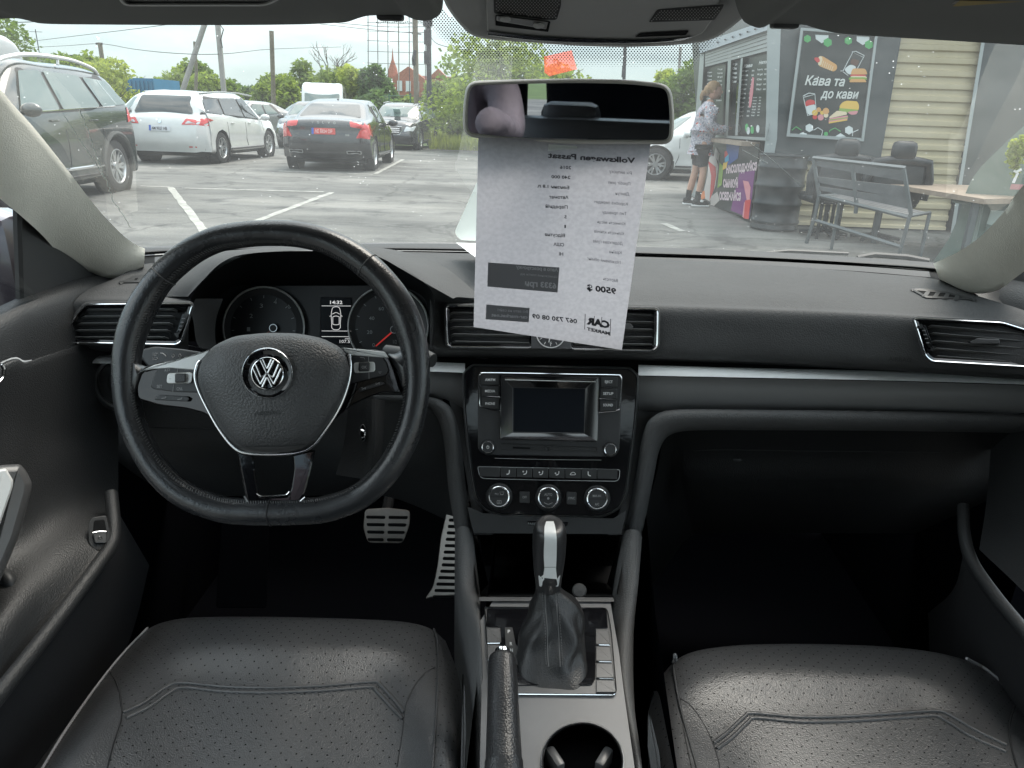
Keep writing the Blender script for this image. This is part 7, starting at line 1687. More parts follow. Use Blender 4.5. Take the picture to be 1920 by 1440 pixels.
# blue container, green fence, pale garage
bl = mat('blue_paint', (.02, .16, .30), .5, var=(2, .1))
P = AY(206, 178, 33); Q = AY(284, 178, 33)
T = thing('blue_container', 'blue ribbed shipping container behind the grey off-roader', 'container', ((P.x+Q.x)/2, 34, 0), local=True); w = Q.x-P.x
b = B(); b.box((0, .5, 1.12), (w, 2.4, 2.2)); b.out('container_body', bl, T)
for k in range(10): b = B(); b.box((-w/2+.1+k*(w-.2)/9, -.73, 1.12), (.07, .06, 2.0)); b.out('rib', bl, T)
gm = mat('green_paint', (.02, .10, .05), .5)
T = thing('mesh_fence', 'green wire fence running behind the dark estate car', 'fence', at(770, 40))
for x in (690, 730, 770, 808):
    b = B(); q = at(x, 40-(x-690)*.07); b.tube([q, (q[0], q[1], 2.0)], .05 if x == 808 else .035, 6); b.out('post', gm, T)
for z in (.3, .7, 1.1, 1.5, 1.9):
    b = B(); A_, C_ = Vector(at(690, 40)), Vector(at(808, 31.8)); b.tube([A_+Vector((0, 0, z)), C_+Vector((0, 0, z))], .012, 4); b.out('rail', gm, T)
T = thing('leaning_sign', 'tilted white sign with red and green print beside the dark utility pole', 'sign', tuple(AY(836, 210, 34)))
sg = PL(AY(836, 180, 34), (0, -1, 0)); b = B(); b.panel(sg, [(820, 160), (843, 159), (848, 198), (834, 199)], 0, .05, .3); b.out('board', MT['white'], T)
b = B(); b.panel(sg, [(822, 161), (830, 161), (832, 168), (825, 169)], .05, .055, .1); b.out('red_print', MT['tail'], T); b = B(); b.panel(sg, [(833, 161), (842, 161), (844, 170), (835, 170)], .05, .055, .1); b.out('green_print', mat('sign_green', (.03, .30, .12), .5), T)
b = B(); b.tube([sg.p(836, 199, -.03), sg.p(840, 236, -.03)], .04, 5); b.out('leg', dark, T)
# ================================================================ kiosk
KW = mat('kiosk_dark_panel', (.045, .055, .058), .45, var=(2, .08)); KF = mat('kiosk_grey_frame', (.34, .37, .37), .4, .3); KB = mat('corrugated_beige', (.46, .40, .27), .45, var=(3, .06))
menu = mat('menu_black', (.018, .024, .024), .35); chalk = mat('menu_white', (.62, .64, .62), .6); wood2 = mat('counter_board', (.27, .21, .16), .6, var=(8, .25))
A0 = G(1418, 421); A0.z = 0; YF = A0.y; B0 = G(1300, 366); B0.z = 0
KT = thing('kiosk', 'dark grey snack kiosk with service counter, food poster and beige corrugated wall', 'kiosk', (A0.x+1.5, YF, 0))
d_ = (B0-A0).normalized(); n_ = Vector((-d_.y, d_.x, 0)); n_ = n_ if n_.x < 0 else -n_
sv = PL(A0, n_); fw = PL(A0, (0, -1, 0))
HK = 3.0
XR = AY(2060, 230, YF).x
def kbox(b, pl, P, h0, h1, bev=0): return b.panel(pl, P, h0, h1, bev, .0)
def kp(pl, P, h0, h1, name, mt, par=KT, r=0):
    b = B(); b.panel(pl, rp(P, r) if r else P, h0, h1, .15, .002); return b.out(name, mt, par)
# solid core
b = B(); v0 = A0-n_*.12+Vector((.02, .12, 0)); v1 = B0-n_*.12
q = [Vector((v0.x, v0.y, 0)), Vector((XR, YF+.12, 0)), Vector((XR, YF+3.4, 0)), Vector((v1.x, v1.y, 0))]
b.grid([[p for p in q], [p+Vector((0, 0, HK)) for p in q]], closed=True); k = len(b.V); b.V += [p+Vector((0, 0, HK)) for p in q]; b.F.append((k, k+1, k+2, k+3)); b.out('core', MT['blackp'], KT)
# beige corrugated wall, front
xl, xr = AY(1495, 300, YF).x, AY(1812, 250, YF).x
b = B(); z = .02; rows = []
while z < HK:
    for dz, dy in ((0, 0), (.035, -.002), (.05, -.028), (.105, -.030), (.12, -.002)):
        rows.append([Vector((xl, YF-dy-.03, z+dz)), Vector((xr, YF-dy-.03, z+dz))])
    z += .14
b.grid(rows); b.out('corrugated_wall', KB, KT, smooth=30)
# dark panels
kp(fw, [(1445, -60), (1712, -60), (1650, 306), (1453, 300)], .04, .09, 'dark_panel', KW)
kp(fw, [(1425, 300), (1500, 303), (1486, 440), (1418, 428)], .03, .08, 'dark_panel', KW)
kp(fw, [(1868, -60), (2080, -60), (2020, 520), (1778, 500)], .0, .05, 'dark_panel', KW)
kp(fw, [(1862, -60), (1869, -60), (1779, 500), (1772, 500)], .04, .09, 'corner_strip', KF)
kp(fw, [(1440, -60), (1468, -60), (1457, 260), (1428, 424), (1415, 424), (1436, 255)], .05, .12, 'corner_post', KF)
# roof fascia
b = B(); b.box((A0.x+2.0, YF+1.6, HK+.08), (XR-A0.x+1.2, 4.2, .16)); b.out('roof', KW, KT)
# poster with frame
PO = [(1504, 55), (1643, 65), (1617, 262), (1478, 253)]
b = B(); b.ringp(fw, PO, [(-3, .09), (-3, .14), (2, .14), (3.5, .11)], cap=False); b.out('poster_frame', KF, KT)
b = B(); b.ringp(fw, inset(PO, 2), [(0, .11), (.1, .115)]); b.out('poster', menu, KT)
OP = PL(fw.o+fw.n*.116, fw.n)
pz = lambda x, y: (1480+x/6.259, 50+y/6.259)
MT['hexw'] = mat('poster_white', (.62, .66, .66), .6); MT['hexg'] = mat('poster_green', (.08, .38, .12), .6)
def pp(P, m, nm, h=.001, r=0): b = B(); P = [pz(*p) for p in P]; b.ringp(OP, rp(P, r) if r else P, [(0, h), (.05, h+.001)]); b.out(nm, m, KT)
def hexa(x, y, r): return [(x+r*math.sin(R_(60*k)), y-r*math.cos(R_(60*k))) for k in range(6)]
for x, y, r in ((212, 142, 46), (450, 185, 54), (692, 165, 48), (935, 210, 54)): pp(hexa(x, y, r), MT['hexg'], 'poster_hexagon', .002)
for P in ([(305, 95), (460, 100), (458, 150), (380, 195), (310, 145)], [(790, 112), (940, 118), (938, 170), (862, 216), (790, 168)], hexa(235, 1188, 50), hexa(700, 1215, 52), [(95, 1270), (150, 1240), (205, 1256), (210, 1290), (95, 1285)], [(535, 1290), (600, 1250), (665, 1290)]): pp(P, MT['hexw'], 'poster_hexagon')
pp(hexa(430, 1258, 26), MT['hexg'], 'poster_hexagon')
b = B()
for P in ([(30, 1215), (80, 1175), (140, 1215)], [(470, 1240), (475, 1220), (535, 1190), (600, 1230)]): b.line(OP, [pz(*p) for p in P], .006, .003, 4, n=0)
b.out('poster_outline', MT['hexg'], KT)
b = B()
for P in ([(285, 1215), (335, 1185), (390, 1220), (378, 1285)], [(740, 1285), (745, 1240), (810, 1210)], [(600, 535-15), (630, 520), (745, 300), (870, 360), (800, 490)], [(630, 530), (690, 575)], [(165, 830), (300, 795), (315, 990), (270, 1030), (215, 1045), (165, 830)], [(160, 815), (230, 780), (300, 790)], [(735, 300), (780, 290), (880, 340), (870, 365)]): b.line(OP, [pz(*p) for p in P], .005, .003, 4, n=0)
b.out('cup_outline', MT['hexw'], KT)
fc = lambda n, c: mat('poster_'+n, c, .6)
bun = fc('bun', (.62, .33, .12)); fred = fc('red', (.55, .05, .05)); fcr = fc('cream', (.70, .58, .40)); fgr = fc('salad', (.22, .36, .06)); fpk = fc('pink', (.62, .25, .28)); fye = fc('yellow', (.70, .45, .08)); fbr = fc('brown', (.10, .045, .03))
pp([(335, 430), (345, 345), (390, 345), (560, 450), (560, 500), (520, 530), (350, 462)], bun, 'hot_dog', .002, 6); pp([(345, 350), (375, 342), (392, 380), (372, 455), (335, 450)], fcr, 'hot_dog_end', .0035, 4); pp([(295, 362), (350, 362), (362, 410), (330, 425), (292, 385)], fred, 'sausage', .005, 5)
for k in range(6): pp([(400+k*22, 400+k*13), (408+k*22, 400+k*13), (388+k*22, 470+k*10), (380+k*22, 468+k*10)], fcr, 'bun_stripe', .004)
pp([(640, 500), (720, 440), (790, 470), (740, 560), (690, 560)], MT['hexw'], 'milkshake', .002, 5); pp([(735, 370), (830, 400), (790, 470), (710, 430)], fbr, 'milkshake_berry', .0035, 8)
for y0, y1, m_, x0, x1 in ((490, 560, bun, 722, 915), (560, 582, fred, 712, 905), (578, 600, fcr, 720, 912), (592, 622, fgr, 695, 915), (612, 652, bun, 705, 905)): pp([(x0+20, y0), (x1-22, y0+2), (x1, y1-8), (x1-6, y1), (x0+4, y1), (x0, y1-14)], m_, 'burger_layer', .004+.0004*(y0-480)/20, 5)
pp([(185, 930), (305, 905), (310, 980), (265, 1030), (222, 1035)], MT['hexw'], 'dessert_cream', .002, 6); pp([(185, 880), (240, 850), (300, 870), (305, 910), (245, 920), (190, 940)], fred, 'dessert_berries', .0035, 8)
for x, y, r, m_ in ((300, 1010, 34, fye), (345, 975, 28, bun), (430, 990, 38, bun), (300, 1060, 28, fred), (368, 1065, 36, fpk), (430, 1040, 28, fcr), (385, 1010, 24, fye)):
    b = B(); b.ringp(OP, [pz(*p) for p in circ(x, y, r, 14)], [(0, .002+.0001*r), (.1, .003+.0001*r)]); b.out('cake', m_, KT)
pp([(610, 900), (660, 868), (800, 875), (820, 930), (812, 985), (600, 970), (585, 940)], fye, 'sandwich_bun', .003, 8); pp([(585, 955), (700, 965), (812, 975), (800, 1000), (690, 1010), (580, 985)], fgr, 'sandwich_salad', .0045, 3); pp([(680, 1000), (810, 985), (790, 1030), (720, 1035)], fpk, 'sandwich_ham', .0055, 4)
pp([(470, 1060), (560, 985), (670, 1000), (680, 1030), (470, 1075)], fcr, 'toast', .006, 3); pp([(465, 1075), (690, 1040), (680, 1100), (460, 1138)], fpk, 'toast_ham', .0065, 3); pp([(470, 1090), (690, 1060), (690, 1072), (468, 1104)], fgr, 'toast_salad', .0075, 1); pp([(470, 1118), (680, 1084), (680, 1100), (460, 1138)], fye, 'toast_cheese', .0075, 1)
b = B(); b.text(OP, 'Кава та', pz(180, 682), pz(655, 698), 110/6.26, .008, bold=.022, shear=.35); b.text(OP, 'до кави', pz(362, 835), pz(818, 845), 105/6.26, .008, bold=.022, shear=.35); b.out('poster_lettering', chalk, KT)
# service side --------------------------------------------------------------
kp(sv, [(1296, 60), (1445, -30), (1436, 262), (1308, 250)], -.10, -.05, 'service_wall', menu)
for P in ([(1313, 98), (1321, 92), (1304, 372), (1292, 368)], [(1366, 88), (1372, 84), (1364, 258), (1358, 257)], [(1389, 110), (1393, 108), (1383, 254), (1378, 254)], [(1445, 50), (1452, 46), (1442, 262), (1434, 262)], [(1313, 100), (1446, 58), (1446, 62), (1313, 104)], [(1316, 252), (1438, 258), (1438, 264), (1314, 256)]): kp(sv, P, -.02, .05, 'window_frame', KF)
# roller shutter boxes, each slat
for k in range(5):
    b = B(); a_ = (1322, 100+k*5.2); c_ = (1444, 55+k*8.0); b.band(sv, [a_, c_], [(1322, a_[1]+4.6), (1444, c_[1]+7.0)], .10-.012*k, 3, drop=-.03); b.out('shutter_slat', mat('shutter_grey', (.36, .38, .38), .4, .3) if k == 0 else bpy.data.materials['shutter_grey'], KT)
b = B(); b.band(sv, [(1310, 82), (1380, 58), (1450, 34)], [(1312, 100), (1382, 76), (1452, 52)], .16, 4, drop=-.03); fas = b.out('fascia', mat('fascia_blue_grey', (.38, .42, .46), .4), KT)
for k in range(7):
    b = B(); b.dome(sv, circ(1345+k*14, 79-k*4.9, 1.7, 8), .16, .19, 3); b.out('bolt', MT['blackp'], fas)
# menu boards
kp(sv, [(1325, 128), (1361, 118), (1354, 250), (1318, 246)], -.04, -.01, 'menu_board', menu); kp(sv, [(1373, 116), (1388, 112), (1386, 150), (1371, 152)], -.04, -.01, 'menu_board', menu)
kp(sv, [(1394, 108), (1444, 95), (1434, 252), (1384, 250)], -.04, -.005, 'menu_board', menu)
kp(sv, [(1440, 128), (1452, 126), (1448, 178), (1437, 178)], .05, .06, 'wall_notice', mat('notice_paper', (.55, .56, .48), .6))
b = B(); mv = lambda x, y: (1240+x/3.428, y/3.428)
R = random.Random(11)
W_ = ['Кава', 'Чай', 'Лате', 'Какао', 'Хот-дог', 'Бургер', 'Фрі', 'Сік', 'Вода', 'Піца', 'Салат', 'Тост']
for i in range(11):
    y = 450+i*29; x = 520+(-i*3.4)
    b.text(sv, W_[i], mv(x, y+12), mv(x+40, y+10), 3.0, -.003, bold=.04); b.text(sv, str(30+i*5), mv(x+62, y+10), mv(x+78, y+9), 3.0, -.003, bold=.03)
for i in range(5): b.text(sv, W_[(i+5) % 12], mv(618-i*2, 452+i*32), mv(652-i*2, 450+i*32), 3.0, -.003, bold=.04); b.text(sv, str(45+i*5), mv(662-i*2, 450+i*32), mv(678-i*2, 449+i*32), 3.0, -.003, bold=.03)
for i in range(7): b.text(sv, W_[(i+2) % 12], mv(590-i*2, 632+i*19), mv(614-i*2, 631+i*19), 2.4, -.003, bold=.04); b.text(sv, str(35+i*5), mv(628-i*2, 631+i*19), mv(642-i*2, 630+i*19), 2.4, -.003, bold=.03)
b.text(sv, 'Кава', mv(528, 436), mv(586, 428), 6, -.003, bold=.04, shear=.3); b.text(sv, 'Напої', mv(626, 414), mv(686, 404), 6, -.003, bold=.04, shear=.3)
for i in range(9): b.text(sv, W_[i % 12], mv(298-i, 470+i*24), mv(326-i, 468+i*24), 2.6, -.003, bold=.03); b.text(sv, W_[(i+4) % 12], mv(362-i, 450+i*25), mv(395-i, 448+i*25), 2.6, -.003, bold=.03)
for i in range(5): b.text(sv, W_[(i+6) % 12], mv(458-i, 420+i*28), mv(488-i, 418+i*28), 4, -.003, bold=.05)
b.out('menu_lettering', chalk, KT, kind='stuff')
for x, y, m_ in ((497, 825, 'hexw'), (549, 820, 'hexg'), (558, 840, 'hexw'), (584, 835, 'hexg'), (620, 828, 'hexw')):
    b = B(); P = [mv(*p) for p in circ(x, y, 11, 12, 26)]; b.ringp(sv, P, [(0, -.003), (.1, -.001)]); b.out('menu_cup', MT[m_], KT)
b = B(); P = [mv(*p) for p in [(585, 495), (597, 500), (590, 600), (575, 690), (562, 690), (568, 590)]]; b.ringp(sv, P, [(0, -.003), (.1, -.001)]); b.out('menu_picture', fpk, KT)
# serving hatch with dark opening, light inside edge
kp(sv, [(1373, 156), (1387, 156), (1382, 238), (1367, 238)], -.03, .0, 'hatch', MT['glassd'])
# counter shelf and lower print
z0 = sv.p(1380, 262).z
b = B(); P4 = [sv.p(1338, 255), sv.p(1426, 263)]; q = [Vector((p.x, p.y, z0)) for p in P4]
b.add([q[0], q[1], q[1]+n_*.24, q[0]+n_*.24]+[v-Vector((0, 0, .05)) for v in (q[0], q[1], q[1]+n_*.24, q[0]+n_*.24)], [(0, 1, 2, 3), (7, 6, 5, 4), (0, 4, 5, 1), (1, 5, 6, 2), (2, 6, 7, 3), (3, 7, 4, 0)]); b.out('counter_shelf', wood2, KT)
LP = [(1338, 262), (1424, 270), (1407, 412), (1312, 376)]
kp(sv, LP, .0, .06, 'counter_front', menu)
def lp2(P, m_, nm, h=.062): b = B(); b.ringp(sv, P, [(0, h), (.1, h+.002)]); b.out(nm, m_, KT)
vi = fc('violet', (.16, .03, .16)); bl_ = fc('blue', (.05, .10, .30)); wh = fc('offwhite', (.55, .50, .47)); or_ = fc('orange', (.65, .20, .06)); tq = fc('sky', (.08, .35, .55))
lz = lambda x, y: (1270+x/4.8, 130+y/4.8)
lp2([lz(440, 670), lz(560, 680), lz(545, 800), lz(450, 870)], bl_, 'print_blue'); lp2([lz(560, 930), lz(700, 900), lz(650, 1340), lz(480, 1270), lz(500, 1180)], vi, 'print_violet')
lp2([lz(590, 1000), lz(640, 1010), lz(660, 1060), lz(640, 1350), lz(585, 1330), lz(600, 1200), lz(625, 1180)], fpk, 'print_drink', .065); lp2([lz(610, 1180), lz(662, 1170), lz(640, 1350), lz(596, 1340)], fred, 'print_berry', .066)
lp2([lz(285, 790), lz(340, 770), lz(370, 870), lz(345, 1050), lz(290, 1190), lz(225, 1150), lz(270, 960)], wh, 'print_glass', .064); lp2([lz(275, 820), lz(345, 880), lz(350, 950), lz(330, 1080), lz(290, 1180), lz(305, 960)], fred, 'print_fruit', .066)
lp2([lz(345, 700), lz(380, 760), lz(370, 830), lz(330, 770)], wh, 'print_straw', .065); lp2([lz(380, 840), lz(415, 870), lz(400, 1040), lz(360, 1070)], fgr, 'print_leaf', .065)
lp2([lz(425, 740), lz(445, 735), lz(458, 770), lz(425, 800)], fred, 'print_petal', .067); lp2([lz(428, 795), lz(462, 760), lz(464, 820), lz(425, 850)], tq, 'print_petal', .067); lp2([lz(412, 845), lz(455, 825), lz(440, 890), lz(408, 905)], fye, 'print_petal', .067)
lp2([lz(210, 1110), lz(245, 1090), lz(250, 1160), lz(215, 1175)], or_, 'print_orange', .066); lp2([lz(295, 1150), lz(360, 1100), lz(380, 1180), lz(330, 1230), lz(300, 1220)], wh, 'print_ice', .064)
b = B(); b.text(sv, 'НАСОЛОДЖУЙСЯ', lz(440, 935), lz(716, 905), 14, .068, bold=.05); b.text(sv, 'СМАКУЙ', lz(412, 1058), lz(545, 1062), 14, .068, bold=.05); b.text(sv, 'ОСВІЖАЙСЯ', lz(378, 1172), lz(572, 1180), 14, .068, bold=.05); b.out('counter_lettering', mat('counter_print', (.66, .52, .56), .5), KT)
# oil drum -----------------------------------------------------------------
c = G(1462, 436); dr = mat('drum_black', (.022, .026, .028), .35, var=(5, .2)); T = thing('oil_drum', 'black ribbed oil drum standing at the kiosk corner', 'drum', (c.x, c.y+.28, 0), local=True)
pr_ = [(.001, .01), (.27, .01), (.285, .03)]
for k in range(4): pr_ += [(.275, .08+k*.21), (.288, .10+k*.21), (.288, .12+k*.21), (.275, .14+k*.21)]
pr_ += [(.275, .86), (.288, .875), (.285, .89), (.27, .885), (.265, .86), (.001, .86)]
b = B(); b.lathe(pr_, 40); b.out('drum_body', dr, T, smooth=40)
b = B(); b.lathe([(.001, .868), (.03, .868), (.032, .862)], 12, (.12, -.05, 0)); b.out('bung', dr, T)
# bench --------------------------------------------------------------------
bm_ = mat('bench_steel', (.11, .125, .13), .45, .4); bs_ = mat('bench_slat', (.10, .105, .11), .5, var=(10, .15))
T = thing('bench', 'dark steel bench with slatted back seen from behind in front of the kiosk', 'bench', tuple(G(1600, 470)))
dL, dR = 7.65, 7.05
def bp3(px, py): t = (px-1525)/(1697-1525); return AY(px, py, dL+(dR-dL)*t)
ax_ = (bp3(1690, 400)-bp3(1540, 400)); ax_.z = 0; ax_.normalize(); nb = Vector((-ax_.y, ax_.x, 0)); nb = nb if nb.y > 0 else -nb
legs = [((1525, 296), (1536, 366), (1527, 410), (1512, 456)), ((1598, 306), (1606, 385), (1604, 400)), ((1694, 314), (1708, 400), (1704, 412), (1686, 478))]
for P in legs: b = B(); b.tube([bp3(*p) for p in P], .020, 4, flat=1.0); b.out('upright', bm_, T, smooth=20)
for P in (((1524, 296), (1698, 315)), ((1534, 366), (1706, 408)), ((1524, 412), (1692, 464))): b = B(); b.tube([bp3(*p) for p in P], .019, 4); b.out('rail', bm_, T, smooth=20)
for y0, y1, yy0, yy1 in ((299, 311, 319, 340), (331, 342, 350, 375), (349, 356, 372, 392)):
    b = B(); A_ = [bp3(1528 if y0 < 320 else 1532, y0), bp3(1697 if y0 < 320 else 1702, yy0)]; C_ = [bp3(1529 if y0 < 320 else 1534, y1), bp3(1698 if y0 < 320 else 1704, yy1)]
    b.grid([A_, C_]); b.grid([[p+nb*.02 for p in A_], [p+nb*.02 for p in C_]], flip=True); b.grid([A_, [p+nb*.02 for p in A_]], flip=True); b.grid([C_, [p+nb*.02 for p in C_]]); b.out('back_slat', bs_, T)
s0, s1 = bp3(1536, 368), bp3(1707, 404)
for k in range(4):
    b = B(); o1 = nb*(.04+k*.11); o2 = nb*(.13+k*.11); b.grid([[s0+o1, s1+o1], [s0+o2, s1+o2]]); b.grid([[s0+o1-Vector((0, 0, .02)), s1+o1-Vector((0, 0, .02))], [s0+o2-Vector((0, 0, .02)), s1+o2-Vector((0, 0, .02))]], flip=True); b.grid([[s0+o1, s1+o1], [s0+o1-Vector((0, 0, .02)), s1+o1-Vector((0, 0, .02))]]); b.out('seat_slat', bs_, T)
for s_ in (s0, s1):
    f = s_+nb*.48; g_ = Vector((f.x, f.y, .0)); b = B(); b.tube([s_, f, g_], .018, 4); b.out('front_leg', bm_, T)
# table --------------------------------------------------------------------
zt_ = .66; T = thing('table', 'long table with thick pale board top beside the bench', 'table', tuple(AZ(1800, 360, 0)+Vector((0, -6, 0))) if False else (4.0, 7.4, 0))
P = [AZ(1646, 341, zt_), AZ(1790, 346, zt_), AZ(1960, 352, zt_), AZ(1960, 372, zt_), AZ(1845, 373, zt_)]
b = B(); k = 0; n5 = len(P); b.V += P+[p-Vector((0, 0, .045)) for p in P]; b.F.append(tuple(range(n5))); b.F += [(i, (i+1) % n5, n5+(i+1) % n5, n5+i) for i in range(n5)]; b.F.append(tuple(range(n5, 2*n5))[::-1]); b.out('table_top', wood2, T, smooth=20)
for p in (P[0].lerp(P[3], .06), P[4].lerp(P[1], .1), P[3].lerp(P[0], .05)): b = B(); b.box((p.x, p.y+.05, zt_/2-.03), (.05, .05, zt_-.06)); b.out('leg', bm_, T)
# padded black chairs ------------------------------------------------------
cm = mat('chair_black', (.016, .018, .020), .4, bump=(60, .1, 'n'))
def chair(px, Y_, label):
    p = at(px, Y_); T = thing('padded_chair', label, 'chair', p, 'padded chairs behind the bench', local=True)
    b = B(); b.box((0, 0, 1.00), (.26, .13, .20), bev=.06); b.out('headrest', cm, T, smooth=80)
    b = B(); b.tube([(-.31, .03, .50), (-.33, .02, .70), (-.28, .0, .88), (-.12, 0, .90), (.12, 0, .90), (.28, 0, .88), (.33, .02, .70), (.31, .03, .50)], .05, 10); b.out('arm_frame', cm, T, smooth=80)
    b = B(); b.box((0, .03, .66), (.56, .10, .44), bev=.05); b.out('backrest', cm, T, smooth=60)
    b = B(); b.box((0, .28, .45), (.56, .50, .10), bev=.04); b.out('seat', cm, T, smooth=60)
    b = B(); b.tube([(0, .28, .42), (0, .28, .08)], .03, 8); b.out('pedestal', cm, T)
    for k in range(5): a_ = k*PI*2/5; b = B(); b.tube([(0, .28, .09), (.27*math.cos(a_), .28+.27*math.sin(a_), .04)], .022, 6); b.out('foot', cm, T)
chair(1603, 8.55, 'black padded chair with round headrest below the food poster'); chair(1712, 8.35, 'black padded chair with round headrest before the beige wall')
b_ = at(1585, 8.8); T = thing('stool', 'small dark stool behind the left half of the bench', 'stool', b_, local=True)
b = B(); b.box((0, 0, .42), (.28, .28, .05)); b.out('seat', cm, T)
for x in (-.11, .11):
    for y in (-.11, .11): b = B(); b.box((x, y, .2), (.03, .03, .4)); b.out('leg', cm, T)
# pillar reflection in the windscreen put in as a solid panel, with framed panels ------------------------------
gg = mat('reflection_grey_green', (.14, .18, .155), .75, var=(2, .1))
tp_ = PL(AY(1850, 350, 7.4), (-.25, -1, 0)); T = thing('pillar_reflection_panel', 'grey green side screen with slanting edge at the right end of the windscreen', 'screen wall', tuple(AY(1850, 430, 7.4)))
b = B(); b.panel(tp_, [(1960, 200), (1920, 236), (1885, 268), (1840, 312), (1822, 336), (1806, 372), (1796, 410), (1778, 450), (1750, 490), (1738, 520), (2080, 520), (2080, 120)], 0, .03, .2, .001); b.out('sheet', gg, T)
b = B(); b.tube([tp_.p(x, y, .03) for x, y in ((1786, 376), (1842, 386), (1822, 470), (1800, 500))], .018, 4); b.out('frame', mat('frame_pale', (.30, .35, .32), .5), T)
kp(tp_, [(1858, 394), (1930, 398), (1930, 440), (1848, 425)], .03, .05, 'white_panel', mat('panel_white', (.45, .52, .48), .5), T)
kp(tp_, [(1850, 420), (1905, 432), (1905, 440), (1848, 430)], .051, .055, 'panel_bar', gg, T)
T = thing('plant_stand', 'small plant in a red and white checked holder at the right edge', 'plant', tuple(AY(1908, 350, 7.0)))
pn_ = PL(AY(1908, 350, 7.0), (0, -1, 0)); b = B(); b.panel(pn_, [(1896, 345), (1940, 347), (1940, 357), (1893, 355)], 0, .06, .2); b.out('checked_holder', mat('holder_pink', (.45, .22, .22), .6), T)
b = B(); b.tube([pn_.p(*p) for p in ((1900, 343), (1908, 325), (1902, 320))], .012, 5); b.tube([pn_.p(*p) for p in ((1905, 322), (1915, 318))], .012, 5); b.out('stem', MT['white'], T)
b = B(); crown(b, tuple(pn_.p(1912, 285)), (.13, .1, .24), 420, .028, random.Random(4), 6); b.out('leaves', leafm[2], T, smooth=0)

# ================================================================ standing man at the counter
def skin(name, nodes, edges, mt, par, sub=2, extra=None):
    me = bpy.data.meshes.new(name); me.from_pydata([n[:3] for n in nodes], edges, []); o = bpy.data.objects.new(name, me); COL.objects.link(o)
    o.modifiers.new('skin', 'SKIN'); 
    for i, n in enumerate(nodes):
        s_ = me.skin_vertices[0].data[i]; r = n[3]; s_.radius = (r, n[4] if len(n) > 4 else r); s_.use_root = (i == 0)
    sb = o.modifiers.new('sub', 'SUBSURF'); sb.levels = sub; sb.render_levels = sub
    dg = bpy.context.evaluated_depsgraph_get(); m2 = bpy.data.meshes.new_from_object(o.evaluated_get(dg))
    V = [v.co.copy() for v in m2.vertices]; F = [tuple(p.vertices) for p in m2.polygons]; bpy.data.objects.remove(o); bpy.data.meshes.remove(me); bpy.data.meshes.remove(m2)
    b = B(); b.add(V, F); return b.out(name, mt, par, smooth=180)
def colmat(name, stops, scale, rough=.85):
    m = mat(name, stops[0][1], rough); N, L = m.node_tree.nodes, m.node_tree.links; b = N['Principled BSDF']; t_ = N.new('ShaderNodeTexCoord'); n = N.new('ShaderNodeTexNoise'); n.inputs['Scale'].default_value = scale; n.inputs['Detail'].default_value = 3
    L.new(t_.outputs['Object'], n.inputs['Vector']); r = N.new('ShaderNodeValToRGB'); r.color_ramp.interpolation = 'CONSTANT'; e = r.color_ramp.elements
    while len(e) < len(stops): e.new(.5)
    for q, (p, c) in zip(e, stops): q.position = p; q.color = (*c, 1)
    L.new(n.outputs[0], r.inputs[0]); L.new(r.outputs[0], b.inputs['Base Color']); return m
skinm = mat('skin_tone', (.50, .29, .21), .55, var=(20, .06)); hairm = mat('hair_fair', (.30, .19, .10), .6, bump=(90, .8, 'n'), var=(30, .3))
shirt = colmat('patterned_shirt', [(0, (.52, .50, .55)), (.40, (.10, .11, .16)), (.46, (.60, .58, .62)), (.52, (.16, .16, .22)), (.57, (.62, .60, .62)), (.63, (.45, .08, .07))], 22)
mp0 = G(1310, 386); MAN = thing('person', 'man with tied-back fair hair in patterned shirt and black shorts at the kiosk counter', 'person', (mp0.x-.02, mp0.y+.05, 0), local=True)
# x towards the counter; y into the scene
skin('body', [(-.02, 0, .95, .12, .10), (-.03, .10, .88, .085), (-.06, .11, .50, .055), (-.10, .11, .28, .058), (-.12, .11, .10, .036), (-.03, -.10, .88, .085), (.02, -.11, .50, .055), (.00, -.11, .28, .058), (-.02, -.11, .10, .036),
              (0, 0, 1.15, .11, .13), (.0, 0, 1.36, .11, .16), (.02, 0, 1.49, .055), (.05, 0, 1.54, .052), (.01, .18, 1.42, .055), (.02, .22, 1.18, .042), (.20, .16, 1.10, .036), (.33, .10, 1.13, .028), (.01, -.18, 1.42, .055), (.00, -.23, 1.17, .042), (.22, -.18, 1.12, .036), (.38, -.12, 1.16, .028)],
     [(0, 1), (1, 2), (2, 3), (3, 4), (0, 5), (5, 6), (6, 7), (7, 8), (0, 9), (9, 10), (10, 11), (11, 12), (10, 13), (13, 14), (14, 15), (15, 16), (10, 17), (17, 18), (18, 19), (19, 20)], skinm, MAN)
b = B(); Mh = Matrix.Rotation(R_(14), 3, 'Y'); b.ball((.075, 0, 1.655), (.098, .075, .118), 20, 14, Mh); b.ball((.125, 0, 1.60), (.05, .045, .05), 12, 8); b.ball((.178, 0, 1.64), (.018, .014, .024), 8, 6)
for s_ in (-1, 1): b.ball((.06, s_*.077, 1.645), (.020, .010, .030), 8, 6); b.ball((.160, s_*.030, 1.668), (.010, .012, .009), 8, 6)
b.ball((.165, 0, 1.598), (.012, .025, .008), 8, 6); hd = b.out('head', skinm, MAN, smooth=80)
b = B(); b.ball((.05, 0, 1.690), (.112, .088, .105), 20, 14, Mh); b.ball((-.03, 0, 1.66), (.06, .07, .08), 12, 8); b.ball((-.085, 0, 1.62), (.040, .035, .045), 10, 8); b.ball((-.11, 0, 1.57), (.028, .026, .06), 10, 8)
HV = [(v if not (v.x > .105 and v.z < 1.705) else Vector((.085, v.y*.85, min(v.z, 1.70)))) for v in b.V]; b.V = HV; b.out('hair', hairm, MAN, smooth=80)
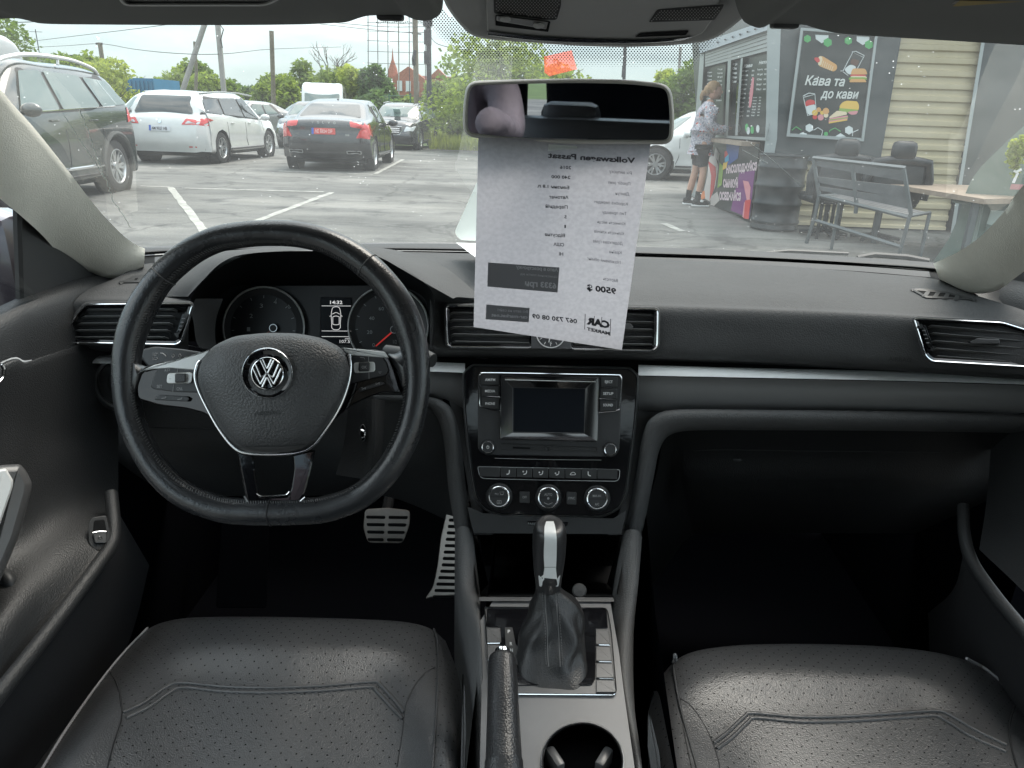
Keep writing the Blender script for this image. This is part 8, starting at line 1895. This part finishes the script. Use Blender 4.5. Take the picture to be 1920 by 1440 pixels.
b = B(); b.ball((.130, 0, 1.575), (.046, .050, .038), 12, 8); b.out('beard', mat('beard_brown', (.14, .08, .045), .8), MAN, smooth=80)
skin('shirt', [(-.03, 0, .92, .165, .175), (-.02, 0, 1.08, .16, .175), (-.01, 0, 1.28, .15, .19), (.0, 0, 1.43, .11, .17), (.02, 0, 1.50, .07), (.01, .19, 1.42, .085), (.0, .24, 1.20, .082), (.14, .19, 1.10, .075), (.27, .13, 1.12, .055), (.01, -.19, 1.42, .085), (-.01, -.25, 1.19, .085), (.16, -.20, 1.11, .075), (.31, -.14, 1.14, .055), (-.035, 0, .80, .165, .18)],
     [(0, 1), (1, 2), (2, 3), (3, 4), (3, 5), (5, 6), (6, 7), (7, 8), (3, 9), (9, 10), (10, 11), (11, 12), (0, 13)], shirt, MAN)
skin('shorts', [(-.03, 0, .88, .13, .14), (-.03, .10, .80, .105), (-.04, .11, .56, .10), (-.03, -.10, .80, .105), (.0, -.11, .56, .10)], [(0, 1), (1, 2), (0, 3), (3, 4)], mat('black_shorts', (.018, .018, .02), .8), MAN)
for x, y in ((-.12, .11), (-.02, -.11)):
    b = B(); b.tube([(x, y, .08), (x, y, .14), (x+.008, y, .22)], [.045, .044, .050], 12); b.out('sock', MT['rub'], MAN, smooth=80)
    b = B(); b.ball((x+.05, y, .045), (.135, .050, .048), 14, 8); b.ball((x-.02, y, .07), (.06, .046, .05), 12, 8); sh_ = b.out('shoe', MT['rub'], MAN, smooth=80)
    b = B(); b.box((x+.05, y, .012), (.26, .09, .024), bev=.01); b.out('sole', MT['white'], sh_); b = B(); b.ball((x+.06, y, .07), (.05, .045, .035), 10, 6); b.out('shoe_patch', MT['white'], sh_)
for s_, (hx, hy, hz) in ((1, (.345, .095, 1.135)), (-1, (.40, -.115, 1.165))):
    nodes = [(hx-.01, hy, hz, .026), (hx+.035, hy, hz+.004, .030)]; ed = [(0, 1)]
    for k, (ln, oy) in enumerate(((.062, -.024), (.072, -.009), (.068, .008), (.054, .022))):
        i = len(nodes); nodes += [(hx+.055, hy+oy, hz+.004, .011), (hx+.055+ln*.55, hy+oy, hz-.002, .009), (hx+.055+ln*.85, hy+oy*.9, hz-.02, .008)]; ed += [(1, i), (i, i+1), (i+1, i+2)]
    i = len(nodes); nodes += [(hx+.015, hy+s_*-.03, hz+.01, .012), (hx+.05, hy+s_*-.042, hz+.018, .010)]; ed += [(0, i), (i, i+1)]
    skin('hand', nodes, ed, skinm, MAN, 1)
b = B(); b.box((.43, .06, 1.19), (.075, .004, .15), M=Matrix.Rotation(R_(50), 4, 'Y'), bev=.001); tag(b.out('wallet', MT['white'], MAN), 'small white phone or slip in his hand')

# ================================================================ photographer glimpsed in the mirror
PH = thing('person', 'person in mauve jacket behind the camera, glimpsed only in the rear-view mirror', 'person', (-.74, -.85, .72), local=True)
jk = mat('mauve_jacket', (.34, .29, .33), .7, bump=(5, .4, 'n'))
skin('jacket', [(0, 0, .05, .17, .12), (0, 0, .30, .17, .12), (0, 0, .50, .10, .15), (0, .02, .58, .06), (.2, 0, .50, .07), (.26, .12, .34, .06), (.24, .34, .40, .05), (-.2, 0, .50, .07), (-.25, .10, .32, .06), (-.10, .30, .38, .05)], [(0, 1), (1, 2), (2, 3), (2, 4), (4, 5), (5, 6), (2, 7), (7, 8), (8, 9)], jk, PH)
b = B(); b.ball((0, .02, .69), (.075, .095, .105), 18, 12); b.ball((0, .11, .70), (.014, .02, .02), 8, 6); b.ball((.077, .01, .71), (.01, .018, .028), 8, 6); b.ball((-.077, .01, .71), (.01, .018, .028), 8, 6); b.out('head', skinm, PH, smooth=80)
b = B(); b.ball((0, -.0, .745), (.085, .10, .10), 18, 12); b.out('hair', hairm, PH, smooth=80)
